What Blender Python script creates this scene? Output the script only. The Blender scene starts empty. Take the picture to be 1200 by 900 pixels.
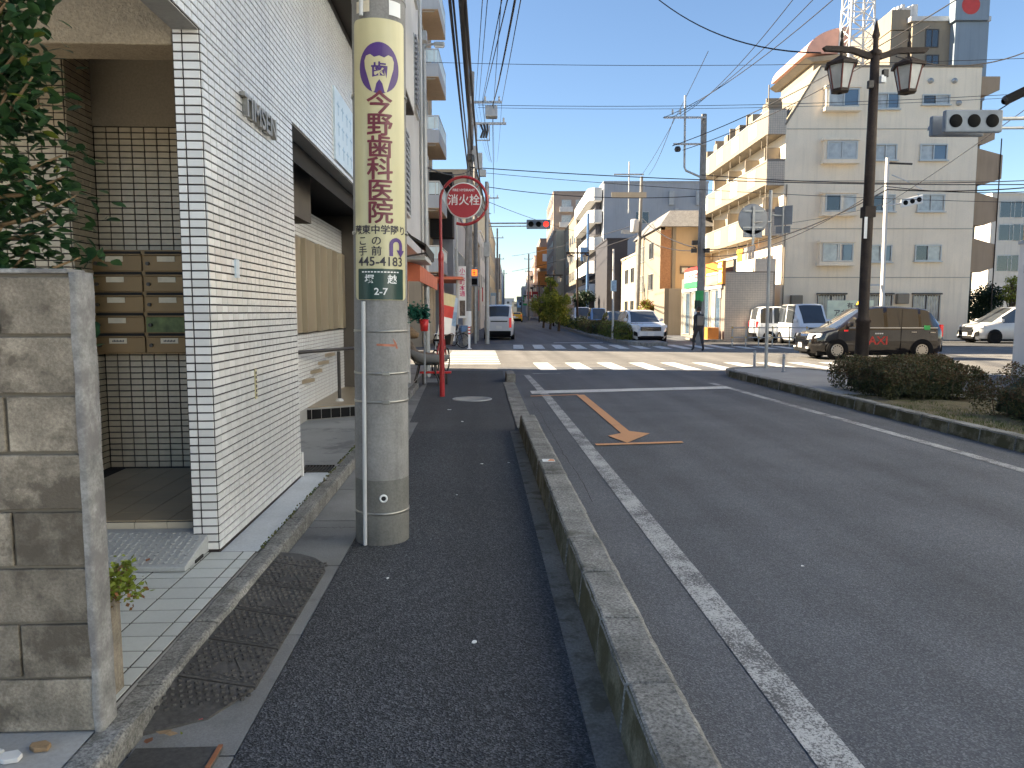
import bpy, bmesh, math, random
from math import sin, cos, pi, radians
from mathutils import Vector, Matrix, noise
random.seed(7)
S = bpy.context.scene
COL = S.collection
# ------------------------------------------------------------------ camera
FPX, EYE, YAW, PITCH = 870.0, 1.58, radians(2.5), radians(5.58)
cam_d = bpy.data.cameras.new('camera'); cam = bpy.data.objects.new('camera', cam_d); COL.objects.link(cam)
cam_d.sensor_width = 36; cam_d.sensor_fit = 'HORIZONTAL'; cam_d.lens = 36 * FPX / 1200
cam_d.clip_start = .05; cam_d.clip_end = 3000
cam.location = (0, 0, EYE); cam.rotation_euler = (pi / 2 - PITCH, 0, -YAW)
S.camera = cam
# ------------------------------------------------------------------ sky, sun, exposure
SUN_EL = radians(30.0); SUN_DIR = Vector((1, -.22, 0)).normalized()      # the way the light travels over the ground
w = bpy.data.worlds.new('World'); S.world = w; w.use_nodes = True
nt = w.node_tree; nt.nodes.clear()
sky = nt.nodes.new('ShaderNodeTexSky'); sky.sky_type = 'NISHITA'; sky.sun_disc = False
sky.sun_elevation = SUN_EL; sky.sun_rotation = math.atan2(-SUN_DIR.x, -SUN_DIR.y)
sky.altitude = 0; sky.air_density = 1.0; sky.dust_density = .15; sky.ozone_density = 3.2
bg = nt.nodes.new('ShaderNodeBackground'); bg.inputs[1].default_value = .05
out = nt.nodes.new('ShaderNodeOutputWorld')
nt.links.new(sky.outputs[0], bg.inputs[0]); nt.links.new(bg.outputs[0], out.inputs[0])
sd = bpy.data.lights.new('sun', 'SUN'); sd.energy = 5.0; sd.angle = radians(.6); sd.color = (1, .84, .61)
so = bpy.data.objects.new('sun', sd); COL.objects.link(so)
ld = Vector((SUN_DIR.x * cos(SUN_EL), SUN_DIR.y * cos(SUN_EL), -sin(SUN_EL)))
so.rotation_euler = ld.to_track_quat('-Z', 'Y').to_euler(); so.location = (-20, 8, 30)
S.view_settings.view_transform = 'Standard'; S.view_settings.look = 'None'
S.view_settings.gamma = 1; S.view_settings.use_curve_mapping = False
S.view_settings.exposure = 2.15
S.render.engine = 'CYCLES'
S.cycles.max_bounces = 6; S.cycles.diffuse_bounces = 4; S.cycles.glossy_bounces = 2; S.cycles.transmission_bounces = 2; S.cycles.transparent_max_bounces = 4; S.cycles.adaptive_threshold = .02
S.cycles.use_denoising = True; S.cycles.sample_clamp_indirect = 8
# ------------------------------------------------------------------ helpers
CY, SY = cos(YAW), sin(YAW)
def far(x, y, z=0):                    # the blocks beyond the crossing are turned 2.5 degrees
    return Vector((x * CY + y * SY, -x * SY + y * CY, z))
def F(u, v, y):                        # photo pixel at a given depth -> point of the turned blocks
    a, b = (u - 600) / FPX, (450 - v) / FPX
    fw, up = cos(PITCH) + b * sin(PITCH), -sin(PITCH) + b * cos(PITCH)
    return Vector((a * y / fw, y, EYE + up * y / fw))
def N(u, v, Y):                        # the same for the near block (axes along the road)
    p = F(u, v, 1); d = far(p.x, 1, p.z - EYE)
    return Vector((d.x / d.y * Y, Y, EYE + d.z / d.y * Y))
BASE = {}
def props(o, label=None, cat=None, group=None, kind=None):
    if label: o['label'] = label
    if cat: o['category'] = cat
    if group: o['group'] = group
    if kind: o['kind'] = kind
    return o
def place(o, loc, isfar):
    o.location = far(*loc) if isfar else Vector(loc)
    if isfar: o.rotation_euler.z = -YAW
def thing(name, label, cat, loc=(0, 0, 0), group=None, isfar=False):
    o = bpy.data.objects.new(name, None); COL.objects.link(o); o.empty_display_size = .2
    place(o, loc, isfar); BASE[o] = Vector(loc)
    return props(o, label, cat, group)
class MB:
    def __init__(s): s.v = []; s.f = []; s.mi = []; s.cur = 0; s.sm = []
    def add(s, vs, fs, smooth=False):
        n = len(s.v); s.v += [Vector(p) for p in vs]
        for f in fs: s.f.append([n + i for i in f]); s.mi.append(s.cur); s.sm.append(smooth)
        return s
    def poly(s, *pts): return s.add(pts, [list(range(len(pts)))])
    def box(s, x0, x1, y0, y1, z0, z1):
        return s.add([(x0,y0,z0),(x1,y0,z0),(x1,y1,z0),(x0,y1,z0),(x0,y0,z1),(x1,y0,z1),(x1,y1,z1),(x0,y1,z1)],
                     [(0,3,2,1),(4,5,6,7),(0,1,5,4),(1,2,6,5),(2,3,7,6),(3,0,4,7)])
    def prism(s, pts, off):             # polygon (3d points) pushed along a vector
        n = len(pts); off = Vector(off); a = [Vector(p) for p in pts]
        return s.add(a + [p + off for p in a], [list(range(n))[::-1], list(range(n, 2*n))] + [(i, (i+1) % n, n+(i+1) % n, n+i) for i in range(n)])
    def ring(s, p, ax, r, n, ref=None):
        ax = Vector(ax).normalized(); t = Vector((0, 0, 1)) if abs(ax.z) < .9 else Vector((1, 0, 0))
        e1 = ax.cross(t).normalized(); e2 = ax.cross(e1)
        return [Vector(p) + (e1 * cos(2*pi*k/n) + e2 * sin(2*pi*k/n)) * r for k in range(n)]
    def cyl(s, p0, p1, r0, r1=None, n=12, caps=True, smooth=True):
        p0, p1 = Vector(p0), Vector(p1); r1 = r0 if r1 is None else r1; ax = p1 - p0
        s.add(s.ring(p0, ax, r0, n) + s.ring(p1, ax, r1, n), [(k, k+n, (k+1) % n + n, (k+1) % n) for k in range(n)], smooth)
        if caps:
            s.add(s.ring(p0, ax, r0, n), [list(range(n))]); s.add(s.ring(p1, ax, r1, n), [list(range(n))[::-1]])
        return s
    def tube(s, pts, r, n=6, closed=False):
        pts = [Vector(p) for p in pts]; m = len(pts); vs = []
        for i, p in enumerate(pts):
            a = pts[(i-1) % m] if (i or closed) else p; b = pts[(i+1) % m] if (i < m-1 or closed) else p
            vs += s.ring(p, b - a, r[i] if isinstance(r, (list, tuple)) else r, n)
        fs = []
        for i in range(m if closed else m-1):
            j = (i+1) % m
            fs += [(i*n+k, j*n+k, j*n+(k+1) % n, i*n+(k+1) % n) for k in range(n)]
        s.add(vs, fs, True)
        if not closed: s.add(vs[:n], [list(range(n))]); s.add(vs[-n:], [list(range(n))[::-1]])
        return s
    def lathe(s, prof, c=(0, 0, 0), ax=(0, 0, 1), n=16, smooth=True):
        c = Vector(c); ax = Vector(ax).normalized(); vs = []
        for r, h in prof: vs += s.ring(c + ax*h, ax, max(r, 1e-4), n)
        fs = []
        for i in range(len(prof)-1): fs += [(i*n+k, (i+1)*n+k, (i+1)*n+(k+1) % n, i*n+(k+1) % n) for k in range(n)]
        return s.add(vs, fs, smooth)
    def build(s, name, mat, parent=None, bevel=0, loc=None, isfar=False, segs=2):
        base = Vector((0, 0, 0))
        if parent is not None:
            r = parent
            while r.parent: r = r.parent
            base = BASE.get(r, r.location if not r.rotation_euler.z else Vector((0,0,0)))
        elif loc is not None: base = Vector(loc)
        me = bpy.data.meshes.new(name); me.from_pydata([p - base for p in s.v], [], s.f)
        mats = mat if isinstance(mat, (list, tuple)) else [mat]
        for m in mats: me.materials.append(MT[m] if isinstance(m, str) else m)
        me.polygons.foreach_set('material_index', s.mi); me.polygons.foreach_set('use_smooth', s.sm); me.update()
        o = bpy.data.objects.new(name, me); COL.objects.link(o)
        if parent is not None: o.parent = parent
        else: place(o, tuple(base), isfar); BASE[o] = base
        if bevel:
            b = o.modifiers.new('b', 'BEVEL'); b.width = bevel; b.segments = segs; b.limit_method = 'ANGLE'; b.angle_limit = radians(40)
        return o
def piece(mesh, name, loc, parent, scale=None, rot=None):          # a shared-mesh piece under its parent
    o = bpy.data.objects.new(name, mesh); COL.objects.link(o); o.parent = parent
    r = parent
    while r.parent: r = r.parent
    o.location = Vector(loc) - BASE.get(r, Vector((0, 0, 0)))
    if scale: o.scale = scale
    if rot: o.rotation_euler = rot
    return o
def mesh_of(mb, name, mat):
    o = mb.build(name, mat); me = o.data; bpy.data.objects.remove(o); return me
def copy_tree(o, parent=None):
    c = o.copy(); COL.objects.link(c); c.parent = parent
    if o in BASE: BASE[c] = BASE[o]
    for ch in o.children: copy_tree(ch, c)
    return c
# ------------------------------------------------------------------ lettering
def text_geo(body, size, bold=0, squash=1):
    c = bpy.data.curves.new('t', 'FONT'); c.body = body; c.size = size; c.offset = bold; c.resolution_u = 3
    c.align_x = 'CENTER'; c.align_y = 'CENTER'
    o = bpy.data.objects.new('t', c); COL.objects.link(o); bpy.context.view_layer.update()
    me = bpy.data.meshes.new_from_object(o.evaluated_get(bpy.context.evaluated_depsgraph_get()))
    vs = [Vector((v.co.x * squash, v.co.y, 0)) for v in me.vertices]; fs = [list(p.vertices) for p in me.polygons]
    bpy.data.objects.remove(o); bpy.data.curves.remove(c); bpy.data.meshes.remove(me)
    return vs, fs
def text(mb, body, size, org, xd, yd, bold=0, squash=1, depth=0):
    vs, fs = text_geo(body, size, bold, squash); org, xd, yd = Vector(org), Vector(xd).normalized(), Vector(yd).normalized()
    p = [org + xd*v.x + yd*v.y for v in vs]
    if not depth: return mb.add(p, fs)
    nrm = xd.cross(yd) * depth; n = len(p); cnt = {}
    for f in fs:
        for i in range(len(f)):
            e = (f[i], f[(i+1) % len(f)]); cnt[e] = 1
    side = [(a, b, b+n, a+n) for (a, b) in cnt if (b, a) not in cnt]
    return mb.add(p + [q + nrm for q in p], [[i+n for i in f] for f in fs] + side)
# ------------------------------------------------------------------ materials
MT = {}
def M(name, col, rough=.7, var=.12, scale=2.5, fine=0, fscale=70, bump=0, bdist=.004, metal=0, rnd=0, stain=None, sscale=1.2, sth=.55, coat=0, spec=.5, emit=0, streak=0, hue=0):
    m = bpy.data.materials.new(name); m.use_nodes = True; t = m.node_tree; L = t.links.new
    b = t.nodes['Principled BSDF']; b.inputs['Roughness'].default_value = rough; b.inputs['Metallic'].default_value = metal
    b.inputs['Specular IOR Level'].default_value = spec; b.inputs['Coat Weight'].default_value = coat; b.inputs['Coat Roughness'].default_value = .05
    geo = t.nodes.new('ShaderNodeNewGeometry')
    def noise_(sc, det=4, vec=None, rg=.55):
        n = t.nodes.new('ShaderNodeTexNoise'); n.inputs['Scale'].default_value = sc; n.inputs['Detail'].default_value = det; n.inputs['Roughness'].default_value = rg
        L(vec or geo.outputs['Position'], n.inputs['Vector']); return n.outputs['Fac']
    def rmap(src, a, b_, c, d):
        n = t.nodes.new('ShaderNodeMapRange'); n.inputs[1].default_value = a; n.inputs[2].default_value = b_; n.inputs[3].default_value = c; n.inputs[4].default_value = d
        L(src, n.inputs[0]); return n.outputs[0]
    def math_(op, a, b_):
        n = t.nodes.new('ShaderNodeMath'); n.operation = op
        for i, q in enumerate((a, b_)):
            if isinstance(q, (int, float)): n.inputs[i].default_value = q
            else: L(q, n.inputs[i])
        return n.outputs[0]
    fac = rmap(noise_(scale), .3, .7, 1 - var, 1 + var)
    fn = None
    if fine or bump: fn = noise_(fscale, 3, rg=.7)
    if fine: fac = math_('MULTIPLY', fac, rmap(fn, .32, .68, 1 - fine, 1 + fine))
    if rnd:
        oi = t.nodes.new('ShaderNodeObjectInfo'); fac = math_('MULTIPLY', fac, rmap(oi.outputs['Random'], 0, 1, 1 - rnd, 1 + rnd))
    if streak:
        mp = t.nodes.new('ShaderNodeMapping'); mp.inputs['Scale'].default_value = (6, 6, .35); L(geo.outputs['Position'], mp.inputs['Vector'])
        fac = math_('MULTIPLY', fac, rmap(noise_(1, 5, mp.outputs[0]), .5, .72, 1, 1 - streak))
    mx = t.nodes.new('ShaderNodeMix'); mx.data_type = 'RGBA'; mx.blend_type = 'MULTIPLY'; mx.inputs[0].default_value = 1
    mx.inputs[6].default_value = (*col, 1)
    cb = t.nodes.new('ShaderNodeCombineColor'); [L(fac, cb.inputs[i]) for i in range(3)]
    L(cb.outputs[0], mx.inputs[7]); colo = mx.outputs[2]
    if stain:
        m2 = t.nodes.new('ShaderNodeMix'); m2.data_type = 'RGBA'; m2.inputs[7].default_value = (*stain, 1); L(colo, m2.inputs[6])
        L(rmap(noise_(sscale, 6, rg=.65), sth, sth + .12, 0, .85), m2.inputs[0]); colo = m2.outputs[2]
    L(colo, b.inputs['Base Color'])
    if emit: L(colo, b.inputs['Emission Color']); b.inputs['Emission Strength'].default_value = emit
    if bump:
        bp = t.nodes.new('ShaderNodeBump'); bp.inputs['Strength'].default_value = bump; bp.inputs['Distance'].default_value = bdist
        L(fn, bp.inputs['Height']); L(bp.outputs[0], b.inputs['Normal'])
    MT[name] = m; return m
def aggregate(name, dark, light, scale=140, rough=.85, bump=.5, big=.12, patch=None):     # asphalt with visible stones
    m = bpy.data.materials.new(name); m.use_nodes = True; t = m.node_tree; L = t.links.new; b = t.nodes['Principled BSDF']
    b.inputs['Roughness'].default_value = rough; b.inputs['Specular IOR Level'].default_value = .35
    g = t.nodes.new('ShaderNodeNewGeometry').outputs['Position']
    v = t.nodes.new('ShaderNodeTexVoronoi'); v.inputs['Scale'].default_value = scale; L(g, v.inputs['Vector'])
    sp = t.nodes.new('ShaderNodeSeparateColor'); L(v.outputs['Color'], sp.inputs[0])
    r = t.nodes.new('ShaderNodeValToRGB'); r.color_ramp.elements[0].color = (*dark, 1); r.color_ramp.elements[1].color = (*light, 1)
    r.color_ramp.elements[0].position = .15; e = r.color_ramp.elements.new(.72); e.color = (*[d*.6 + l*.4 for d, l in zip(dark, light)], 1); L(sp.outputs[0], r.inputs[0])
    n = t.nodes.new('ShaderNodeTexNoise'); n.inputs['Scale'].default_value = .9; n.inputs['Detail'].default_value = 7; n.inputs['Roughness'].default_value = .6; L(g, n.inputs['Vector'])
    mr = t.nodes.new('ShaderNodeMapRange'); mr.inputs[1].default_value = .3; mr.inputs[2].default_value = .7; mr.inputs[3].default_value = 1-big; mr.inputs[4].default_value = 1+big; L(n.outputs['Fac'], mr.inputs[0])
    mp = t.nodes.new('ShaderNodeMapping'); mp.inputs['Scale'].default_value = (1.6, .05, 1); L(g, mp.inputs['Vector'])      # tyre and sweeping streaks along the road
    n2 = t.nodes.new('ShaderNodeTexNoise'); n2.inputs['Scale'].default_value = 1; n2.inputs['Detail'].default_value = 3; L(mp.outputs[0], n2.inputs['Vector'])
    mr2 = t.nodes.new('ShaderNodeMapRange'); mr2.inputs[1].default_value = .35; mr2.inputs[2].default_value = .65; mr2.inputs[3].default_value = .8; mr2.inputs[4].default_value = 1.12; L(n2.outputs['Fac'], mr2.inputs[0])
    mu = t.nodes.new('ShaderNodeMath'); mu.operation = 'MULTIPLY'; L(mr.outputs[0], mu.inputs[0]); L(mr2.outputs[0], mu.inputs[1])
    mx = t.nodes.new('ShaderNodeMix'); mx.data_type = 'RGBA'; mx.blend_type = 'MULTIPLY'; mx.inputs[0].default_value = 1; L(r.outputs[0], mx.inputs[6]); L(mu.outputs[0], mx.inputs[7])
    L(mx.outputs[2], b.inputs['Base Color'])
    bp = t.nodes.new('ShaderNodeBump'); bp.inputs['Strength'].default_value = bump; bp.inputs['Distance'].default_value = .006; L(v.outputs['Distance'], bp.inputs['Height']); L(bp.outputs[0], b.inputs['Normal'])
    MT[name] = m
def paint(name, col, under, worn=.5, soft=.06):                                     # road paint worn through to the asphalt
    m = bpy.data.materials.new(name); m.use_nodes = True; t = m.node_tree; L = t.links.new; b = t.nodes['Principled BSDF']; b.inputs['Roughness'].default_value = .75
    g = t.nodes.new('ShaderNodeNewGeometry').outputs['Position']
    def nz(s, d):
        n = t.nodes.new('ShaderNodeTexNoise'); n.inputs['Scale'].default_value = s; n.inputs['Detail'].default_value = d; n.inputs['Roughness'].default_value = .75; L(g, n.inputs['Vector']); return n.outputs['Fac']
    a = t.nodes.new('ShaderNodeMath'); a.operation = 'MULTIPLY_ADD'; L(nz(95, 4), a.inputs[0]); a.inputs[1].default_value = 1.0
    a2 = t.nodes.new('ShaderNodeMath'); a2.operation = 'MULTIPLY'; L(nz(2.2, 4), a2.inputs[0]); a2.inputs[1].default_value = .62; L(a2.outputs[0], a.inputs[2])
    mr = t.nodes.new('ShaderNodeMapRange'); mr.inputs[1].default_value = worn - soft + .31; mr.inputs[2].default_value = worn + soft + .31; L(a.outputs[0], mr.inputs[0])
    mx = t.nodes.new('ShaderNodeMix'); mx.data_type = 'RGBA'; mx.inputs[6].default_value = (*col, 1); mx.inputs[7].default_value = (*under, 1); L(mr.outputs[0], mx.inputs[0])
    L(mx.outputs[2], b.inputs['Base Color']); MT[name] = m
def leafmat(name, col, col2, rough=.5, scale=9):
    m = bpy.data.materials.new(name); m.use_nodes = True; t = m.node_tree; L = t.links.new; b = t.nodes['Principled BSDF']; b.inputs['Roughness'].default_value = rough
    g = t.nodes.new('ShaderNodeNewGeometry')
    n = t.nodes.new('ShaderNodeTexNoise'); n.inputs['Scale'].default_value = scale; n.inputs['Detail'].default_value = 3; L(g.outputs['Position'], n.inputs['Vector'])
    r = t.nodes.new('ShaderNodeValToRGB'); r.color_ramp.elements[0].color = (*col, 1); r.color_ramp.elements[1].color = (*col2, 1); r.color_ramp.elements[0].position = .35; r.color_ramp.elements[1].position = .65
    L(n.outputs['Fac'], r.inputs[0]); L(r.outputs[0], b.inputs['Base Color'])
    tr = t.nodes.new('ShaderNodeBsdfTranslucent'); L(r.outputs[0], tr.inputs[0]); ms = t.nodes.new('ShaderNodeMixShader'); ms.inputs[0].default_value = .25
    L(b.outputs[0], ms.inputs[1]); L(tr.outputs[0], ms.inputs[2]); L(ms.outputs[0], t.nodes['Material Output'].inputs[0]); MT[name] = m
def glassmat(name, col, rough=.04, var=.1, scale=1.5): return M(name, col, rough=rough, var=var, scale=scale, spec=.9, coat=.6)
aggregate('road_asphalt', (.08, .084, .095), (.19, .196, .208), 150, bump=.35, big=.16)
aggregate('fresh_asphalt', (.022, .0235, .027), (.135, .142, .155), 135, rough=.75, bump=.8, big=.12)
aggregate('old_asphalt', (.045, .047, .052), (.12, .122, .128), 140, bump=.5)
aggregate('pale_asphalt', (.13, .125, .12), (.26, .25, .235), 90, big=.16)
aggregate('lot_asphalt', (.06, .06, .062), (.15, .15, .148), 90)
paint('white_paint', (.62, .62, .60), (.09, .09, .092), .62); paint('worn_white', (.48, .48, .47), (.095, .095, .098), .505, .07)
paint('orange_paint', (.62, .31, .14), (.16, .11, .08), .66)
M('kerb_concrete', (.205, .2, .185), .9, .35, 4, fine=.6, fscale=75, bump=.8, rnd=.12, stain=(.075, .07, .055), sscale=3.2, sth=.56)
M('kerb_moss', (.15, .14, .1), .95, .3, 5, fine=.4, fscale=90, bump=.6, stain=(.055, .05, .018), sscale=4, sth=.42)
M('gutter_concrete', (.2, .2, .195), .85, .2, 1.6, fine=.18, fscale=130, bump=.3, rnd=.08, stain=(.1, .1, .097), sscale=2.2, sth=.58)
M('pavement_concrete', (.33, .325, .31), .8, .12, 1.2, fine=.08, fscale=60, bump=.15, stain=(.2, .2, .195), sscale=1.4, sth=.6)
M('wet_concrete', (.30, .31, .31), .45, .15, 1, fine=.08, fscale=60, bump=.1, stain=(.13, .135, .14), sscale=2.4, sth=.52)
M('iron_plate', (.085, .08, .075), .55, .2, 4, fine=.3, fscale=45, bump=.3, rnd=.15, metal=.25)
M('rust', (.25, .1, .045), .9, .3, 6)
M('white_tile', (.74, .735, .72), .2, .05, 2, rnd=.12, spec=.6, streak=.1); M('white_tile_mass', (.74, .735, .72), .2, .1, 26, spec=.6, streak=.12)
M('buff_tile', (.50, .44, .34), .3, .05, 2, rnd=.06); M('buff_tile_mass', (.50, .43, .32), .3, .1, 14)
M('grout', (.035, .028, .028), .9, .2, 8); M('light_grout', (.3, .29, .27), .9)
M('porch_tile', (.5, .52, .5), .35, .06, 2, rnd=.05, fine=.05); M('brown_floor_tile', (.30, .24, .16), .35, .1, 3, rnd=.1)
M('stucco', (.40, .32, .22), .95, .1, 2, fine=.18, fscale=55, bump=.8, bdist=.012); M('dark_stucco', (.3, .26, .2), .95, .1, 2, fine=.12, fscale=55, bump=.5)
M('block', (.27, .232, .18), .95, .38, 5, fine=.25, fscale=90, bump=.8, rnd=.28, stain=(.085, .07, .052), sscale=4.5, sth=.5, streak=.45)
M('mortar', (.24, .235, .225), .95, .4, 9, fine=.2, fscale=80, bump=.5, stain=(.16, .15, .15), sscale=6, sth=.5); M('mortar_dark', (.17, .15, .12), .95, .2, 6)
M('pole_concrete', (.255, .248, .237), .85, .2, 4, fine=.14, fscale=70, bump=.3, streak=.45); M('pole_base', (.17, .166, .15), .85, .2, 4, fine=.15, bump=.25, streak=.35)
M('sign_yellow', (.60, .545, .315), .3, .06, 3, streak=.16); M('sign_green', (.012, .045, .035), .3, .1); M('purple_print', (.07, .025, .16), .4, .2, 8); M('maroon_print', (.16, .022, .035), .4, .25, 9)
M('black_print', (.03, .025, .035), .5); M('white_print', (.8, .8, .78), .5, .04); M('red_print', (.55, .05, .04), .5); M('faded_red', (.42, .16, .1), .8, .3, 20)
M('galvanised', (.42, .43, .43), .5, .12, 5, metal=.55); M('steel_band', (.35, .34, .31), .4, .2, 8, metal=.8); M('pvc', (.55, .56, .56), .5, .1); M('dark_metal', (.05, .045, .042), .45, .15, metal=.3)
M('brown_iron', (.04, .028, .022), .65, .3, 5, fine=.2, fscale=40, bump=.2, spec=.25); M('lamp_glass', (.42, .42, .4), .35, .15, 6, spec=.5)
M('mailbox_bronze', (.2, .125, .05), .4, .1, 3, metal=.25, rnd=.06); M('cream_card', (.68, .6, .45), .7, .1, 20); M('green_worn', (.13, .17, .055), .6, .4, 14)
M('ramp_plastic', (.36, .37, .37), .6, .08, 5, fine=.1)
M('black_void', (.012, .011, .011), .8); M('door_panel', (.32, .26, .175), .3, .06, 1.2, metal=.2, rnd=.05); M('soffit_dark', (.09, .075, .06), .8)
M('red_enamel', (.38, .018, .022), .35, .1, 4, coat=.3); M('red_sign', (.42, .025, .035), .4, .06)
M('wood', (.26, .17, .09), .7, .25, 6, fine=.2, fscale=30); M('bark', (.13, .095, .065), .9, .25, 9, fine=.3, fscale=40, bump=.6)
M('soil', (.13, .11, .065), .98, .3, 4, fine=.5, fscale=70, bump=.9, stain=(.1, .13, .03), sscale=2.3, sth=.55)
leafmat('camellia_leaf', (.018, .05, .022), (.045, .10, .03), .28, 14); leafmat('yellow_leaf', (.10, .13, .015), (.2, .2, .03), .4, 10)
leafmat('azalea_leaf', (.045, .06, .02), (.12, .105, .045), .6, 5); leafmat('azalea_brown', (.10, .06, .03), (.17, .11, .055), .7, 8); leafmat('hedge_leaf', (.10, .15, .025), (.22, .24, .05), .6, 3)
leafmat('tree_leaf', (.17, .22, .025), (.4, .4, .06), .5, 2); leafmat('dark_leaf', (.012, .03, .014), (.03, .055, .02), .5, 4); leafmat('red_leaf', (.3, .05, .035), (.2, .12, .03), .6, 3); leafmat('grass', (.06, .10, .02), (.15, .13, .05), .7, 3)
glassmat('dark_glass', (.03, .035, .04)); glassmat('curtain_glass', (.42, .42, .39), .12, .25, 3.5); glassmat('car_glass', (.045, .05, .055), .03); glassmat('blue_glass', (.09, .14, .2), .05)
M('frame_alu', (.5, .5, .48), .4, .06, metal=.4); M('frame_dark', (.07, .06, .055), .5); M('rubber', (.013, .013, .014), .8, .2, spec=.12); M('alloy', (.5, .47, .42), .35, .1, metal=.7)
M('taxi_paint', (.016, .013, .012), .07, .05, coat=1); M('car_white', (.74, .76, .78), .25, .03, coat=.8); M('car_blue', (.12, .22, .4), .25, .03, coat=.8); M('car_black', (.015, .016, .018), .2, .03, coat=1); M('car_pearl', (.6, .58, .56), .28, .03, coat=.8)
M('chrome', (.7, .7, .7), .12, .05, metal=1); M('lamp_clear', (.75, .76, .76), .1, .2, 12, coat=1); M('tail_red', (.6, .02, .02), .2, .1, coat=.8, emit=.15); M('amber', (.75, .42, .03), .3)
M('cable', (.02, .018, .02), .7); M('cable_grey', (.07, .07, .075), .7); M('porcelain', (.6, .6, .58), .3)
M('beige_wall', (.88, .765, .6), .9, .05, .8, fine=.05, fscale=30, bump=.15, streak=.1); M('cream_wall', (.26, .222, .17), .85, .05, 1, streak=.12); M('white_wall', (.62, .61, .59), .85, .05, 1, streak=.1)
M('grey_wall', (.36, .38, .41), .9, .06, .6, streak=.1); M('dark_wall', (.045, .045, .055), .7); M('tan_wall', (.46, .33, .2), .9, .05, 1, streak=.08); M('tower_brown', (.36, .28, .23), .9, .06, .5); M('sand_wall', (.52, .44, .32), .9, .07, .7, streak=.1)
M('brown_balcony', (.40, .30, .21), .9, .06, 1, streak=.12); M('blue_sheet', (.22, .27, .32), .5, .06, .6, streak=.12); M('pink_roof', (.62, .35, .28), .7, .08); M('roof_grey', (.2, .19, .18), .8, .15, 3, fine=.2, fscale=12)
M('brick_orange', (.36, .19, .1), .9, .2, 8); M('store_tile', (.54, .475, .40), .5, .08, 8, rnd=.08); M('store_grout', (.22, .195, .17), .9); M('tan_brick', (.5, .38, .22), .8, .08, 10)
M('orange_awning', (.62, .17, .09), .8, .1, 3); M('dark_awning', (.045, .038, .03), .8, .2, 4); M('green_cloth', (.01, .11, .075), .8, .2, 12); M('brown_cloth', (.16, .125, .1), .95, .35, 9, fine=.3, fscale=40, bump=.6); M('red_plastic', (.6, .03, .03), .4)
M('green_sign', (.05, .45, .12), .5); M('orange_sign', (.75, .26, .05), .5); M('yellow_paint', (.7, .45, .05), .5); M('sign_back', (.28, .3, .33), .55, .12, 4, metal=.4); M('pale_green', (.84, .88, .66), .6, .12, 3)
M('skin', (.45, .28, .2), .6); M('dark_cloth', (.03, .032, .042), .9, .2, 12); M('grey_cloth', (.18, .18, .18), .9, .2); M('hair', (.02, .015, .012), .7)
M('pale_blue_sign', (.56, .66, .74), .3, .06, 3); M('blue_print', (.32, .47, .62), .5, .2, 9)
M('signal_body', (.19, .225, .27), .5, .1, 5, streak=.1); M('lens_dark', (.008, .009, .01), .6, .1, spec=.06); M('lens_red', (1, .025, .015), .4, .02, emit=.8); M('lens_orange', (1, .16, .02), .4, .02, emit=.6)
M('pastel_a', (.55, .66, .68), .4); M('pastel_b', (.68, .5, .4), .4); M('joint_tone', (.4, .36, .3), .9); M('magenta_print', (.65, .06, .2), .5); M('ground', (.2, .195, .185), .95, .2, .5)
M('cream_post', (.6, .5, .36), .7, .12, 4); M('plain_tan', (.5, .4, .27), .8, .1, 2)
M('bounce_wall', (.64, .745, .87), .85, .04, 1)  # wall colour of the added unseen fronts, blue to cool the bounced sun
M('pale_strip', (.52, .55, .57), .8, .12, 2, fine=.1, fscale=60, stain=(.33, .34, .34), sscale=2.5, sth=.62)
M('lantern_frame', (.13, .04, .03), .5, .3, 6)
M('dirty_channel', (.17, .165, .15), .95, .3, 2.5, fine=.3, fscale=70, bump=.5, stain=(.07, .066, .045), sscale=5, sth=.5)
M('pale_cream', (.66, .61, .53), .85, .05, 1, streak=.1)
# ================================================================== THE SETTING: ground, roads, kerbs, markings
def sheet(name, pts, z, mat, isfar=False):
    o = MB().poly(*[(p[0], p[1], z) for p in pts]).build(name, mat, isfar=isfar); o['kind'] = 'structure'; return o
sheet('ground', [(-900, -900), (900, -900), (900, 1500), (-900, 1500)], -.03, 'ground')
sheet('main_road', [(.5, -12), (6.6, -12), (6.6, 21), (.5, 21)], 0, 'road_asphalt')
sheet('cross_street', [(-90, 20.5), (120, 16.5), (120, 39.5), (-90, 34)], -.004, 'pale_asphalt')
sheet('opposite_carriageway', [(6.6, -12), (13.2, -12), (13.2, 19), (6.6, 21)], -.008, 'road_asphalt')
sheet('far_road', [(-3.2, 33), (12, 33), (12, 420), (-3.2, 420)], -.012, 'road_asphalt', True)
sheet('parking_lot', [(9.6, 33.8), (60, 33.8), (60, 42), (9.6, 42)], .02, 'lot_asphalt', True)
sheet('sidewalk', [(-.875, -8), (.40, -8), (.40, 9.75), (-.875, 9.75)], .004, 'fresh_asphalt')
sheet('sidewalk_far_end', [(-.98, 9.75), (.5, 9.75), (.62, 19.9), (-1.25, 19.9)], .003, 'old_asphalt')
sheet('concrete_channel', [(.40, -8), (.54, -8), (.54, 9.75), (.40, 9.75)], .002, 'dirty_channel')
sheet('forecourt', [(-9, -6), (-1.37, -6), (-1.37, 4.52), (-9, 4.52)], .098, 'pavement_concrete')
sheet('side_yard', [(-6, 6.5), (-1.37, 6.5), (-1.37, 21.3), (-6, 21.3)], .096, 'wet_concrete')
sheet('strip_by_wall', [(-1.6, 4.53), (-1.375, 4.53), (-1.375, 6.8), (-1.6, 6.8)], .104, 'pale_strip')
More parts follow.
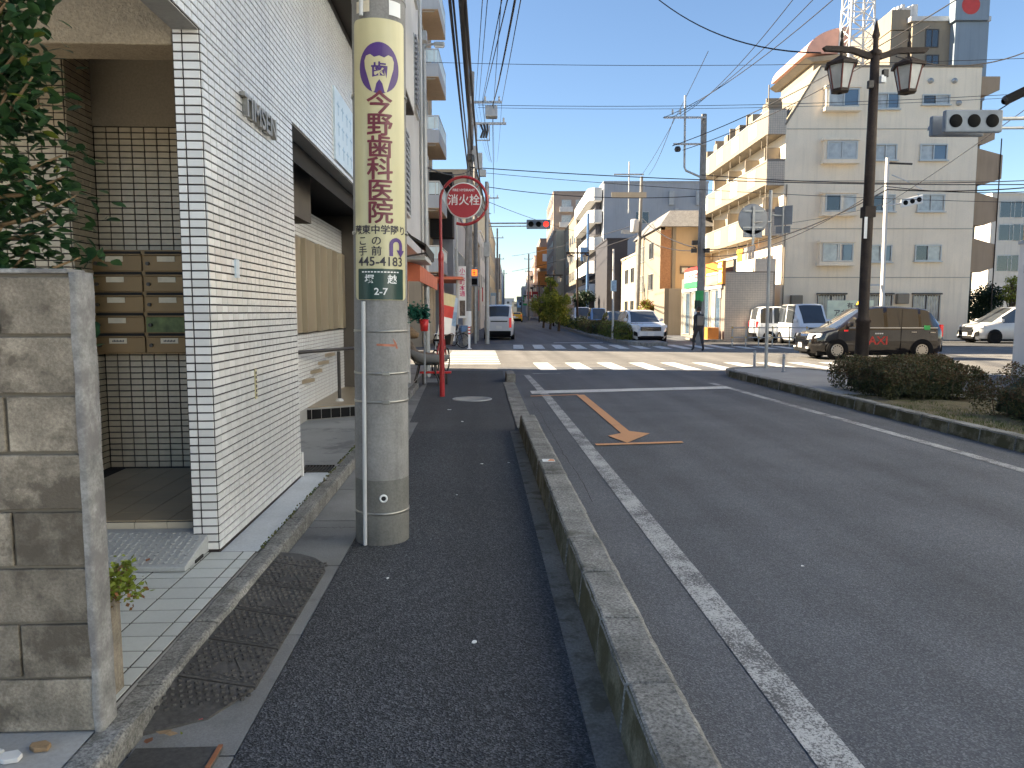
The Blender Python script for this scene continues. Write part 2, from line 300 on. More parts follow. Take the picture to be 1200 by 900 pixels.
# road-side kerb: one stone after the other
def stone(x0, x1, L, h, ch=.02, lean=0):
    m = MB(); m.prism([(x0, 0, -.02), (x1, 0, -.02), (x1, 0, h - ch), (x1 - ch, 0, h), (x0 + lean + ch*.5, 0, h), (x0 + lean, 0, h - ch*.5)], (0, L, 0))
    return m
def stone_mesh(x0, x1, L, h, mats, ch=.02, lean=0, seed=0):
    m = stone(x0, x1, L, h, ch, lean); rnd = random.Random(seed)
    for i in range(len(m.mi)): m.mi[i] = 0
    m.mi[-1] = m.mi[-2] = 1 if len(mats) > 1 else 0
    o = m.build('kerb_stone', list(mats)); me = o.data; bpy.data.objects.remove(o)
    bm = bmesh.new(); bm.from_mesh(me); bmesh.ops.subdivide_edges(bm, edges=[e for e in bm.edges if abs((e.verts[0].co-e.verts[1].co).y) > L*.8], cuts=6)
    for v in bm.verts:
        if v.co.z > h*.5: v.co += Vector((rnd.uniform(-.003, .003), 0, rnd.uniform(-.004, .003)))
    bmesh.ops.bevel(bm, geom=[e for e in bm.edges if len(e.link_faces) == 2 and e.calc_face_angle(0) > .6], offset=.006, segments=1, affect='EDGES')
    bm.to_mesh(me); bm.free(); return me
def kerb_root(name, label=None):
    o = bpy.data.objects.new(name, None); COL.objects.link(o); o['kind'] = 'structure'; BASE[o] = Vector((0, 0, 0)); return o
kr = kerb_root('road_kerb')
ks = [stone_mesh(.52, .745, .580, .205, ('kerb_concrete', 'kerb_moss'), .025, .018, i) for i in range(4)]
for i, j in enumerate(range(-3, 17)):
    piece(ks[i % 4], 'kerb_stone', (random.uniform(-.004, .004), -.365 + .6*j, random.uniform(-.004, .004)), kr, rot=(0, 0, random.uniform(-.004, .004)))
kf = [stone_mesh(.5, .755, .59, .022, ('kerb_concrete',), .008, 0, 9 + i) for i in range(3)]
for j in range(11): piece(kf[j % 3], 'kerb_stone', (0.002*j, 9.85 + .6*j, random.uniform(-.006, .002)), kr)
piece(stone_mesh(.56, .765, .85, .2, ('kerb_concrete', 'kerb_moss'), .02, .01, 20), 'kerb_stone', (.03, 16.45, 0), kr)
lk = kerb_root('left_kerb')
kl = [stone_mesh(-1.375, -1.262, .59, .102, ('kerb_concrete',), .012, 0, 30 + i) for i in range(4)]
for i, j in enumerate(range(-4, 26)):
    o = piece(kl[i % 4], 'kerb_stone', (random.uniform(-.004, .004), -.1 + .6*j, random.uniform(-.005, .005)), lk)
gk = kerb_root('gutter')
gs = []
for i in range(3):
    m = MB().box(-1.258, -.88, .004, .992, -.02, .006); m.v[5].z -= .004; m.v[6].z -= .004
    gs.append(mesh_of(m, 'gutter_slab', 'gutter_concrete'))
for j in range(-3, 19): piece(gs[j % 3], 'gutter_slab', (0, j*1.0 + .55, random.uniform(-.003, .001)), gk)
# moss line between kerb and wall strip
rm = MB()
for k in range(260):
    y = random.uniform(4.6, 9.8); x = -1.378 + random.gauss(0, .006); h = random.uniform(.006, .02); r = random.uniform(.004, .011)
    rm.lathe([(r, 0), (r*.7, h*.6), (0, h)], (x, y, .1), n=5)
o = rm.build('moss', 'grass'); props(o, 'thin line of green moss along the left kerb', 'moss', kind='stuff')
# median on the right
mr = kerb_root('median_kerb')
mk = [stone_mesh(6.12, 6.32, .59, .17, ('kerb_concrete', 'kerb_moss'), .03, .02, 40 + i) for i in range(3)]
for j in range(26): piece(mk[j % 3], 'kerb_stone', (random.uniform(-.005, .005) - .004*j, 2.1 + .6*j, random.uniform(-.005, .005)), mr)
c0, rad = Vector((7.22, 17.75, 0)), 1.2
for k in range(6):
    a0, a1 = pi - pi*k/6, pi - pi*(k + .96)/6
    P = lambda a, r, z: (c0.x + cos(a)*r, c0.y + sin(a)*r, z)
    MB().prism([P(a0, rad, -.02), P(a1, rad, -.02), P(a1, rad-.2, -.02), P(a0, rad-.2, -.02)], (0, 0, .185)).build('kerb_stone', 'kerb_concrete', mr, bevel=.012)
for j in range(12): piece(mk[j % 3], 'kerb_stone', (2.18 + random.uniform(-.004, .004), 10.5 + .6*j, 0), mr)
tip = [(6.25, 12.6), (8.35, 11.9), (8.35, 17.75)] + [(7.22 + cos(a)*1.12, 17.75 + sin(a)*1.12) for a in [pi*k/10 for k in range(11)]]
m = MB(); m.poly(*[(x, y, .150) for x, y in tip]); m.build('median_pavement', 'pavement_concrete')['kind'] = 'structure'
gm = MB(); nx, ny = 26, 60
for i in range(nx + 1):
    for j in range(ny + 1):
        x = 6.25 + 2.1*i/nx; y = 2 + 10.7*j/ny
        gm.v.append(Vector((x, y, .14 + (.05*noise.noise(Vector((x*1.3, y*1.3, 0))) + .02*noise.noise(Vector((x*5, y*5, 3)))) * min(1, 4*min(i, nx-i)/nx + .15))))
for i in range(nx):
    for j in range(ny): gm.f.append([i*(ny+1)+j, (i+1)*(ny+1)+j, (i+1)*(ny+1)+j+1, i*(ny+1)+j+1]); gm.mi.append(0); gm.sm.append(True)
gm.build('median_soil', 'soil')['kind'] = 'structure'
g = MB()
for k in range(5200):
    x, y = 6.33 + random.random()**1.5*1.2, random.uniform(7.2, 12.6)
    if noise.noise(Vector((x*1.1, y*.9, 5))) < -.05 and random.random() < .8: continue
    a = random.uniform(0, 2*pi); h = random.uniform(.015, .05); wd = .004; d = Vector((cos(a), sin(a), 0)); t = Vector((random.uniform(-.5, .5), random.uniform(-.5, .5), 1))*h
    p = Vector((x, y, .135)); g.poly(p - d*wd, p + d*wd, p + t)
props(g.build('grass', 'grass'), 'short patchy grass along the median kerb under the azaleas', 'grass', kind='stuff')
# far median
fm = kerb_root('far_median_kerb')
fp = [(6.05, 33.6), (7.2, 34.4), (7.2, 400), (4.7, 400), (4.7, 46), (5.2, 37), (5.5, 34.6)]
def off(p): return far(p[0], p[1])
m = MB(); m.prism([(*off(p).xy, -.02) for p in fp], (0, 0, .19)); m.build('far_median', 'kerb_concrete')['kind'] = 'structure'
# painted markings
def mark(name, pts, mat, z=.004, isfar=False): return sheet(name, pts, z, mat, isfar)
mark('edge_line', [(1.17, -3), (1.33, -3), (1.33, 13.6), (1.24, 18.4), (1.10, 18.4), (1.17, 13.6)], 'worn_white')
mark('right_edge_line', [(5.36, -3), (5.51, -3), (5.47, 8), (5.20, 16.2), (5.05, 16.2), (5.33, 8)], 'worn_white')
mark('stop_line', [(1.0, 14.15), (5.2, 14.95), (5.2, 15.4), (1.0, 14.65)], 'white_paint', .008)
mark('orange_bar', [(.95, 13.7), (1.87, 13.9), (1.87, 14.0), (.95, 13.8)], 'orange_paint', .009)
mark('orange_arrow', [(1.83, 13.9), (1.98, 13.92), (1.97, 9.62), (2.2, 9.42), (1.77, 8.75), (1.62, 9.26), (1.83, 9.46)], 'orange_paint', .010)
mark('orange_bar', [(1.37, 8.58), (2.45, 8.72), (2.45, 8.82), (1.37, 8.69)], 'orange_paint', .011)
for k, x in enumerate([1.64 + .984*i for i in range(12)]):
    if 5.9 < x < 6.1: pass
    mark('crosswalk_bar', [(x, 19.95 - .02*x), (x + .46, 19.95 - .02*x), (x + .46, 22.9 - .03*x), (x, 22.9 - .03*x)], 'white_paint', .005)
for k in range(14):
    x = .06 + .9*k
    mark('far_crosswalk_bar', [(x, 31.5), (x + .45, 31.5), (x + .45, 35.3), (x, 35.3)], 'white_paint', .005, True)
for k in range(9): mark('side_crosswalk_bar', [(-1.1, 22.3 + .9*k), (.62, 22.25 + .9*k), (.64, 22.75 + .9*k), (-1.1, 22.8 + .9*k)], 'white_paint', .005)
mark('far_stop_line', [(2.1, 37.3), (4.6, 37.3), (4.6, 37.75), (2.1, 37.75)], 'white_paint', .005, True)
mark('cross_lane_line', [(9, 26.2), (40, 26.2), (40, 26.35), (9, 26.35)], 'worn_white', .005, True)
mark('mark_dash', [(1.35, 18.75), (2.05, 18.7), (2.05, 18.85), (1.35, 18.9)], 'worn_white', .006)
for i, (x, y, s) in enumerate([(-.03, 3.42, .018), (-.55, 4.3, .012), (.02, 7.6, .018), (.3, 7.65, .012), (-.25, 10.6, .03), (-.5, 11.9, .04), (2.0, 4.4, .012), (-.2, 6.3, .01)]):
    pts = [(x + s*random.uniform(.5, 1.2)*cos(a), y + s*random.uniform(.5, 1.3)*sin(a)) for a in [2*pi*k/7 for k in range(7)]]
    o = MB().prism([(px, py, .0045) for px, py in pts], (0, 0, .003)).build('paper_scrap', 'white_print', loc=(x, y, .0045))
    props(o, ['tiny white paper scrap on the dark sidewalk nearest the camera', 'white speck on the sidewalk beside the dental sign pole', 'pale scrap in the middle of the sidewalk past the pole', 'pale scrap near the kerb past the pole', 'white scrap on the far sidewalk near the manhole', 'curled white scrap beside the red hydrant pole', 'white fleck on the road by the edge line', 'small pale fleck on the sidewalk right of the pole foot'][i], 'litter', 'scraps of litter on the paving')
# cracks: the joint between kerb and carriageway, and a few wandering cracks
def crack(name, pts, w_, z):
    m = MB(); n_ = len(pts)
    L_ = [Vector(p + (z,)) for p in pts]; d_ = [(L_[min(i+1, n_-1)] - L_[max(i-1, 0)]).normalized() for i in range(n_)]
    a = [p + Vector((-d.y, d.x, 0))*w_*random.uniform(.3, 1) for p, d in zip(L_, d_)]; b = [p - Vector((-d.y, d.x, 0))*w_*random.uniform(.3, 1) for p, d in zip(L_, d_)]
    for i in range(n_ - 1): m.poly(a[i], b[i], b[i+1], a[i+1])
    m.build(name, 'rubber')['kind'] = 'structure'
crack('road_joint', [(.757 + .007*noise.noise(Vector((0, y*3.1, 1))) + .004*noise.noise(Vector((0, y*11, 4))), y) for y in [1.2 + .06*k for k in range(260)]], .006, .0045)
crack('road_crack', [(.93 + .05*noise.noise(Vector((2, y*.5, 1))) + .012*noise.noise(Vector((0, y*4, 7))), y) for y in [6 + .1*k for k in range(70)]], .003, .0045)
crack('road_crack', [(x, 11.6 + .25*noise.noise(Vector((x*.6, 0, 3))) + .04*noise.noise(Vector((x*5, 0, 5)))) for x in [1.4 + .08*k for k in range(48)]], .004, .0045)
crack('gutter_crack', [(-.92 - .33*k/14 + .012*noise.noise(Vector((k*.7, 0, 2))), 5.35 + .03*noise.noise(Vector((k*.9, 1, 2)))) for k in range(15)], .004, .0085)
# round cover, grate
t = thing('manhole_cover', 'round pale manhole cover in the far sidewalk', 'manhole', (-.14, 13.35, 0))
m = MB().lathe([(.32, .003), (.315, .012), (.29, .013), (.285, .009), (.01, .009)], (-.14, 13.35, 0), n=28); m.build('cover', 'pavement_concrete', t)
m = MB().lathe([(.36, .003), (.36, .011), (.325, .011), (.325, .003)], (-.14, 13.35, 0), n=28); m.build('rim', 'galvanised', t)
t = thing('drain_grate', 'small dark drain grate beside the end of the tiled wall', 'grate', (-1.53, 6.95, .1))
m = MB()
for k in range(9): m.box(-1.66 + .03*k, -1.648 + .03*k, 6.82, 7.08, .1, .112)
m.box(-1.67, -1.395, 6.80, 6.822, .1, .114); m.box(-1.67, -1.395, 7.078, 7.1, .1, .114); m.build('bars', 'dark_metal', t)
MB().poly((-1.67, 6.8, .1), (-1.395, 6.8, .1), (-1.395, 7.1, .1), (-1.67, 7.1, .1)).build('pit', 'black_void', t)
# ------------------------------------------------------------------ step plates over the gutter
t = thing('step_plate_ramp', 'row of dark studded step plates bridging the gutter to the kerb', 'ramp', (-1.1, 3.6, 0))
Y0, PL = 3.02, .36
for k in range(6):
    y0 = 2.66 + PL*k*.985; y1 = y0 + PL - .018
    zz = lambda x: .016 + (x + .945) / (-1.262 + .945) * .058
    xs = [(-1.262, -.945)] * 2
    if k == 0: poly = [(-1.262, y0+.02), (-1.06, y0 + .13), (-.95, y1), (-1.262, y1)]
    elif k == 5: poly = [(-1.262, y0), (-.945, y0), (-.97, y0+.1), (-1.04, y0+.17), (-1.14, y0+.2), (-1.262, y0+.17)]
    else: poly = [(-1.262, y0), (-.945, y0), (-.945, y1), (-1.262, y1)]
    m = MB(); n = len(poly)
    zf = [(.28 if (k == 0 and i < 2) else 1) for i in range(n)]
    m.add([(x, y, zz(x)*q_) for (x, y), q_ in zip(poly, zf)] + [(x, y, max(.002, zz(x)*q_ - .014)) for (x, y), q_ in zip(poly, zf)], [list(range(n)), list(range(n, 2*n))[::-1]] + [(i, i+n, (i+1) % n+n, (i+1) % n) for i in range(n)])
    pl = m.build('plate', 'iron_plate', t)
    s = MB()
    for a in range(9):
        for b in range(9):
            x = -1.24 + .275*a/8 + (.015 if b % 2 else 0); y = y0 + .03 + (PL-.07)*b/8
            if k == 0 and y < y0 + .12*(x + 1.262)/.2 + .05: continue
            if k == 5 and y > y0 + .12: continue
            if 3 <= a <= 6 and abs((a-3)*.5 + 2.2 - b) < 1.2: continue
            s.lathe([(.0105, -.002), (.009, .007), (0, .0075)], (x, y, zz(x)), n=6, smooth=False)
    if 0 < k < 5:                       # raised arrow outline
        for (xa, ya, xb, yb) in ((-1.16, y0+.06, -1.0, y0+.04), (-1.0, y0+.04, -1.09, y0+.2), (-1.24, y0+.02, -.95, y0+.02)):
            s.cyl((xa, ya, zz(xa)+.001), (xb, yb, zz(xb)+.001), .004, n=5)
    if s.v: s.build('studs', 'iron_plate', pl)
t = thing('steel_cover', 'dark steel gutter cover with a rusty edge at the bottom of the picture', 'cover', (-1.05, 2.2, 0))
MB().box(-1.24, -.93, 1.2, 2.58, .008, .022).build('plate', 'iron_plate', t, bevel=.003)
MB().box(-.945, -.93, 1.2, 2.58, .0225, .028).build('rusty_edge', 'rust', t)
for k, (x, y, c) in enumerate([(-1.17, 2.66, 'wood'), (-1.2, 2.60, 'rust'), (-1.13, 2.63, 'wood'), (-1.06, 2.72, 'red_plastic'), (-1.09, 2.62, 'yellow_leaf')]):
    a = random.uniform(0, 6); r = [.022, .02, .018, .009, .006][k]; m = MB(); z = .03 + .004*k
    m.poly(*[(x + r*cos(a+q)*(1.5 if i % 2 else .9), y + r*sin(a+q)*.8, z + random.uniform(0, .012)) for i, q in enumerate([0, 1.2, 2.4, 3.6, 4.8])])
    props(m.build('fallen_leaf', c, loc=(x, y, .02)), ['curled brown leaf in the gutter by the block wall', 'rust coloured leaf wedged against the kerb foot', 'brown leaf beside the steel cover', 'small red petal on the step plate', 'tiny yellow leaf in the gutter'][k], 'leaf', 'fallen leaves in the gutter')
o = thing('kerb_reflector', 'orange and white marker stuck on top of the road kerb', 'marker', (.63, 6.75, .2))
MB().box(.575, .69, 6.69, 6.80, .203, .212).build('base', 'white_print', o, bevel=.003); MB().poly((.62, 6.70, .2125), (.685, 6.70, .2125), (.685, 6.78, .2125), (.65, 6.79, .2125)).build('stripe', 'orange_sign', o)
# ================================================================== tiles
TILES = []      # candidates of the tiled building: (apparent size, centre, axis)
def tile_boxes(y0, y1, z0, z1, x, sgn, axis, py=.1, pz=.05, g=.008, d=.007, first=0):
    """tiles of a face; axis 'x' = face looks along +-x (tiles run in y), 'y' = face looks along -y (tiles run in x)"""
    res = []; k = 0; a = y0
    while a < y1 - 1e-4:
        b = min(a + (first if (first and k == 0) else py), y1); zz = z0
        while zz < z1 - 1e-4:
            zb = min(zz + pz, z1); res.append((a + g/2, b - g/2, zz + g/2, zb - g/2)); zz = zb
        a = b; k += 1
    return [(axis, x, sgn, d, *r) for r in res]
def tile_verts(t):
    ax, x, s, d, a, b, c, e = t
    i = .0015
    if ax == 'x': f = lambda u, v, h: (x + s*h, u, v)
    else: f = lambda u, v, h: (u, x + s*h, v)
    vs = [f(a, c, 0), f(b, c, 0), f(b, e, 0), f(a, e, 0), f(a+i, c+i, d), f(b-i, c+i, d), f(b-i, e-i, d), f(a+i, e-i, d)]
    fs = [(4,5,6,7), (0,1,5,4), (1,2,6,5), (2,3,7,6), (3,0,4,7)]
    if (ax == 'x') == (s < 0): fs = [q[::-1] for q in fs]
    return vs, fs
def tile_mass(tiles, name, mat, parent):
    m = MB()
    for t in tiles: m.add(*tile_verts(t))
    o = m.build(name, mat, parent); o['kind'] = 'stuff'; return o
def tile_parts(tiles, mat, parent):
    cache = {}
    for t in tiles:
        ax, x, s, d, a, b, c, e = t
        key = (ax, s, round(b-a, 3), round(e-c, 3))
        if key not in cache:
            vs, fs = tile_verts((ax, 0, s, d, -(b-a)/2, (b-a)/2, -(e-c)/2, (e-c)/2)); cache[key] = mesh_of(MB().add(vs, fs), 'tile', mat)
        p = (x, (a+b)/2, (c+e)/2) if ax == 'x' else ((a+b)/2, x, (c+e)/2)
        p = Vector(p) + Vector((random.uniform(-.0006, .0006) if ax == 'x' else 0, 0, 0))
        piece(cache[key], 'tile', p, parent, rot=(random.uniform(-.004, .004), random.uniform(-.004, .004), random.uniform(-.006, .006)))
# ================================================================== tiled building on the left
tb = thing('tiled_building', 'white tiled building with recessed entrance and metal letters on its side wall', 'building', (-1.6, 4.52, .1))
m = MB(); m.box(-1.76, -1.606, 4.526, 6.625, .1, 3.198); m.box(-1.76, -1.606, 2.9, 13, 3.2, 4.88)
m.build('side_wall', 'grout', tb)
MB().box(-1.765, -1.6, 2.9, 13.02, 4.8805, 4.95).build('coping', 'dark_metal', tb)
T1 = tile_boxes(4.526, 6.625, .12, 3.2, -1.606, 1, 'x'); T2 = tile_boxes(-1.76, -1.606, .12, 3.2, 4.526, -1, 'y', first=.055)
T3 = tile_boxes(2.9, 10.6, 3.2, 4.88, -1.606, 1, 'x', d=.006)
near = sorted(T1, key=lambda t: (t[4] - 4.5)*1.6 + abs((t[6] + t[7])/2 - 1.6))
keep = near[:188]
tile_parts(T2 + keep, 'white_tile', tb)
ks_ = set(keep); tile_mass([t for t in T1 if t not in ks_] + T3, 'wall_tiles', 'white_tile_mass', tb)
MB().box(-1.757, -1.61, 2.905, 13, 3.192, 3.199).build('soffit_strip', 'pavement_concrete', tb)
MB().box(-1.62, -1.59, 6.626, 6.68, .1, .32).build('wall_foot', 'white_wall', tb)
m = MB(); m.box(-7, -1.77, 4.56, 4.84, 3.12, 4.9); m.build('entrance_beam', 'stucco', tb, bevel=.01)
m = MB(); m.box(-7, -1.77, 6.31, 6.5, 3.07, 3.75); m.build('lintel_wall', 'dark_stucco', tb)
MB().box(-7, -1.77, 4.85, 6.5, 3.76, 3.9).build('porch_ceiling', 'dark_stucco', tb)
m = MB(); m.box(-3.11, -1.77, 6.312, 6.5, .2, 3.068); m.box(-7, -3.12, 5.912, 6.45, .2, 3.75); m.build('recess_wall', 'grout', tb)
R = tile_boxes(-3.11, -1.77, .27, 3.065, 6.312, -1, 'y', d=.008) + tile_boxes(-4.4, -3.12, .27, 3.7, 5.912, -1, 'y', d=.008) + tile_boxes(5.912, 6.306, .27, 3.7, -3.12, 1, 'x', d=.008)
tile_mass(R, 'recess_tiles', 'buff_tile_mass', tb)
MB().box(-5, -1.77, 4.66, 6.31, .1, .262).build('entrance_floor', 'grout', tb)
fl = mesh_of(MB().box(-.0975, .0975, -.0975, .0975, 0, .008), 'floor_tile', 'brown_floor_tile')
for i in range(9):
    for j in range(9):
        x, y = -1.87 - .2*i, 4.765 + .2*j
        if y < 6.25 and not (x < -3.05 and y > 5.85): piece(fl, 'floor_tile', (x, y, .2622), tb)
rt = mesh_of(MB().box(-.098, .098, -.006, 0, -.07, .07), 'riser_tile', 'buff_tile')
for i in range(8): piece(rt, 'riser_tile', (-1.87 - .2*i, 4.659, .19), tb)
# porch paving
pm = kerb_root('porch_paving'); MB().poly((-3.6, 2.72, .1055), (-1.378, 2.72, .1055), (-1.378, 4.53, .1055), (-3.6, 4.53, .1055)).build('joint_bed', 'grout', pm)
ptm = mesh_of(MB().box(-.0945, .0945, -.0695, .0695, 0, .008), 'paving_tile', 'porch_tile'); pts_ = mesh_of(MB().box(-.034, .034, -.0695, .0695, 0, .008), 'paving_tile', 'porch_tile')
for j in range(12):
    y = 2.795 + .15*j
    piece(pts_, 'paving_tile', (-1.42, y, .101), pm)
    for i in range(7): piece(ptm, 'paving_tile', (-1.559 - .2*i, y, .101 + random.uniform(-.0008, .0008)), pm)
# upper storeys (cast the shade over the street)
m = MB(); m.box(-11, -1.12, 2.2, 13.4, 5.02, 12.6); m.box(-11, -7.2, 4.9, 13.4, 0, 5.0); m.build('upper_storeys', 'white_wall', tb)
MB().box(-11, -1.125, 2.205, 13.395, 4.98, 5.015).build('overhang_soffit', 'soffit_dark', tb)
# side stair court seen past the wall end
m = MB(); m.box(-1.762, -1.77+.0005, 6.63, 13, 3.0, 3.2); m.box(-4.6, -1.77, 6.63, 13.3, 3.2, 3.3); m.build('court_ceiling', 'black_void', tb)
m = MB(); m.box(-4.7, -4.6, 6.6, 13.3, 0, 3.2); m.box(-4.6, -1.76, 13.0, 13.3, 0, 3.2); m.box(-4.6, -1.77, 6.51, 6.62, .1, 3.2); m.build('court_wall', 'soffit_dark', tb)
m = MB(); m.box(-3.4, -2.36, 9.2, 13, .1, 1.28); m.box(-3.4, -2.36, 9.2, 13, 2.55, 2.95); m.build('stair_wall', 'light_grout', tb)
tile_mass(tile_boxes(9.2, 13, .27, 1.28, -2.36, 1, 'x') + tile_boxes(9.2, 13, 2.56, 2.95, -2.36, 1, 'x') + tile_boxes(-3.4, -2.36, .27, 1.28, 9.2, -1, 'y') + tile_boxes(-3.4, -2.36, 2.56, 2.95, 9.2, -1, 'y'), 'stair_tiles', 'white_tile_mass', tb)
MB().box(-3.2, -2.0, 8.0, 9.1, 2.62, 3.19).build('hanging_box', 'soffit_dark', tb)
for k in range(5):
    y0 = 9.12 + .86*k
    MB().prism([(-2.44, y0, 1.3), (-2.28, y0 + .03, 1.3), (-2.34, y0 + .85, 1.3), (-2.44, y0 + .85, 1.3)], (0, 0, 1.24)).build('door_panel', 'door_panel', tb, bevel=.004)
MB().box(-3.2, -2.445, 9.13, 9.2, 1.3, 2.54).build('door_panel', 'door_panel', tb)
m = MB(); m.prism([(-2.9, 9.86, .097), (-1.45, 10.72, .097), (-1.45, 13, .097), (-2.9, 13, .097)], (0, 0, .16)); m.build('landing', 'light_grout', tb)
d = Vector((1.45, .86, 0)).normalized(); nrm = Vector((d.y, -d.x, 0)); bt = MB().prism([(0, 0, 0), tuple(d*.128), tuple(d*.128 + Vector((0, 0, .13))), (0, 0, .13)], tuple(nrm*.008)); bt = mesh_of(bt, 'black_tile', 'rubber')
for k in range(12): piece(bt, 'black_tile', Vector((-2.9, 9.86, .108)) + d*(.003 + .138*k), tb)
m = MB(); m.prism([(-2.89, 9.92, .258), (-1.46, 10.77, .258), (-1.46, 13, .258), (-2.89, 13, .258)], (0, 0, .012)); m.build('landing_floor', 'brown_floor_tile', tb)
for k in range(4): MB().prism([(-2.352, 9.9 + .5*k, .62 + .09*k), (-2.352, 10.3 + .5*k, .62 + .09*k), (-2.27, 10.3 + .5*k, .62 + .09*k)], (0, 0, .05)).build('ledge', 'brown_floor_tile', tb)
hr = thing('handrail', 'dark metal handrail on one post in the side stair court', 'handrail', (-2.06, 10.95, .27))
MB().cyl((-2.06, 10.95, .27), (-2.06, 10.95, 1.0), .025, n=10).build('post', 'dark_metal', hr); MB().lathe([(.06, 0), (.05, .025), (.028, .04)], (-2.06, 10.95, .27), n=14).build('foot', 'white_wall', hr)
MB().tube([(-2.3, 9.3, 1.07), (-2.06, 10.95, 1.03), (-1.9, 12.6, .98)], .024, 8).build('rail', 'dark_metal', hr)
# letters, plates and marks on the side wall
m = MB(); text(m, 'TIMSEN', .20, (-1.596, 5.6, 2.965), (0, 1, 0), (0, 0, 1), .004, 1.18, depth=.035)
m.build('letters', 'steel_band', tb)
m = MB(); m.box(-1.603, -1.58, 8.5, 10.5, 3.26, 4.05); sg = m.build('wall_sign', 'pale_blue_sign', tb)
m = MB()
for r_ in range(3):
    for k in range(7): 
        y = 8.62 + .26*k + random.uniform(0, .05); z = 3.9 - .22*r_; m.box(-1.5795, -1.578, y, y + .15, z - .02, z); m.box(-1.5795, -1.578, y + .06, y + .085, z - .12, z + .03)
m.build('sign_marks', 'blue_print', sg)['kind'] = 'stuff'
MB().box(-1.6, -1.588, 4.98, 5.05, 1.80, 1.92).build('meter_plate', 'pale_blue_sign', tb)
m = MB().box(-1.6, -1.593, 5.33, 5.37, .96, 1.17); ys = m.build('warning_strip', 'sign_yellow', tb)
m = MB()
for k in range(6): m.box(-1.5935, -1.5925, 5.337, 5.363, .975 + .032*k, .995 + .032*k)
m.build('strip_print', 'black_print', ys)
pl = MB().box(-3.75, -3.5, 5.885, 5.903, 2.3, 2.56).build('number_plate', 'cream_card', tb); pl['label'] = 'pale plate with a black number 1'
m = MB(); text(m, '1', .24, (-3.58, 5.8845, 2.43), (1, 0, 0), (0, 0, 1), .008); m.build('number', 'black_print', pl)
# ------------------------------------------------------------------ mailboxes
mx_ = thing('mailbox_unit', 'bronze bank of ten mailboxes in two columns on the entrance wall', 'mailboxes', (-2.8, 6.3, 1.2))
MB().box(-3.13, -2.3, 6.2, 6.3, 1.235, 2.075).build('case', 'mailbox_bronze', mx_)
for c in range(2):
    for r in range(5):
        x0, z0 = -3.12 + .41*c, 1.245 + .165*r; x1 = x0 + .395
        d_ = MB().box(x0, x1, 6.186, 6.2, z0, z0 + .125).build('mailbox_door', 'green_worn' if (c, r) == (1, 1) else 'mailbox_bronze', mx_, bevel=.004)
        m = MB(); m.box(x0, x1, 6.170, 6.2, z0 + .128, z0 + .136); m.box(x0 + .01, x1 - .01, 6.192, 6.2005, z0 + .137, z0 + .158); m.mi = [0]*6 + [1]*6; m.build('slot', ['mailbox_bronze', 'black_void'], d_)
        if (c, r) != (1, 1): MB().box(x0 + .11, x0 + .25, 6.1825, 6.186, z0 + .075, z0 + .118).build('name_card', 'cream_card', d_)
        MB().cyl((x0 + .035, 6.186, z0 + .06), (x0 + .035, 6.17, z0 + .06), .015, n=10).build('knob', 'dark_metal', d_)
        if r == 0:
            m = MB()
            for q in range(8): m.box(x0 + .135 + .012*q, x0 + .143 + .012*q, 6.1815, 6.1825, z0 + .088, z0 + .1 + .004*(q % 2))
            m.build('card_print', 'black_print', d_)
# ------------------------------------------------------------------ small access ramp
t = thing('access_ramp', 'grey plastic chequered ramp wedge in front of the entrance step', 'ramp', (-2.1, 4.4, .11))
m = MB(); m.prism([(-2.75, 4.16, .112), (-2.75, 4.64, .112), (-2.75, 4.64, .225), (-2.75, 4.56, .225), (-2.75, 4.16, .14)], (1.08, 0, 0)); m.build('wedge', 'ramp_plastic', t, bevel=.006)
m = MB()
for i in range(24):
    for j in range(9):
        x, y = -2.70 + .043*i, 4.2 + .042*j; z = .1435 + (y - 4.16)*.2125
        m.prism([(x-.014, y, z), (x, y-.009, z-.002), (x+.014, y, z), (x, y+.009, z+.002)] if (i+j) % 2 else [(x-.006, y-.014, z-.003), (x+.006, y-.014, z-.003), (x+.006, y+.014, z+.003), (x-.006, y+.014, z+.003)], (0, 0, .004))
m.build('tread', 'ramp_plastic', t)['kind'] = 'stuff'
MB().box(-1.69, -1.664, 4.3, 4.42, .112, .13).build('end_notch', 'black_void', t)
# ------------------------------------------------------------------ block wall
bw = thing('block_wall', 'weathered concrete block garden wall at the left edge of the picture', 'wall', (-1.35, 2.56, .1))
MB().box(-3.4, -1.355, 2.572, 2.66, .1, 1.705).build('mortar_core', 'mortar_dark', bw)
for r in range(8):
    x = -1.353; k = 0
    while x > -3.2:
        wd = .395 if not (k == 0 and r % 2) else .25
        z = .1 + .2*r
        m = MB().box(x - wd + .007, x - .004, 2.557 + random.uniform(-.003, .003), 2.574, z + .005, z + .193); m.build('block', 'block', bw, bevel=.004)
        x -= wd; k += 1
bm = bmesh.new(); bmesh.ops.create_grid(bm, x_segments=4, y_segments=40, size=.5)
me = bpy.data.meshes.new('mortar_end')
m = MB(); nz = 44
prof = [(-1.365, 2.553), (-1.346, 2.553), (-1.336, 2.562), (-1.336, 2.655), (-1.346, 2.665), (-1.365, 2.665)]
for i in range(nz + 1):
    z = .1 + 1.612*i/nz
    for (x, y) in prof: m.v.append(Vector((x, y, z)) + Vector((noise.noise(Vector((x*30, y*9, z*7)))*.004, noise.noise(Vector((x*30, y*9, z*7 + 9)))*.003, 0)))
n = len(prof)
for i in range(nz):
    for k in range(n - 1): m.f.append([i*n+k, i*n+k+1, (i+1)*n+k+1, (i+1)*n+k]); m.mi.append(0); m.sm.append(True)
m.f.append([nz*n+k for k in range(n)]); m.mi.append(0); m.sm.append(False); m.build('mortar_end', 'mortar', bw)
bm.free()
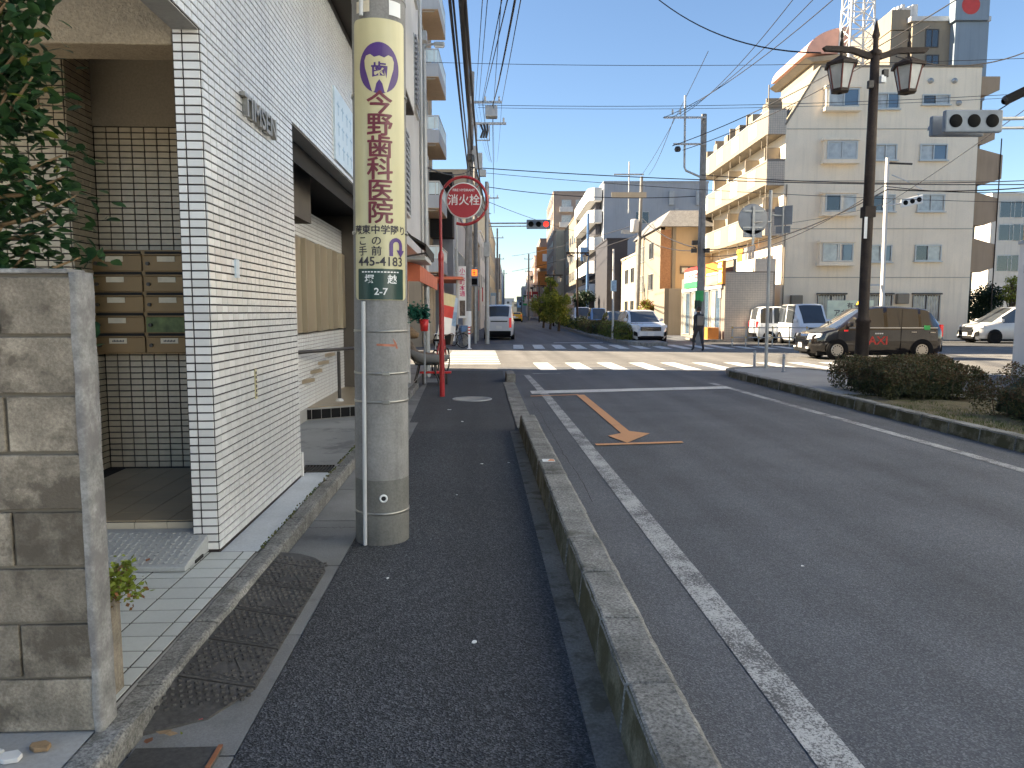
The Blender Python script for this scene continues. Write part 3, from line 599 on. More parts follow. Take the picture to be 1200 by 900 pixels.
m = MB().box(-3.4, -1.368, 2.553, 2.668, 1.706, 1.722); m.build('cap', 'mortar', bw, bevel=.004)
pw = thing('planter_wall', 'low stained concrete planter post behind the end of the block wall', 'planter', (-1.45, 2.85, .1))
m = MB().box(-1.60, -1.405, 2.74, 2.87, .1, .52); m.build('post', 'block', pw, bevel=.01); MB().box(-1.58, -1.42, 2.755, 2.855, .5205, .53).build('soil', 'soil', pw)
for k, (x, y) in enumerate([(-1.66, 2.42), (-1.56, 2.40), (-1.50, 2.46), (-1.77, 2.45)]):
    m = MB(); s = [.06, .05, .045, .07][k]
    m.prism([(x + s*cos(a)*random.uniform(.7, 1.1), y + s*.7*sin(a)*random.uniform(.7, 1.1), .1) for a in [.4 + 2*pi*q/6 for q in range(6)]], (0, 0, .016))
    props(m.build('broken_tile', ['white_wall', 'white_wall', 'wood', 'white_wall'][k], loc=(x, y, .1), bevel=.003), ['broken white tile lying at the foot of the block wall', 'smaller broken white tile nearer the kerb', 'brownish rubble piece beside the broken tiles', 'white tile shard at the very corner of the picture'][k], 'rubble', 'rubble at the foot of the block wall')
# ================================================================== leaves
def leaf_mesh(L, W, mat, name='leaf', fold=.25):
    m = MB(); pr = [(0, 0), (.28, .42), (.55, .5), (.8, .3), (1, 0)]
    vs = [(0, t*L, -.06*L*t*t) for t, _ in pr] + [(w_*W, t*L, fold*w_*W - .06*L*t*t) for t, w_ in pr[1:4]] + [(-w_*W, t*L, fold*w_*W - .06*L*t*t) for t, w_ in pr[1:4]]
    m.add(vs, [(0, 5, 1), (1, 5, 6, 2), (2, 6, 7, 3), (3, 7, 4), (0, 1, 8), (1, 2, 9, 8), (2, 3, 10, 9), (3, 4, 10)], True)
    return m
def scatter_leaves(mb, pts, L, rnd=random, flat=.6):
    for p in pts:
        d = Vector((rnd.gauss(0, 1), rnd.gauss(0, 1), rnd.gauss(0, flat))).normalized(); s = Vector((rnd.gauss(0, 1), rnd.gauss(0, 1), rnd.gauss(0, 1))).cross(d)
        if s.length < .01: continue
        s.normalize(); l = L*rnd.uniform(.6, 1.25); wd = l*.32; p = Vector(p)
        mb.add([p, p + d*l*.5 + s*wd, p + d*l, p + d*l*.5 - s*wd], [(0, 1, 2, 3)])
tr = thing('camellia_tree', 'glossy dark green camellia with round buds rising behind the block wall', 'tree', (-1.98, 3.05, .1))
rc = random.Random(3)
limbs = []; m = MB(); m.tube([(-1.98, 3.05, .1), (-1.96, 3.03, 1.0), (-1.94, 3.02, 1.9), (-1.92, 3.0, 2.8), (-1.9, 3.0, 3.4)], [.05, .045, .035, .025, .012], 8); m.build('trunk', 'bark', tr)
m = MB(); ends = []
for k in range(80):
    z = rc.uniform(1.4, 3.3); a = rc.uniform(-pi, pi); L = rc.uniform(.15, .36); p0 = Vector((-1.95, 3.02, z)); p1 = p0 + Vector((cos(a)*L, sin(a)*L*.65, rc.uniform(.05, .25)))
    if k < 9: p0.z = 1.5 + .2*k; p1 = p0 + Vector((rc.uniform(.3, .42) if k < 4 else rc.uniform(.2, .33), rc.uniform(-.15, .1), rc.uniform(.0, .2)))
    pm_ = (p0 + p1)/2 + Vector((0, 0, -.03)); m.tube([p0, pm_, p1], [.012, .008, .004], 5); ends += [(p0.lerp(p1, t), p1 - p0) for t in (.4, .55, .7, .85, 1, 1.05)]
m.build('branches', 'wood', tr)
lm = [mesh_of(leaf_mesh(.07, .036, 'camellia_leaf'), 'leaf', 'camellia_leaf'), mesh_of(leaf_mesh(.058, .03, 'camellia_leaf'), 'leaf', 'camellia_leaf'), mesh_of(leaf_mesh(.06, .03, 'x'), 'leaf', 'yellow_leaf')]
lf = []
for p, d in ends:
    for q in range(8): lf.append(p + Vector((rc.gauss(0, .055), rc.gauss(0, .055), rc.gauss(0, .055))))
vis = sorted([p for p in lf], key=lambda p: p.y - .8*p.x)
for p in vis[:290]:
    o = piece(lm[rc.choices([0, 1, 2], [5, 4, 1])[0]], 'leaf', p, tr, rot=(rc.uniform(-.9, .5), rc.uniform(-.7, .7), rc.uniform(0, 6.28)))
m = MB(); proto = leaf_mesh(.065, .034, 'x')
for p in vis[290:]:
    R_ = Matrix.LocRotScale(p, __import__('mathutils').Euler((rc.uniform(-.9, .5), rc.uniform(-.7, .7), rc.uniform(0, 6.28))), None)
    m.add([R_ @ v for v in proto.v], proto.f, True)
m.build('foliage', 'camellia_leaf', tr)['kind'] = 'stuff'
bud = mesh_of(MB().lathe([(0, -.014), (.009, -.008), (.0125, 0), (.009, .009), (0, .016)], n=8), 'bud', 'yellow_leaf')
for p, d in rc.sample(ends, 26): piece(bud, 'bud', p + Vector((0, -.05, .02)), tr)
pt = thing('potted_azalea', 'small red tinged azalea sprig growing from the planter post', 'plant', (-1.46, 2.81, .53))
m = MB()
tips = []
for k in range(14):
    a = rc.uniform(-1.2, 1.4); p1 = Vector((-1.46, 2.81, .53)) + Vector((cos(a)*rc.uniform(.05, .13), sin(a)*.08, rc.uniform(-.02, .07))); m.tube([(-1.46, 2.81, .525), Vector((-1.455, 2.81, .56)).lerp(p1, .5), p1], .003, 4); tips.append(p1)
m.build('stems', 'wood', pt)
m = MB(); scatter_leaves(m, [t + Vector((rc.gauss(0, .022), rc.gauss(0, .022), rc.gauss(0, .018))) for t in tips for _ in range(26)], .026, rc); m.build('foliage', 'tree_leaf', pt)['kind'] = 'stuff'
m = MB(); scatter_leaves(m, [t + Vector((rc.gauss(-.02, .03), rc.gauss(0, .03), rc.gauss(-.03, .018))) for t in tips for _ in range(9)], .026, rc); m.build('red_foliage', 'red_leaf', pt)['kind'] = 'stuff'
# ================================================================== utility pole with the dental sign
PC = Vector((-.683, 5.10, 0)); FRONT = math.atan2(-PC.y, -PC.x)
up = thing('concrete_utility_pole', 'concrete utility pole carrying the yellow dental clinic sign on the sidewalk', 'utility pole', tuple(PC))
RP = lambda z: .184 - .0033*z
MB().lathe([(RP(0), 0), (RP(0), 0.002), (RP(.45), .45)], PC, n=40).build('base', 'pole_base', up)
MB().lathe([(RP(.45), .45), (RP(2), 2), (RP(4), 4), (RP(12), 12), (.01, 12)], PC, n=40).build('shaft', 'pole_concrete', up)
def around(ang, r, z): return Vector((PC.x + cos(FRONT + ang)*r, PC.y + sin(FRONT + ang)*r, z))
def wrap(mb, vs, fs, z0, extra, cuts=24):
    bm = bmesh.new(); bv = [bm.verts.new(v) for v in vs]
    for f in fs:
        try: bm.faces.new([bv[i] for i in f])
        except ValueError: pass
    xs = [v.x for v in vs]; a, b = min(xs), max(xs); n_ = max(2, int((b - a)/.012))
    for k in range(1, n_):
        bmesh.ops.bisect_plane(bm, geom=bm.verts[:] + bm.edges[:] + bm.faces[:], plane_co=(a + (b-a)*k/n_, 0, 0), plane_no=(1, 0, 0))
    bm.verts.index_update(); out_ = []
    for v in bm.verts: z = z0 + v.co.y; out_.append(around(v.co.x/RP(2.5), RP(z) + extra, z))
    mb.add(out_, [[v.index for v in f.verts] for f in bm.faces]); bm.free()
for z in (.22, .98, 1.17, 1.45, 3.58, 3.66, 2.1, 2.98):
    r = RP(z) + (.003 if z not in (2.1, 2.98) else .008); m = MB().lathe([(r-.01, -.009), (r, -.008), (r, .008), (r-.01, .009)], PC + Vector((0, 0, z)), n=40); b_ = m.build('strap', 'steel_band', up)
    if .9 < z < 1.3: q = around(.15, r + .006, z); MB().box(q.x-.025, q.x+.025, q.y-.006, q.y+.006, z-.012, z+.012).build('buckle', 'steel_band', b_, bevel=.003)
m = MB(); a_ = -.62
m.tube([around(a_, RP(z) + .017, z) for z in (.01, .5, 1, 1.5, 1.645)], .0135, 8); m.tube([around(a_, RP(z) + .017, z) for z in (3.44, 3.8, 5)], .0135, 8); m.build('conduit', 'pvc', up)
q = around(.04, RP(.32), .33); nrm = (q - PC); nrm.z = 0; nrm.normalize()
MB().lathe([(.028, -.01), (.028, .006), (.016, .008), (.016, -.01)], q, nrm, 18).build('drain_ring', 'white_print', up); MB().lathe([(.016, .004), (.001, .004)], q, nrm, 14).build('drain_hole', 'black_void', up)
# the sign sheet
def arc_sheet(w_, h_, r=.03, n=10):
    pts = []
    for cx, cy, a0 in ((w_/2-r, h_/2-r, 0), (-w_/2+r, h_/2-r, pi/2), (-w_/2+r, -h_/2+r, pi), (w_/2-r, -h_/2+r, 1.5*pi)):
        pts += [Vector((cx + r*cos(a0 + pi/2*k/5), cy + r*sin(a0 + pi/2*k/5), 0)) for k in range(6)]
    return pts, [list(range(len(pts)))]
SZ0, SZ1 = 1.655, 3.425; SC = (SZ0 + SZ1)/2
m = MB(); wrap(m, *arc_sheet(.365, SZ1 - SZ0), SC, .009)
sg = m.build('dental_sign', 'sign_yellow', up); sg['label'] = 'tall yellow dental clinic sign wrapped round the pole'
for p in sg.data.polygons: p.use_smooth = True
zv = lambda v: N(446, v, 4.93).z
m = MB(); ring = [Vector((cos(2*pi*k/40)*.128, sin(2*pi*k/40)*.158, 0)) for k in range(40)]; wrap(m, ring, [list(range(40))], zv(80), .0105); m.build('emblem_disc', 'purple_print', sg)
half = [(0, .085), (.03, .075), (.055, .093), (.08, .085), (.092, .055), (.088, .01), (.07, -.05), (.052, -.11), (.042, -.142), (.03, -.135), (.018, -.085), (.0, -.06)]
tooth = [Vector((x, y, 0)) for x, y in half] + [Vector((-x, y, 0)) for x, y in half[::-1][1:-1]]
m = MB(); wrap(m, tooth, [list(range(len(tooth)))], zv(82), .012); m.build('emblem_tooth', 'sign_yellow', sg)
m = MB(); vs, fs = text_geo('歯', .105, .002); wrap(m, vs, fs, zv(84), .0135); m.build('emblem_character', 'purple_print', sg)
m = MB()
for k, ch in enumerate('今野歯科医院'):
    vs, fs = text_geo(ch, .152, 0, 1.08)
    for q, (dx, dy) in enumerate(((0, 0), (.0035, 0), (-.0035, 0), (0, .003), (0, -.003), (.0026, .0024), (-.0026, -.0024))): wrap(m, [p + Vector((dx, dy, 0)) for p in vs], fs, zv(122.5 + 25.7*k), .0115 + .0003*q)
m.build('clinic_name', 'maroon_print', sg)
m = MB()
vs, fs = text_geo('蕨東中学隣り', .062, .0012, .96); wrap(m, vs, fs, zv(270), .0115)
for ch, x, v in (('こ', -.115, 283), ('の', -.025, 283), ('手', -.115, 295), ('前', -.025, 295)):
    vs, fs = text_geo(ch, .066, .0008); wrap(m, [p + Vector((x, 0, 0)) for p in vs], fs, zv(v), .0115)
vs, fs = text_geo('445-4183', .082, .0012, .95); wrap(m, vs, fs, zv(307), .0115); m.build('small_print', 'black_print', sg)
m = MB(); arc = [(.062 + .04, -.055), (.062 + .04, .012)] + [(.105 + .04*cos(a) - .003, .012 + .04*sin(a)) for a in [pi*k/8 for k in range(8, -1, -1)]]
ow = [(.065, -.06), (.065, .012)] + [(.112 - .047*cos(a), .012 + .047*sin(a)) for a in [pi*k/10 for k in range(11)]] + [(.159, -.02), (.177, -.02), (.145, -.068), (.113, -.02), (.134, -.02), (.134, .012)] + [(.112 + .022*cos(a), .012 + .022*sin(a)) for a in [pi*k/10 for k in range(11)]] + [(.09, -.06)]
wrap(m, [Vector((x - .012, y, 0)) for x, y in ow], [list(range(len(ow)))], zv(289), .0115); m.build('turn_arrow', 'purple_print', sg)
m = MB(); wrap(m, *arc_sheet(.305, .2, .006), zv(333), .0112); gp = m.build('address_plate', 'sign_green', sg)
m = MB()
for ch, x, v, sz in (('塚', -.07, 328, .062), ('越', .07, 328, .062), ('2-7', 0, 342, .062)):
    vs, fs = text_geo(ch, sz, .0012); wrap(m, [p + Vector((x, 0, 0)) for p in vs], fs, zv(v), .013)
for k in range(12): vs = [Vector((-.12 + .02*k, 0, 0)), Vector((-.106 + .02*k, 0, 0)), Vector((-.106 + .02*k, .008, 0)), Vector((-.12 + .02*k, .008, 0))]; wrap(m, vs, [[0, 1, 2, 3]], zv(319.5), .013)
m.build('address_print', 'white_print', gp)
for nm, mat, ang, z, w_, h_ in (('yellow_label', 'sign_yellow', .12, 3.61, .1, .07), ('label_sticker', 'white_print', .62, 3.5, .09, .09), ('label_sticker', 'cream_card', -.62, 3.5, .1, .07)):
    m = MB(); wrap(m, [Vector((x + ang*RP(2.5), y, 0)) for x, y in ((-w_/2, -h_/2), (w_/2, -h_/2), (w_/2, h_/2), (-w_/2, h_/2))], [[0, 1, 2, 3]], z, .005); m.build(nm, mat, up)
m = MB(); vs = [Vector(p + (0,)) for p in ((-.03, 0), (.09, -.006), (.09, .01), (-.03, .014))]; wrap(m, vs, [[0, 1, 2, 3]], 1.355, .001); vs = [Vector(p + (0,)) for p in ((.075, .05), (.1, .02), (.115, -.02), (.1, -.02), (.085, .015))]; wrap(m, vs, [list(range(5))], 1.355, .0012); m.build('painted_arrow', 'faded_red', up)
up.rotation_euler.y = .0095
# ================================================================== buildings: helpers
def fmap(face, plane):                 # (along, out, up) -> point
    if face == '-y': return lambda a, o, z: (a, plane - o, z)
    if face == '+x': return lambda a, o, z: (plane + o, a, z)
    if face == '-x': return lambda a, o, z: (plane - o, a, z)
def fbox(m, f, a0, a1, o0, o1, z0, z1):
    p, q = f(a0, o0, z0), f(a1, o1, z1)
    return m.box(min(p[0], q[0]), max(p[0], q[0]), min(p[1], q[1]), max(p[1], q[1]), z0, z1)
def win(root, face, plane, a0, a1, z0, z1, split=2, glass='dark_glass', frame='frame_alu', d=.05, fw=.05, sill=False, name='window'):
    f = fmap(face, plane); m = MB()
    fbox(m, f, a0, a1, 0, d, z0, z0 + fw); fbox(m, f, a0, a1, 0, d, z1 - fw, z1); fbox(m, f, a0, a0 + fw, 0, d - .002, z0 + fw, z1 - fw); fbox(m, f, a1 - fw, a1, 0, d - .002, z0 + fw, z1 - fw)
    for k in range(1, split): c = a0 + (a1 - a0)*k/split; fbox(m, f, c - fw*.45, c + fw*.45, 0, d - .004, z0 + fw, z1 - fw)
    if sill: fbox(m, f, a0 - .06, a1 + .06, 0, d + .08, z0 - .06, z0 - .002)
    o = m.build(name, frame, root)
    gl = glass if isinstance(glass, (list, tuple)) else [glass]*split
    for k in range(split):
        b0, b1 = a0 + (a1 - a0)*k/split, a0 + (a1 - a0)*(k + 1)/split
        fbox(MB(), f, b0 + fw*.5, b1 - fw*.5, .004, .014 + .008*(k % 2), z0 + fw, z1 - fw).build('pane', gl[k % len(gl)], o)
    return o
def block(name, label, x0, x1, y0, y1, h, mat, rows=(), isfar=True, roofline=True, cat='building', group=None):
    t = thing(name, label, cat, ((x0 + x1)/2, y0, 0), group, isfar)
    MB().box(x0, x1, y0, y1, -.05, h).build('wall', mat, t)
    if roofline: MB().box(x0 - .08, x1 + .08, y0 - .08, y1 + .08, h, h + .18).build('parapet', mat, t)
    for (face, plane, list_a, z0s, wd, ht, gl) in rows:
        for z in z0s:
            for a in list_a: win(t, face, plane, a, a + wd, z, z + ht, 2, gl, 'frame_alu')
    return t
def arange(a, b, s): 
    r = []
    while a < b: r.append(a); a += s
    return r
# ------------------------------------------------------------------ L2: white building past the pole
b2 = thing('white_shop_building', 'tall white building on the left with louvred windows above an orange awning shop', 'building', (-1.62, 13.5, .1))
MB().box(-11, -1.62, 13.5, 21.35, 3.1, 13.2).build('wall', 'white_wall', b2)
MB().box(-11, -2.1, 13.5, 21.0, .05, 3.1).build('shop_wall', 'plain_tan', b2)
for (y0, z0, z1) in ((15.9, 6.6, 8.3), (15.9, 3.7, 5.4), (15.9, 9.4, 11.2), (18.8, 6.6, 8.3), (18.8, 9.4, 11.2)):
    wv = win(b2, '+x', -1.62, y0, y0 + 1.5, z0, z1, 2, 'dark_glass', 'frame_alu', .07)
    m = MB()
    for k in range(int((z1 - z0)/.12)): m.box(-1.545, -1.50, y0 + .05, y0 + .72, z0 + .06 + .12*k, z0 + .12 + .12*k)
    lv = m.build('louvre', 'grey_wall', wv); lv['kind'] = 'stuff'
m = MB().cyl((-1.56, 20.9, 2.6), (-1.56, 20.9, 14), .05, n=10); m.build('downpipe', 'frame_alu', b2)
for z in (8.9, 5.6): MB().box(-1.62, -1.4, 21.0, 21.3, z, z + .25).build('wall_lamp', 'galvanised', b2)
for k in range(7): MB().box(-2.1, -1.98, 15.2 + .95*k, 15.36 + .95*k, .1, 2.6).build('shop_post', 'cream_post', b2)
for k in range(6): win(b2, '+x', -2.1, 15.4 + .95*k, 16.1 + .95*k, .5, 2.4, 1, 'dark_glass' if k % 2 else 'curtain_glass', 'cream_post', .04, name='shop_window')
m = MB(); m.prism([(-2.1, 15.0, 2.75), (-1.18, 15.0, 2.5), (-1.18, 15.0, 2.18), (-1.21, 15.0, 2.18), (-1.21, 15.0, 2.47), (-2.1, 15.0, 2.72)], (0, 6.2, 0)); aw = m.build('shop_awning', 'orange_awning', b2)
MB().poly((-2.1, 15.0, 2.72), (-1.21, 15.0, 2.47), (-1.21, 15.0, 2.18), (-2.1, 15.0, 2.18)).build('awning_end', 'orange_awning', aw)
a2 = thing('dark_awning', 'small sagging dark canvas awning above the orange one', 'awning', (-1.62, 13.9, 2.6))
m = MB(); m.prism([(-1.62, 14.0, 3.35), (-1.25, 14.0, 2.98), (-.98, 14.0, 2.82), (-.98, 14.0, 2.66), (-1.0, 14.0, 2.66), (-1.0, 14.0, 2.79), (-1.27, 14.0, 2.94), (-1.62, 14.0, 3.31)], (0, 2.4, 0)); m.build('canvas', 'dark_awning', a2)
m = MB(); m.tube([(-1.62, 14.02, 2.55), (-1.0, 14.02, 2.66), (-1.0, 16.35, 2.66), (-1.62, 16.35, 2.55)], .018, 6); m.tube([(-1.62, 15.2, 2.6), (-1.0, 15.2, 2.7)], .015, 6); m.build('frame', 'dark_metal', a2)
m = MB(); m.box(-1.6, -1.02, 14.3, 16.1, 2.56, 2.63); m.build('light_box', 'white_wall', a2)
# things in front of the shop
t = thing('street_light_pole', 'slim grey steel street light pole in front of the white shop building', 'street light', (-1.26, 18, .0))
MB().cyl((-1.26, 18, 0), (-1.26, 18, 7.75), .07, .045, 12).build('post', 'galvanised', t); m = MB(); m.tube([(-1.26, 18, 7.6), (-1.2, 17.95, 7.72), (-.98, 17.9, 7.74)], .03, 8); m.build('arm', 'galvanised', t)
m = MB().box(-1.02, -.78, 17.83, 17.97, 7.68, 7.77); m.build('lamp_head', 'galvanised', t, bevel=.02); MB().box(-1.0, -.8, 17.85, 17.95, 7.66, 7.679).build('lamp_lens', 'white_print', t)
t = thing('garland_planter', 'green garland hanging on a white post with a red tin by the shop', 'planter', (-1.42, 15.4, .1))
MB().box(-1.5, -1.43, 15.35, 15.42, .1, 1.62).build('post', 'white_wall', t); MB().cyl((-1.55, 15.4, 1.58), (-1.0, 15.5, 1.62), .008, n=6).build('bar', 'galvanised', t)
m = MB(); rg = random.Random(5)
scatter_leaves(m, [(-1.56 + .5*rg.random(), 15.4 + rg.gauss(0, .06), 1.53 + rg.gauss(0, .07) + .04*sin(9*rg.random())) for _ in range(900)], .07, rg); m.build('garland', 'green_cloth', t)['kind'] = 'stuff'
m = MB().lathe([(.0, 1.18), (.075, 1.18), (.095, 1.42), (.085, 1.42), (.07, 1.2)], (-1.13, 15.3, 0), n=14); m.build('tin', 'red_plastic', t); MB().cyl((-1.13, 15.3, .1), (-1.13, 15.3, 1.18), .02, n=8).build('stand', 'sign_back', t)
# hydrant sign
hs = thing('hydrant_sign', 'round red hydrant sign ringed by a curved red pole on the sidewalk', 'sign', (-.70, 13.8, 0))
HC = Vector((-.275, 13.8, 3.585))
MB().cyl((-.70, 13.8, 0), (-.70, 13.8, 2.5), .048, n=16).build('post', 'red_enamel', hs); MB().lathe([(.048, 2.5), (.053, 2.52), (.053, 2.62), (.03, 2.68)], (-.70, 13.8, 0), n=16).build('collar', 'red_enamel', hs)
pth = [(-.70, 13.8, 2.6), (-.70, 13.8, 3.45)] + [HC + Vector((cos(a)*.425, 0, sin(a)*.425)) for a in [pi*1.02 - k*(pi*1.02 + 1.9)/30 for k in range(31)]]
MB().tube(pth, .027, 10).build('hoop', 'red_enamel', hs)
d_ = MB().lathe([(.001, -.02), (.31, -.02), (.325, -.015), (.325, .01), (.001, .012)], HC, (0, 1, 0), 48).build('disc', 'white_print', hs)
MB().lathe([(.305, -.023), (.001, -.0232)], HC, (0, 1, 0), 48, smooth=False).build('red_face', 'red_sign', d_)
m = MB(); text(m, '消火栓', .205, HC + Vector((0, -.0255, .0)), (1, 0, 0), (0, 0, 1), .002, .95); text(m, 'FIRE HYDRANT', .062, HC + Vector((0, -.0255, .185)), (1, 0, 0), (0, 0, 1), .001, .95); m.build('lettering', 'white_print', d_)
for a in (.8, 2.35, -.9): MB().cyl(HC + Vector((cos(a)*.32, 0, sin(a)*.32)), HC + Vector((cos(a)*.42, 0, sin(a)*.42)), .008, n=6).build('bracket', 'red_enamel', hs)
# heaped chair, bench plank, bicycles
ch = thing('heaped_chair', 'black framed chair heaped with brown blankets at the sidewalk edge', 'chair', (-1.12, 16.2, 0))
for (xa, ya, xb, yb) in ((-1.42, 15.85, -1.35, 16.0), (-.85, 15.85, -.95, 16.0), (-1.42, 16.5, -1.35, 16.4), (-.85, 16.5, -.95, 16.4)): MB().tube([(xa, ya, 0), (xb, yb, .25), (xb + (.04 if xb < -1.1 else -.02), yb, .45)], .018, 8).build('leg', 'dark_metal', ch)
MB().tube([(-1.37, 16.0, .45), (-1.62, 16.0, .98)], .018, 8).build('back_post', 'dark_metal', ch); MB().tube([(-1.37, 16.4, .45), (-1.62, 16.4, .98)], .018, 8).build('back_post', 'dark_metal', ch)
MB().prism([(-1.38, 15.98, .43), (-.9, 15.98, .43), (-.9, 16.42, .43), (-1.38, 16.42, .43)], (0, 0, .03)).build('seat', 'dark_metal', ch)
def lump(path, name, mat, parent, sd=0, n=12):
    m = MB(); rr = []
    for i, (p, r) in enumerate(path): rr.append((Vector(p), r))
    vs = []
    for i, (p, r) in enumerate(rr):
        ax = (rr[min(i+1, len(rr)-1)][0] - rr[max(i-1, 0)][0])
        for q in m.ring(p, ax, r, n): vs.append(p + (q - p)*(1 + .28*noise.noise(q*7 + Vector((sd, 0, 0)))))
    fs = [(i*n+k, (i+1)*n+k, (i+1)*n+(k+1) % n, i*n+(k+1) % n) for i in range(len(rr)-1) for k in range(n)] + [list(range(n)), list(range((len(rr)-1)*n, len(rr)*n))[::-1]]
    m.add(vs, fs, True); return m.build(name, mat, parent)
def arcpath(pts, rads, n=14):
    res = []
    for k in range(n + 1):
        t_ = k/n*(len(pts)-1); i = min(int(t_), len(pts)-2); f_ = t_ - i
        res.append((Vector(pts[i]).lerp(Vector(pts[i+1]), f_), rads[i]*(1-f_) + rads[i+1]*f_))
    return res
lump(arcpath([(-1.62, 16.2, 1.02), (-1.4, 16.2, .62), (-1.0, 16.2, .54), (-.7, 16.2, .56)], [.06, .14, .14, .05]), 'blanket', 'brown_cloth', ch, 1)
lump(arcpath([(-1.5, 15.98, .74), (-1.25, 15.96, .58), (-.85, 15.96, .55), (-.65, 16, .62)], [.05, .1, .09, .04]), 'blanket', 'grey_cloth', ch, 4)
bd = thing('blanket_bundle', 'brown bundle perched on top of the heaped chair', 'bundle', (-1.5, 16.2, .95)); lump(arcpath([(-1.66, 16.2, 1.09), (-1.5, 16.2, 1.12), (-1.32, 16.2, 1.06)], [.05, .13, .06]), 'bundle', 'wood', bd, 8)
t = thing('red_plank', 'red plank lying low under the heaped chair', 'plank', (-1.0, 16.25, .2)); MB().box(-1.3, -.62, 16.1, 16.34, .24, .28).build('board', 'red_plastic', t, bevel=.006); MB().box(-1.25, -1.2, 16.12, 16.3, 0, .24).build('trestle', 'dark_metal', t); MB().box(-.75, -.7, 16.12, 16.3, 0, .24).build('trestle', 'dark_metal', t)
def bicycle(label, loc, ang, col, basket=None):
    t = thing('bicycle', label, 'bicycle', loc, 'bicycles by the shop'); L = Vector(loc); ca, sa = cos(ang), sin(ang)
    W = lambda a, o, z: L + Vector((a*ca - o*sa, a*sa + o*ca, z))
    ax = Vector((-sa, ca, 0))
    for a in (-.52, .52):
        w_ = MB().tube([W(a + .3*cos(q), 0, .33 + .3*sin(q)) for q in [2*pi*k/24 for k in range(24)]], .019, 6, True).build('wheel', 'rubber', t)
        m = MB()
        for k in range(10): q = 2*pi*k/10; m.cyl(W(a, 0, .33), W(a + .29*cos(q), 0, .33 + .29*sin(q)), .0025, n=4, caps=False)
        m.build('spokes', 'chrome', w_)
    m = MB()
    for p, q in (((-.52, .33), (-.08, .3)), ((-.08, .3), (.36, .72)), ((-.08, .3), (-.22, .8)), ((-.22, .72), (-.52, .33)), ((.34, .88), (.52, .33)), ((-.2, .62), (.36, .68))): m.cyl(W(p[0], 0, p[1]), W(q[0], 0, q[1]), .018, n=8)
    m.build('frame', col, t)
    m = MB(); m.tube([W(.25, -.27, .98), W(.36, -.2, 1.02), W(.34, 0, .95), W(.36, .2, 1.02), W(.25, .27, .98)], .013, 6); m.cyl(W(.34, 0, .86), W(.34, 0, .96), .014, n=6); m.build('handlebar', 'chrome', t)
    m = MB(); m.prism([W(-.36, -.08, .84), W(-.36, .08, .84), W(-.08, .025, .84), W(-.08, -.025, .84)], (0, 0, .05)); m.build('saddle', 'rubber', t, bevel=.015)
    if basket:
        m = MB(); b0, b1 = [W(.42, -.13, .72), W(.62, -.13, .72), W(.62, .13, .72), W(.42, .13, .72)], [W(.38, -.18, .98), W(.68, -.18, .98), W(.68, .18, .98), W(.38, .18, .98)]
        for k in range(4): m.poly(b0[k], b0[(k+1) % 4], b1[(k+1) % 4], b1[k])
        m.poly(*b0); m.build('basket', basket, t)
bicycle('red framed bicycle parked behind the heaped chair', (-.98, 18.9, 0), 1.35, 'red_enamel', 'dark_metal')
bicycle('dark bicycle with a blue basket near the far shop', (-1.2, 31.9, 0), .4, 'dark_metal', 'car_blue')
bicycle('bicycle lying close to the nobori banners', (-1.5, 33.6, 0), .9, 'frame_alu', 'dark_metal')
# nobori banners
def nobori(label, x, y, w_, h_, mats, lean, isfar=True):
    t = thing('nobori_banner', label, 'banner', (x, y, 0), 'nobori banners by the far corner shop', isfar); m = MB().cyl((x, y, 0), (x + lean*1.1, y, h_ + .5), .015, n=8); m.build('rod', 'frame_alu', t)
    n = 10
    for q, mt in enumerate(mats):
        m = MB(); k0, k1 = q/len(mats), (q+1)/len(mats)
        vs = []
        for i in range(n+1):
            tt = k0 + (k1-k0)*i/n; z = .45 + h_*tt
            for j in range(5): vs.append((x + lean*z/(h_+.5)*1.1 + w_*j/4, y - .02 + .05*sin(j*1.7 + z*2), z - .03*j))
        m.add(vs, [(i*5+j, i*5+j+1, (i+1)*5+j+1, (i+1)*5+j) for i in range(n) for j in range(4)], True); m.build('cloth', mt, t)
nobori('yellow and red nobori banner leaning by the far corner', -3.2, 31.0, .5, 1.9, ['white_print', 'white_print', 'red_print', 'sign_yellow'], .35)
nobori('blue and white nobori banner beside the yellow one', -2.85, 31.6, .36, 1.8, ['white_print', 'blue_print', 'pale_blue_sign'], .2)
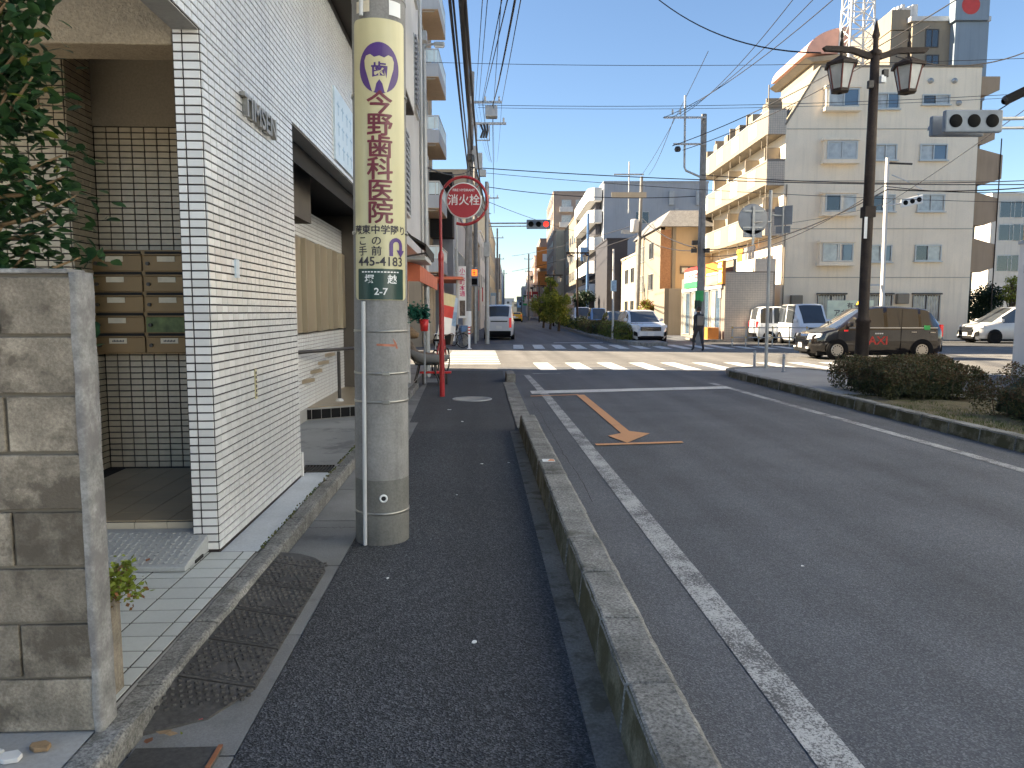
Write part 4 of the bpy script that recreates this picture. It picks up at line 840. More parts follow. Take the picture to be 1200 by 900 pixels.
# ------------------------------------------------------------------ L3: balcony building on the far left corner
b3 = thing('balcony_building', 'cream apartment building with grey balconies on the far left corner', 'building', (-4, 33, 0), None, True)
MB().box(-16, -4.0, 33, 38.2, 0, 18).build('wall', 'cream_wall', b3)
for k in range(5):
    z = 14.4 - 2.77*k; y0, y1 = 33.0, 36.6
    s = MB().box(-4.0, -3.15, y0, y1, z, z + .55).build('balcony', 'grey_wall', b3); m = MB(); m.box(-3.99, -3.16, y0 + .01, y1 - .01, z - .03, z - .001); m.build('bounce_tinted_soffit', 'brown_balcony', s)  # brown underside sheet paints in the warm light bounced up from the street
    m = MB(); m.box(-3.2, -3.15, y0, y1, z + 1.1, z + 1.15); m.box(-4, -3.15, y0, y0 + .05, z + 1.1, z + 1.15)
    for j in range(7): m.box(-3.19, -3.16, y0 + .6*j, y0 + .03 + .6*j, z + .55, z + 1.1)
    for j in range(3): m.box(-3.95 + .3*j, -3.92 + .3*j, y0, y0 + .03, z + .55, z + 1.1)
    m.build('railing', 'frame_alu', s); m = MB(); m.box(-3.18, -3.165, y0 + .05, y1 - .05, z + .58, z + 1.08); m.box(-3.95, -3.2, y0 + .012, y0 + .02, z + .58, z + 1.08); m.build('railing_panel', 'pastel_a', s)
    MB().cyl((-3.9, y0 - .02, z - .12), (-3.3, y0 - .02, z - .12), .03, n=8).build('drain_pipe', 'cream_wall', s)
    win(b3, '+x', -4.0, 33.5, 36, z + .6, z + 2.5, 2, 'dark_glass'); win(b3, '-y', 33, -6.5, -5.2, z + .9, z + 2.1, 2, 'dark_glass')
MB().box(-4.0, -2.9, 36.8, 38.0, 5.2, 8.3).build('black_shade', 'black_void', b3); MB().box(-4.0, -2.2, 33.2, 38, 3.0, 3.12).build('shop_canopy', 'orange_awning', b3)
for k in range(4): MB().box(-3.98, -3.9, 33.2 + 1.3*k, 34.3 + 1.3*k, .2, 2.7).build('shop_shutter', 'cream_post', b3)
# further left-hand frontages
far_l = [('grey_frontage', 'pale grey low frontage behind the second concrete pole', 'grey_wall', 38.4, 50, 6.8, -3.0), ('cream_frontage', 'cream shop frontage down the left side of the far street', 'cream_wall', 50.2, 66, 7.2, -2.9),
         ('white_frontage', 'white house front further down the left side', 'white_wall', 66.2, 92, 8.5, -2.8), ('brown_frontage', 'brown building far down the left side', 'sand_wall', 92.3, 130, 13, -2.9), ('tall_far_tower', 'tall pale tower at the far end of the left side', 'cream_wall', 132, 190, 26, -6.2), ('far_grey_frontage', 'low grey row closing the far left side', 'grey_wall', 192, 330, 15, -3.4)]  # the last row has the same plain grey as the first
for nm, lb, mt, y0, y1, h, x1 in far_l:
    st = max(2.2, (y1 - y0)/6)
    block(nm, lb, x1 - 9, x1, y0, y1, h, mt, [('+x', x1, arange(y0 + .8, y1 - 1.8, st), [z for z in arange(3.6, h - 1.6, 2.8)], 1.5, 1.3, 'dark_glass')])
# small sun-blocking houses are enough behind: left block of the crossing
block('corner_house', 'plain house down the left arm of the cross street', -34, -17, 33, 45, 8, 'cream_wall')
# ------------------------------------------------------------------ pole builder
def conc_pole(label, x, y, h, r0, r1, mat='pole_concrete', isfar=True, lean=0, band=None):
    t = thing('utility_pole', label, 'utility pole', (x, y, 0), 'utility poles of the crossing', isfar)
    MB().cyl((x, y, 0), (x + lean, y, h), r0, r1, 18).build('shaft', mat, t)
    return t
def crossarm(t, x, y, z, a0, a1, n_ins=4, mat='galvanised', s=.05):
    o = MB().box(x + a0, x + a1, y - .22, y - .14, z - s, z + s).build('crossarm', mat, t)
    for k in range(n_ins):
        xx = x + a0 + .12 + (a1 - a0 - .24)*k/max(1, n_ins - 1)
        MB().lathe([(.02, 0), (.055, .02), (.03, .06), (.06, .08), (.03, .13), (.055, .15), (.02, .22)], (xx, y - .18, z + s), n=10).build('insulator', 'porcelain', o)
    return o
# second pole on the left with transformer
p2 = F(547, 405, 34.6); x2 = p2.x
t = conc_pole('concrete pole with transformer and crossarms beyond the crossing on the left', x2, 34.6, 12.3, .19, .12, lean=.3)
zz = lambda v, y: F(600, v, y).z
crossarm(t, x2 + .25, 34.6, zz(121, 34.6), -.1, 1.4, 3); crossarm(t, x2 + .25, 34.6, zz(146, 34.6), 0, 1.6, 2)
m = MB(); tx = F(576, 132, 34.6); m.box(tx.x - .27, tx.x + .27, 34.2, 34.7, tx.z - .27, tx.z + .25); tf = m.build('transformer', 'galvanised', t, bevel=.04)
m = MB(); q = F(566, 155, 34.6); m.box(q.x - .3, q.x + .32, 34.4, 34.45, q.z - .42, q.z - .37); m.box(q.x - .3, q.x - .25, 34.4, 34.45, q.z - .4, q.z + .4); m.box(q.x + .27, q.x + .32, 34.4, 34.45, q.z - .4, q.z + .4); m.build('equipment_frame', 'galvanised', t)
for k in range(3):
    m = MB(); m.tube([(q.x - .1 + .15*k, 34.4, q.z + .3), (q.x + .02 + .1*k, 34.35, q.z), (q.x - .1 + .12*k, 34.4, q.z - .3)], .05, 8); m.build('switch', 'dark_metal', t)
for k, (u, v, wd, ht) in enumerate(((561, 190, .35, .7), (556, 178, .2, .4), (566, 204, .3, .3), (551, 186, .25, .3))): q = F(u, v, 34.5); MB().box(q.x - wd/2, q.x + wd/2, 34.15, 34.4, q.z - ht/2, q.z + ht/2).build('cable_box', 'galvanised' if k != 3 else 'dark_metal', t, bevel=.02)
MB().lathe([(.2, .9), (.196, 1.6)], (x2 + .03, 34.6, 0), n=18).build('white_band', 'white_print', t)
t = conc_pole('slim dark utility pole behind the pedestrian signal', F(558, 405, 40).x, 40, 9.5, .15, .1); 
t = conc_pole('utility pole further down the left pavement with crossarm', F(575, 390, 62).x - .2, 62, 12, .17, .1); crossarm(t, F(575, 390, 62).x - .2, 62, 10.8, -.6, .9, 3)
t = conc_pole('thin utility pole far down the left pavement', F(583, 380, 95).x, 95, 12, .17, .1); crossarm(t, F(583, 380, 95).x, 95, 10.8, -.8, .8, 3)
# ------------------------------------------------------------------ traffic signals
def signal_head(parent, c, w_=1.2, lit=None, xd=Vector((1, 0, 0)), yd=Vector((0, -1, 0)), body='signal_body', visor=True):
    c = Vector(c); m = MB(); hx, hz, dp = w_/2, w_*.19, .12; Z = Vector((0, 0, 1))
    pts = [c - xd*hx - Z*hz, c + xd*hx - Z*hz, c + xd*hx + Z*hz, c - xd*hx + Z*hz]; m.prism(pts, -yd*dp); h = m.build('signal_housing', body, parent, bevel=.03)
    for k in range(3):
        q = c + xd*(k - 1)*w_*.315 + yd*.004
        l = MB().lathe([(.135*w_/1.2, .003), (.11*w_/1.2, .012), (.06*w_/1.2, .02), (.001, .024)], q, yd, 24).build('lens', lit[k] if lit and lit[k] else 'lens_dark', h)
        if not visor: continue
        m = MB(); R_ = .148*w_/1.2; n = 16; vs = []
        for i in range(n + 1):
            a = pi*(-.06 + 1.12*i/n)
            for dd in (0, .16): vs.append(q + xd*cos(a)*R_ + Z*sin(a)*R_ + yd*dd*(1 if 0 <= i <= n else 0) - Z*dd*.12)
        m.add(vs, [(2*i, 2*i+1, 2*i+3, 2*i+2) for i in range(n)], True); m.build('visor', body, h)
    return h
# far left signal pole with red light
px, py = F(571, 403, 36.4).x, 36.4
t = thing('traffic_signal', 'steel signal pole with red light on a long arm over the far lane', 'traffic signal', (px, py, 0), 'vehicle signals of the crossing', True)
MB().cyl((px, py, 0), (px, py, F(571, 213, py).z), .11, .085, 14).build('post', 'galvanised', t)
za = F(600, 263, py).z; m = MB(); m.cyl((px, py, za + .05), (F(622, 263, py).x, py, za + .06), .035, n=8); m.cyl((px, py, za - .1), (F(622, 263, py).x, py, za - .08), .025, n=8); m.build('arm', 'galvanised', t)
signal_head(t, (F(631, 263, py).x, py - .1, za), 1.15, (None, None, 'lens_red'))
m = MB(); m.box(px - .14, px + .14, py - .25, py - .1, 4.2, 4.9); m.build('control_box', 'galvanised', t, bevel=.02)
# pedestrian signal
q = F(556, 325, 36)
t = thing('pedestrian_signal', 'pedestrian signal showing a red standing figure on the far left pole', 'signal', (q.x, 36, 0), None, True)
MB().cyl((q.x + .02, 36.25, 0), (q.x + .02, 36.25, q.z + .5), .06, n=12).build('post', 'galvanised', t)
h = MB().box(q.x - .19, q.x + .19, 35.8, 36.15, q.z - .42, q.z + .42).build('housing', 'signal_body', t, bevel=.03)
MB().box(q.x - .14, q.x + .14, 35.785, 35.799, q.z + .06, q.z + .36).build('stop_lens', 'lens_orange', h); MB().box(q.x - .14, q.x + .14, 35.785, 35.799, q.z - .36, q.z - .06).build('walk_lens', 'lens_dark', h)
m = MB()
for (dx, dz, w_, ht) in ((0, .31, .03, .03), (0, .22, .05, .07), (0, .125, .035, .06)): m.box(q.x + dx - w_, q.x + dx + w_, 35.781, 35.784, q.z + dz - ht*.5, q.z + dz + ht*.5)
m.build('figure', 'red_print', h)
# vertical banner sign + bollard
q0, q1 = F(537, 312, 34.2), F(545, 347, 34.2)
t = thing('vertical_sign', 'white vertical street sign with pink characters near the far left corner', 'sign', (q0.x, 34.2, 0), None, True)
pn = MB().box(q0.x, q1.x + .05, 34.2, 34.25, q1.z - 1.0, q0.z).build('panel', 'white_print', t); MB().cyl((q0.x - .06, 34.22, 0), (q0.x - .06, 34.22, q0.z + 2.8), .04, n=10).build('post', 'frame_alu', t)
m = MB()
for k, c_ in enumerate('小二町本通'): text(m, c_, .27, ((q0.x + q1.x)/2 + .03, 34.197, q0.z - .22 - .26*k), (1, 0, 0), (0, 0, 1), .003)
m.build('lettering', 'magenta_print', pn); MB().box(q0.x + .05, q1.x, 34.195, 34.199, q1.z - .9, q1.z - .2).build('picture_panel', 'brown_cloth', pn)
def marker_post(label, x, y, isfar):
    t = thing('marker_post', label, 'bollard', (x, y, 0), 'marker posts', isfar); MB().lathe([(.1, 0), (.1, .03), (.045, .04), (.045, .98), (.03, 1.02), (.001, 1.02)], (x, y, 0), n=16).build('post', 'white_print', t)
    for z in (.62, .76, .88): MB().lathe([(.047, z), (.047, z + .06)], (x, y, 0), n=16).build('band', 'red_print', t)
q = F(550, 409, 31.5); marker_post('white marker post with red bands at the far end of the side crosswalk', q.x, 31.5, True)
# ================================================================== RIGHT SIDE
# ------------------------------------------------------------------ median: lamp, hedges, sign post, bollards
LX, LY = 7.36, 14.0
t = thing('lantern_lamp_post', 'tall brown ornamental lamp post with two lanterns on the right median', 'street lamp', (LX, LY, .15))
m = MB().lathe([(.17, .15), (.17, .2), (.13, .24), (.125, 1.35), (.14, 1.38), (.14, 1.42), (.1, 1.46), (.095, 4), (.08, 6.35), (.001, 6.35)], (LX, LY, 0), n=14); m.build('post', 'brown_iron', t)
MB().lathe([(.09, 6.3), (.11, 6.33), (.11, 6.38), (.05, 6.42), (.045, 6.6), (.07, 6.66), (.055, 6.72), (.001, 6.98)], (LX, LY, 0), n=12).build('finial', 'brown_iron', t)
for s in (-1, 1):
    m = MB(); pf = [(0, -.02), (.12, -.06), (.45, .05), (.95, .07), (1.0, .13), (.95, .16), (.45, .15), (.12, .05), (0, .08)]
    m.prism([(LX + s*x, LY - .04, 6.3 + z) for x, z in pf], (0, .08, 0)); m.build('arm', 'brown_iron', t)
    cx = LX + s*.64; L = thing if False else None
    ln = MB().lathe([(.02, 6.44), (.035, 6.46), (.035, 6.54), (.012, 6.6), (.03, 6.64), (.001, 6.8)], (cx, LY, 0), n=10).build('lantern_spike', 'brown_iron', t)
    MB().cyl((cx, LY, 6.2), (cx, LY, 6.36), .025, n=8).build('hanger', 'brown_iron', ln)
    n = 6; A = [2*pi*k/n + .2 for k in range(n)]
    R = lambda r, z: [(cx + r*cos(a), LY + r*sin(a), z) for a in A]
    m = MB(); v = R(.05, 6.29) + R(.2, 6.2) + R(.31, 6.15) + R(.31, 6.10) + R(.26, 6.10); m.add(v, [(i*n+k, i*n+(k+1) % n, (i+1)*n+(k+1) % n, (i+1)*n+k) for i in range(4) for k in range(n)] + [list(range(n))[::-1]]); rf = m.build('lantern_roof', 'brown_iron', t)
    for k in range(n):
        p, q = R(.245, 6.10), R(.15, 5.68)
        MB().prism([p[k], p[(k+1) % n], q[(k+1) % n], q[k]], ((cx - (p[k][0]+p[(k+1) % n][0])/2)*.03, (LY - (p[k][1]+p[(k+1) % n][1])/2)*.03, 0)).build('lantern_pane', 'lamp_glass', rf)
        MB().cyl(p[k], q[k], .016, n=6).build('glazing_bar', 'lantern_frame', rf)
    m = MB(); v = R(.165, 5.69) + R(.165, 5.64) + R(.05, 5.62); m.add(v, [(i*n+k, i*n+(k+1) % n, (i+1)*n+(k+1) % n, (i+1)*n+k) for i in range(2) for k in range(n)]); m.build('lantern_base', 'brown_iron', rf)
for k, (z, dx) in enumerate(((5.85, .1), (5.75, -.13), (5.95, .14))): MB().box(LX + dx - .05, LX + dx + .05, LY - .16, LY - .08, z - .07, z + .07).build('cable_clamp', 'dark_metal' if k else 'white_print', t, bevel=.01)
MB().box(LX - .1, LX + .1, LY - .1, LY + .1, 3.35, 3.55).build('banner_clamp', 'brown_iron', t)
MB().prism([(LX - .12, LY - .11, 2.95), (LX - .06, LY - .112, 2.95), (LX - .06, LY - .112, 3.35), (LX - .12, LY - .11, 3.35)], (0, .004, 0)).build('white_tag', 'white_print', t)
def hedge(name, label, x0, x1, y0, y1, z0, h, n, L, mats, isfar=False, seed=1, group=None, cat='hedge', lumpy=.25):
    r = random.Random(seed); t = thing(name, label, cat, ((x0+x1)/2, (y0+y1)/2, z0), group, isfar)
    def top(x, y):
        ex = min(x - x0, x1 - x, y - y0, y1 - y)/max(.01, min(x1-x0, y1-y0)/2)
        return h*(.62 + .38*min(1, max(0, ex)*2)**.5)*(1 + lumpy*noise.noise(Vector((x*1.7, y*1.7, seed))))
    m = MB()
    for k in range(40):
        x, y = r.uniform(x0 + .1, x1 - .1), r.uniform(y0 + .1, y1 - .1); m.tube([(x, y, z0), (x + r.gauss(0, .1), y + r.gauss(0, .1), z0 + top(x, y)*.5), (x + r.gauss(0, .18), y + r.gauss(0, .18), z0 + top(x, y)*.92)], [.012, .008, .004], 4)
    m.build('stems', 'bark', t)['kind'] = 'stuff'
    m = MB(); nx, ny = 18, 18; f_ = .74
    for i in range(nx + 1):
        for j in range(ny + 1):
            x, y = x0 + (x1-x0)*i/nx, y0 + (y1-y0)*j/ny; ed = i in (0, nx) or j in (0, ny)
            X, Y = (x0+x1)/2 + (x - (x0+x1)/2)*f_, (y0+y1)/2 + (y - (y0+y1)/2)*f_
            m.v.append(Vector((X, Y, z0 + (.12*h if ed else top(x, y)*.8 + .03*noise.noise(Vector((x*9, y*9, 1)))))))
    for i in range(nx):
        for j in range(ny): m.f.append([i*(ny+1)+j, (i+1)*(ny+1)+j, (i+1)*(ny+1)+j+1, i*(ny+1)+j+1]); m.mi.append(0); m.sm.append(False)
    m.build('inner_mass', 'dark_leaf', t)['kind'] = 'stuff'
    for q, (mt, share) in enumerate(mats):
        m = MB(); pts = []
        while len(pts) < n*share:
            x, y = r.uniform(x0, x1), r.uniform(y0, y1); side = r.random() < .42
            if side:
                e = .16*r.random()**1.3; k_ = r.random()
                if k_ < .5: x = x0 + e if r.random() < .7 else x1 - e
                else: y = y0 + e if r.random() < .8 else y1 - e
            hh = top(x, y)
            if hh < .1: continue
            z = hh*r.uniform(.08, 1) if side else hh*(1 - .38*r.random()**2.2)
            bulge = 1 - .12*abs(z/hh - .6); cx, cy = (x0+x1)/2, (y0+y1)/2
            if noise.noise(Vector((x*4, y*4, z*4 + seed))) < -.28: continue
            if mt.endswith('brown') and z < hh*.6: continue
            pts.append((cx + (x-cx)*bulge, cy + (y-cy)*bulge, z0 + z))
        scatter_leaves(m, pts, L, r, .8); m.build('foliage', mt, t)['kind'] = 'stuff'
    return t
hedge('azalea_hedge', 'low clipped brownish azalea hedge in front of the lamp post on the median', 6.55, 8.25, 11.55, 13.75, .14, .66, 30000, .036, [('azalea_leaf', .7), ('azalea_brown', .3)], seed=2)
hedge('azalea_bush', 'sparser browned azalea bush at the right edge nearer the camera', 7.0, 8.3, 7.6, 10.4, .14, .52, 22000, .034, [('azalea_leaf', .55), ('azalea_brown', .45)], seed=3, lumpy=.6)
SX, SY_ = 7.2, 18.35
t = thing('road_sign_post', 'grey sign post seen from behind with a round and a square sign plate', 'sign post', (SX, SY_, .15))
MB().cyl((SX, SY_, .15), (SX - .02, SY_, 4.55), .042, n=12).build('post', 'galvanised', t)
c = N(882.5, 257, SY_ - .1); d_ = MB().lathe([(.001, -.004), (.36, -.004), (.372, 0), (.36, .004), (.001, .004)], c, (0, 1, 0), 40).build('round_plate', 'sign_back', t)
for dz in (.2, -.2): MB().box(c.x - .25, c.x + .25, c.y - .03, c.y - .004, c.z + dz - .02, c.z + dz + .02).build('rib', 'galvanised', d_)
MB().box(c.x - .03, c.x + .03, c.y - .05, c.y - .03, c.z - .62, c.z + .3).build('spine', 'galvanised', d_); MB().cyl((c.x, c.y - .04, c.z - .08), (SX, SY_ - .03, c.z - .05), .022, n=8).build('bracket', 'galvanised', t)
q = N(882, 274, SY_ - .1); MB().box(q.x - .24, q.x + .24, q.y - .004, q.y + .004, q.z - .09, q.z + .09).build('small_plate', 'sign_back', t, bevel=.003)
q = N(918, 253, SY_); rot = Vector((.75, -.66, 0)); rot.normalize()
m = MB(); Z = Vector((0, 0, 1)); m.prism([q - rot*.22 - Z*.22, q + rot*.22 - Z*.22, q + rot*.22 + Z*.24, q - rot*.22 + Z*.24], (.01, .012, 0)); m.build('square_plate', 'sign_back', t)
m = MB(); m.prism([q - rot*.18 - Z*.42, q + rot*.18 - Z*.42, q + rot*.18 - Z*.25, q - rot*.18 - Z*.25], (.01, .012, 0)); m.build('small_plate', 'sign_back', t); MB().cyl((SX, SY_, q.z + .02), q, .022, n=8).build('bracket', 'galvanised', t); MB().cyl(q - Z*.45 + Vector((-.02, -.03, 0)), q + Z*.25 + Vector((-.02, -.03, 0)), .025, n=8).build('spine', 'galvanised', t)
for i, (u, v, Y) in enumerate(((884, 430, 18.95), (918, 436, 17.3))):
    q = N(u, v, Y); t = thing('slim_post', ['slim grey post left of the sign post at the median tip', 'slim grey post right of the sign post at the median tip'][i], 'bollard', (q.x, Y, .15), 'slim posts at the median tip')
    MB().lathe([(.05, .15), (.05, .17), (.032, .18), (.032, .56), (.001, .58)], (q.x, Y, 0), n=12).build('post', 'sign_back', t); MB().lathe([(.0325, .46), (.0335, .47), (.0335, .52), (.0325, .53)], (q.x, Y, 0), n=12).build('band', 'galvanised', t)
# big signal head near top right
y = 15.5; c = F(1138, 143, y)
t = thing('traffic_signal', 'grey unlit signal head hanging from an arm at the upper right', 'traffic signal', (12.3, y, 0), 'vehicle signals of the crossing', True)
MB().cyl((12.3, y, 0), (12.3, y, 6.6), .12, .1, 14).build('post', 'galvanised', t)
m = MB(); m.cyl((c.x + .5, y, c.z + .06), (12.3, y, c.z + .12), .035, n=8); m.cyl((c.x + .5, y, c.z - .12), (12.3, y, c.z - .1), .028, n=8); m.build('arm', 'galvanised', t)
signal_head(t, (c.x, y - .1, c.z), 1.17, visor=False)
c2 = F(1119, 149, y + .5); signal_head(t, (c2.x, y + .5, c2.z), 1.1, None, Vector((-1, 0, 0)), Vector((0, 1, 0)))
MB().tube([(c2.x - .1, y + .4, c2.z + .15), (c2.x + .05, y + .1, c2.z + .1), (c2.x + .2, y, c2.z)], .03, 8).build('bracket', 'dark_metal', t)
# far right signal on white post
y = 38.2; q = F(1040, 185, y)
t = thing('traffic_signal', 'small signal head on a white post in front of the beige apartment wall', 'traffic signal', (q.x - .5, y, 0), 'vehicle signals of the crossing', True)
m = MB(); m.cyl((F(1032, 400, y).x, y, 0), (q.x, y, q.z), .12, .09, 14); m.build('post', 'white_wall', t)
MB().cyl((q.x - .02, y, q.z - .25), (q.x + 1.25, y, q.z - .3), .05, n=8).build('lamp_arm', 'dark_metal', t)
c = F(1068, 236, y); MB().cyl((q.x - .1, y, c.z - .25), (c.x, y, c.z), .04, n=8).build('arm', 'white_wall', t); signal_head(t, (c.x, y - .1, c.z), 1.1, None, Vector((.97, 0, .22)).normalized(), body='white_print', visor=False)
m = MB(); m.tube([F(1045, 205, y), F(1062, 212, y), F(1080, 222, y)], .03, 6); m.build('stay', 'white_wall', t); MB().box(q.x - .75, q.x - .1, y - .08, y, F(1030, 334, y).z - .05, F(1030, 334, y).z + .05).build('clamp', 'white_wall', t)
# ------------------------------------------------------------------ R0: white building at right edge
t = thing('corner_building', 'sunlit white wall with tan brick above at the extreme right edge', 'building', (12.35, 18.3, 0), None, True)
MB().box(12.35, 24, -4, 18.3, 0, 3.2).build('ground_floor', 'white_wall', t); MB().box(12.32, 24, -4, 18.32, 3.2, 3.28).build('string_course', 'grey_wall', t); MB().box(12.38, 24, 14.5, 18.25, 3.28, 12.5).build('upper_wall', 'tan_brick', t); MB().box(12.44, 24, -4, 14.48, 3.28, 13).build('upper_wall', 'bounce_wall', t)  # second upper wall, out of view, added to bounce sunlight into the street
for z in (4.4, 7.2, 10):
    for k in range(5): win(t, '-x', 12.44, -2.5 + 3.3*k, -.6 + 3.3*k, z, z + 1.5, 2, 'curtain_glass')
t2 = block('bounce_building', 'added unseen building across the road that bounces sunlight into the street', 12.6, 24, -26, -4.3, 12, 'bounce_wall', [('-x', 12.6, arange(-24, -6, 4), [1, 4.2, 7.2], 2, 1.5, 'curtain_glass')])  # unseen building added to throw sunlight back into the shaded street
MB().box(12.31, 12.35, 17.9, 18.05, 2.5, 2.7).build('vent', 'galvanised', t)
# ------------------------------------------------------------------ R1: beige apartment block
Y1 = 41.0; X0, X1 = 14.72, F(1144, 200, Y1).x
R1 = thing('beige_apartment_block', 'large beige five storey apartment block with long cream balconies facing the street', 'building', (X0, Y1, 0), None, True)
ZR, ZS = F(1000, 79, Y1).z, F(912, 147, Y1).z; XS = F(963, 83, Y1).x
pf = [(X0, 0), (X1, 0), (X1, ZR), (XS, ZR), (X0, ZS)]
MB().prism([(x, Y1, z) for x, z in pf], (0, 14.5, 0)).build('wall', 'beige_wall', R1)
MB().prism([(X0 - .02, Y1 - .03, ZS), (XS - .02, Y1 - .03, ZR), (X1 + .05, Y1 - .03, ZR), (X1 + .05, Y1 - .03, ZR + .12), (XS - .06, Y1 - .03, ZR + .12), (X0 - .08, Y1 - .03, ZS + .08)], (0, 14.56, 0)).build('coping', 'cream_wall', R1)
for v in (151, 212, 268, 325): z = F(1000, v, Y1).z; MB().box(X0 + .03, X1 - .002, Y1 - .018, Y1, z - .025, z + .015).build('joint_line', 'joint_tone', R1)
cols = {'bay': [(965, 1004, 105, 127), (963, 1002, 166, 188), (961, 1000, 228, 249), (958, 997, 285, 307)], 'mid': [(1026, 1054, 109, 128), (1024, 1051, 169, 188), (1020, 1049, 228, 248), (1017, 1045, 287, 307)], 'right': [(1080, 1113, 111, 123), (1077, 1110, 169, 188), (1074, 1107, 228, 248), (1071, 1103, 287, 306)]}
for kind, lst in cols.items():
    for i, (u0, u1, v0, v1) in enumerate(lst):
        a, b = F(u0, v1, Y1), F(u1, v0, Y1)
        gl = [['curtain_glass', 'blue_glass'], ['curtain_glass', 'curtain_glass'], ['dark_glass', 'curtain_glass']][(i + len(kind)) % 3]
        if kind == 'bay':
            m = MB(); m.box(a.x - .08, b.x + .12, Y1 - .42, Y1 - .001, b.z, b.z + .12); m.box(a.x - .08, b.x + .12, Y1 - .45, Y1 - .001, a.z - .22, a.z - .02); m.box(a.x, b.x + .02, Y1 - .33, Y1 - .001, a.z - .02, b.z); bb = m.build('bay_box', 'beige_wall', R1)
            win(R1, '-y', Y1 - .331, a.x + .12, b.x, a.z, b.z - .03, 2, gl, 'frame_alu', .06, .07)
        else: win(R1, '-y', Y1, a.x, b.x, a.z, b.z, 2, gl, 'frame_alu', .09, .06, sill=True)
for (u0, u1, v0, v1) in ((957, 990, 346, 372), (1015, 1045, 346, 372), (1068, 1101, 346, 376)):
    a, b = F(u0, v1, Y1), F(u1, v0, Y1); gw = win(R1, '-y', Y1, a.x, b.x, a.z, b.z, 2, 'curtain_glass', 'frame_dark', .05)
    for k in range(11): x = a.x + (b.x - a.x)*k/10; MB().cyl((x, Y1 - .12, a.z - .03), (x, Y1 - .12, b.z + .03), .018, n=6).build('grille_bar', 'frame_alu', gw)
    MB().box(a.x - .06, b.x + .06, Y1 - .2, Y1 - .001, b.z + .04, b.z + .12).build('hood', 'frame_dark', R1)
for (u, v) in ((932, 352), (1056, 350)): q = F(u, v, Y1); MB().box(q.x - .32, q.x + .32, Y1 - .28, Y1, q.z - .28, q.z + .28).build('vent_hood', 'cream_wall', R1, bevel=.04)
for (u, v) in ((1090, 95), (1118, 95), (1123, 121)): q = F(u, v, Y1); MB().lathe([(.14, 0), (.14, .1), (.001, .16)], (q.x, Y1, q.z), (0, -1, 0), 14).build('round_vent', 'galvanised', R1)
# stucco seams / downpipe by the balcony corner
MB().cyl((X0 + .12, Y1 - .06, .1), (X0 + .12, Y1 - .06, 8.4), .035, n=8).build('downpipe', 'cream_wall', R1)
BX = 13.78
for k, (vb, vt) in enumerate(((156, 127), (216, 186), (275, 245))):
    z0, z1 = F(900, vb, Y1).z, F(900, vt, Y1).z
    bal = MB().box(BX, X0 - .002, Y1 + .14, 55.4, z0, z0 + .16).build('balcony', 'cream_wall', R1)
    m = MB(); m.box(BX, BX + .12, Y1 + .14, 55.4, z0 + .16, z1 - .1); m.build('parapet', 'cream_wall', bal)
    m = MB(); m.box(BX - .03, X0 - .01, Y1, Y1 + .138, z0 - .05, z1); m.build('end_wall', 'store_grout', bal)
    m = MB()
    for i in range(8):
        for j in range(int((z1 - z0)/.115)): x = BX - .02 + .122*i; m.box(x, x + .11, Y1 - .008, Y1, z0 - .04 + .115*j, z0 + .065 + .115*j)
    tl = m.build('end_tiles', 'store_tile', bal); tl['kind'] = 'stuff'
    for j in range(4):
        yy = Y1 + 2.0 + 3.4*j
        MB().box(BX - .012, BX - .001, yy, yy + 1.4, z0 + .25, z1 - .2).build('glass_panel', 'pastel_a' if j % 2 else 'pastel_b', bal); MB().box(BX + .1, X0 - .01, yy - 1.2, yy - 1.1, z0 + .16, z1 + .75).build('divider', 'cream_wall', bal)
        win(R1, '-x', X0, yy - .8, yy + 1.2, z0 + .2, z1 + .75, 2, ['dark_glass', 'curtain_glass'])
    MB().cyl((BX + .05, Y1 + .3, z1), (BX + .05, Y1 + .3, z1 + 1.3), .035, n=8).build('post', 'cream_wall', bal)
    m = MB()
    for j in range(6): m.cyl((BX + .15, Y1 + 1.5 + 2*j, z0 - .01), (BX + .15, Y1 + 1.5 + 2*j, z0 - .55), .02, n=6)
    hg = m.build('laundry_hangers', 'cream_wall', bal); hg['kind'] = 'stuff'
    m = MB(); m.box(BX - .02, BX + .1, Y1 + .14, 55.4, z1 - .1, z1 - .05); m.build('rail', 'frame_alu', bal)
for j in range(6): yy = Y1 + 2.5*j + .6; MB().box(BX + .1, BX + .9, yy, yy + .8, F(900, 127, Y1).z, F(900, 127, Y1).z + .5 - .0*j).build('roof_upstand', 'cream_wall', R1)
for k in range(5): MB().box(X1 - .05, X1 + .02, 0, .01, 0, .01) if False else None
# brown stair balconies on the right flank
for (v0, v1, w_) in ((84, 106, 1.5), (131, 142, 1.7), (150, 165, 1.4), (178, 212, 1.9), (230, 262, 1.8), (285, 318, 1.8)):
    z0, z1 = F(1160, v1, Y1).z, F(1160, v0, Y1).z
    MB().prism([(X1 - .01, Y1 + .8, z0), (X1 + w_*.6, Y1 + .8, z0), (X1 + w_, Y1 + .8, z0 + .25), (X1 + w_, Y1 + .8, z1), (X1 - .01, Y1 + .8, z1 + (.5 if z1 - z0 > 1.2 else 0))], (0, 3.5, 0)).build('stair_balcony', 'brown_balcony', R1)
MB().cyl((X1 + 1.75, Y1 + .75, 0), (X1 + 1.75, Y1 + .75, 11), .03, n=6).build('drain_pipe', 'brown_iron', R1)
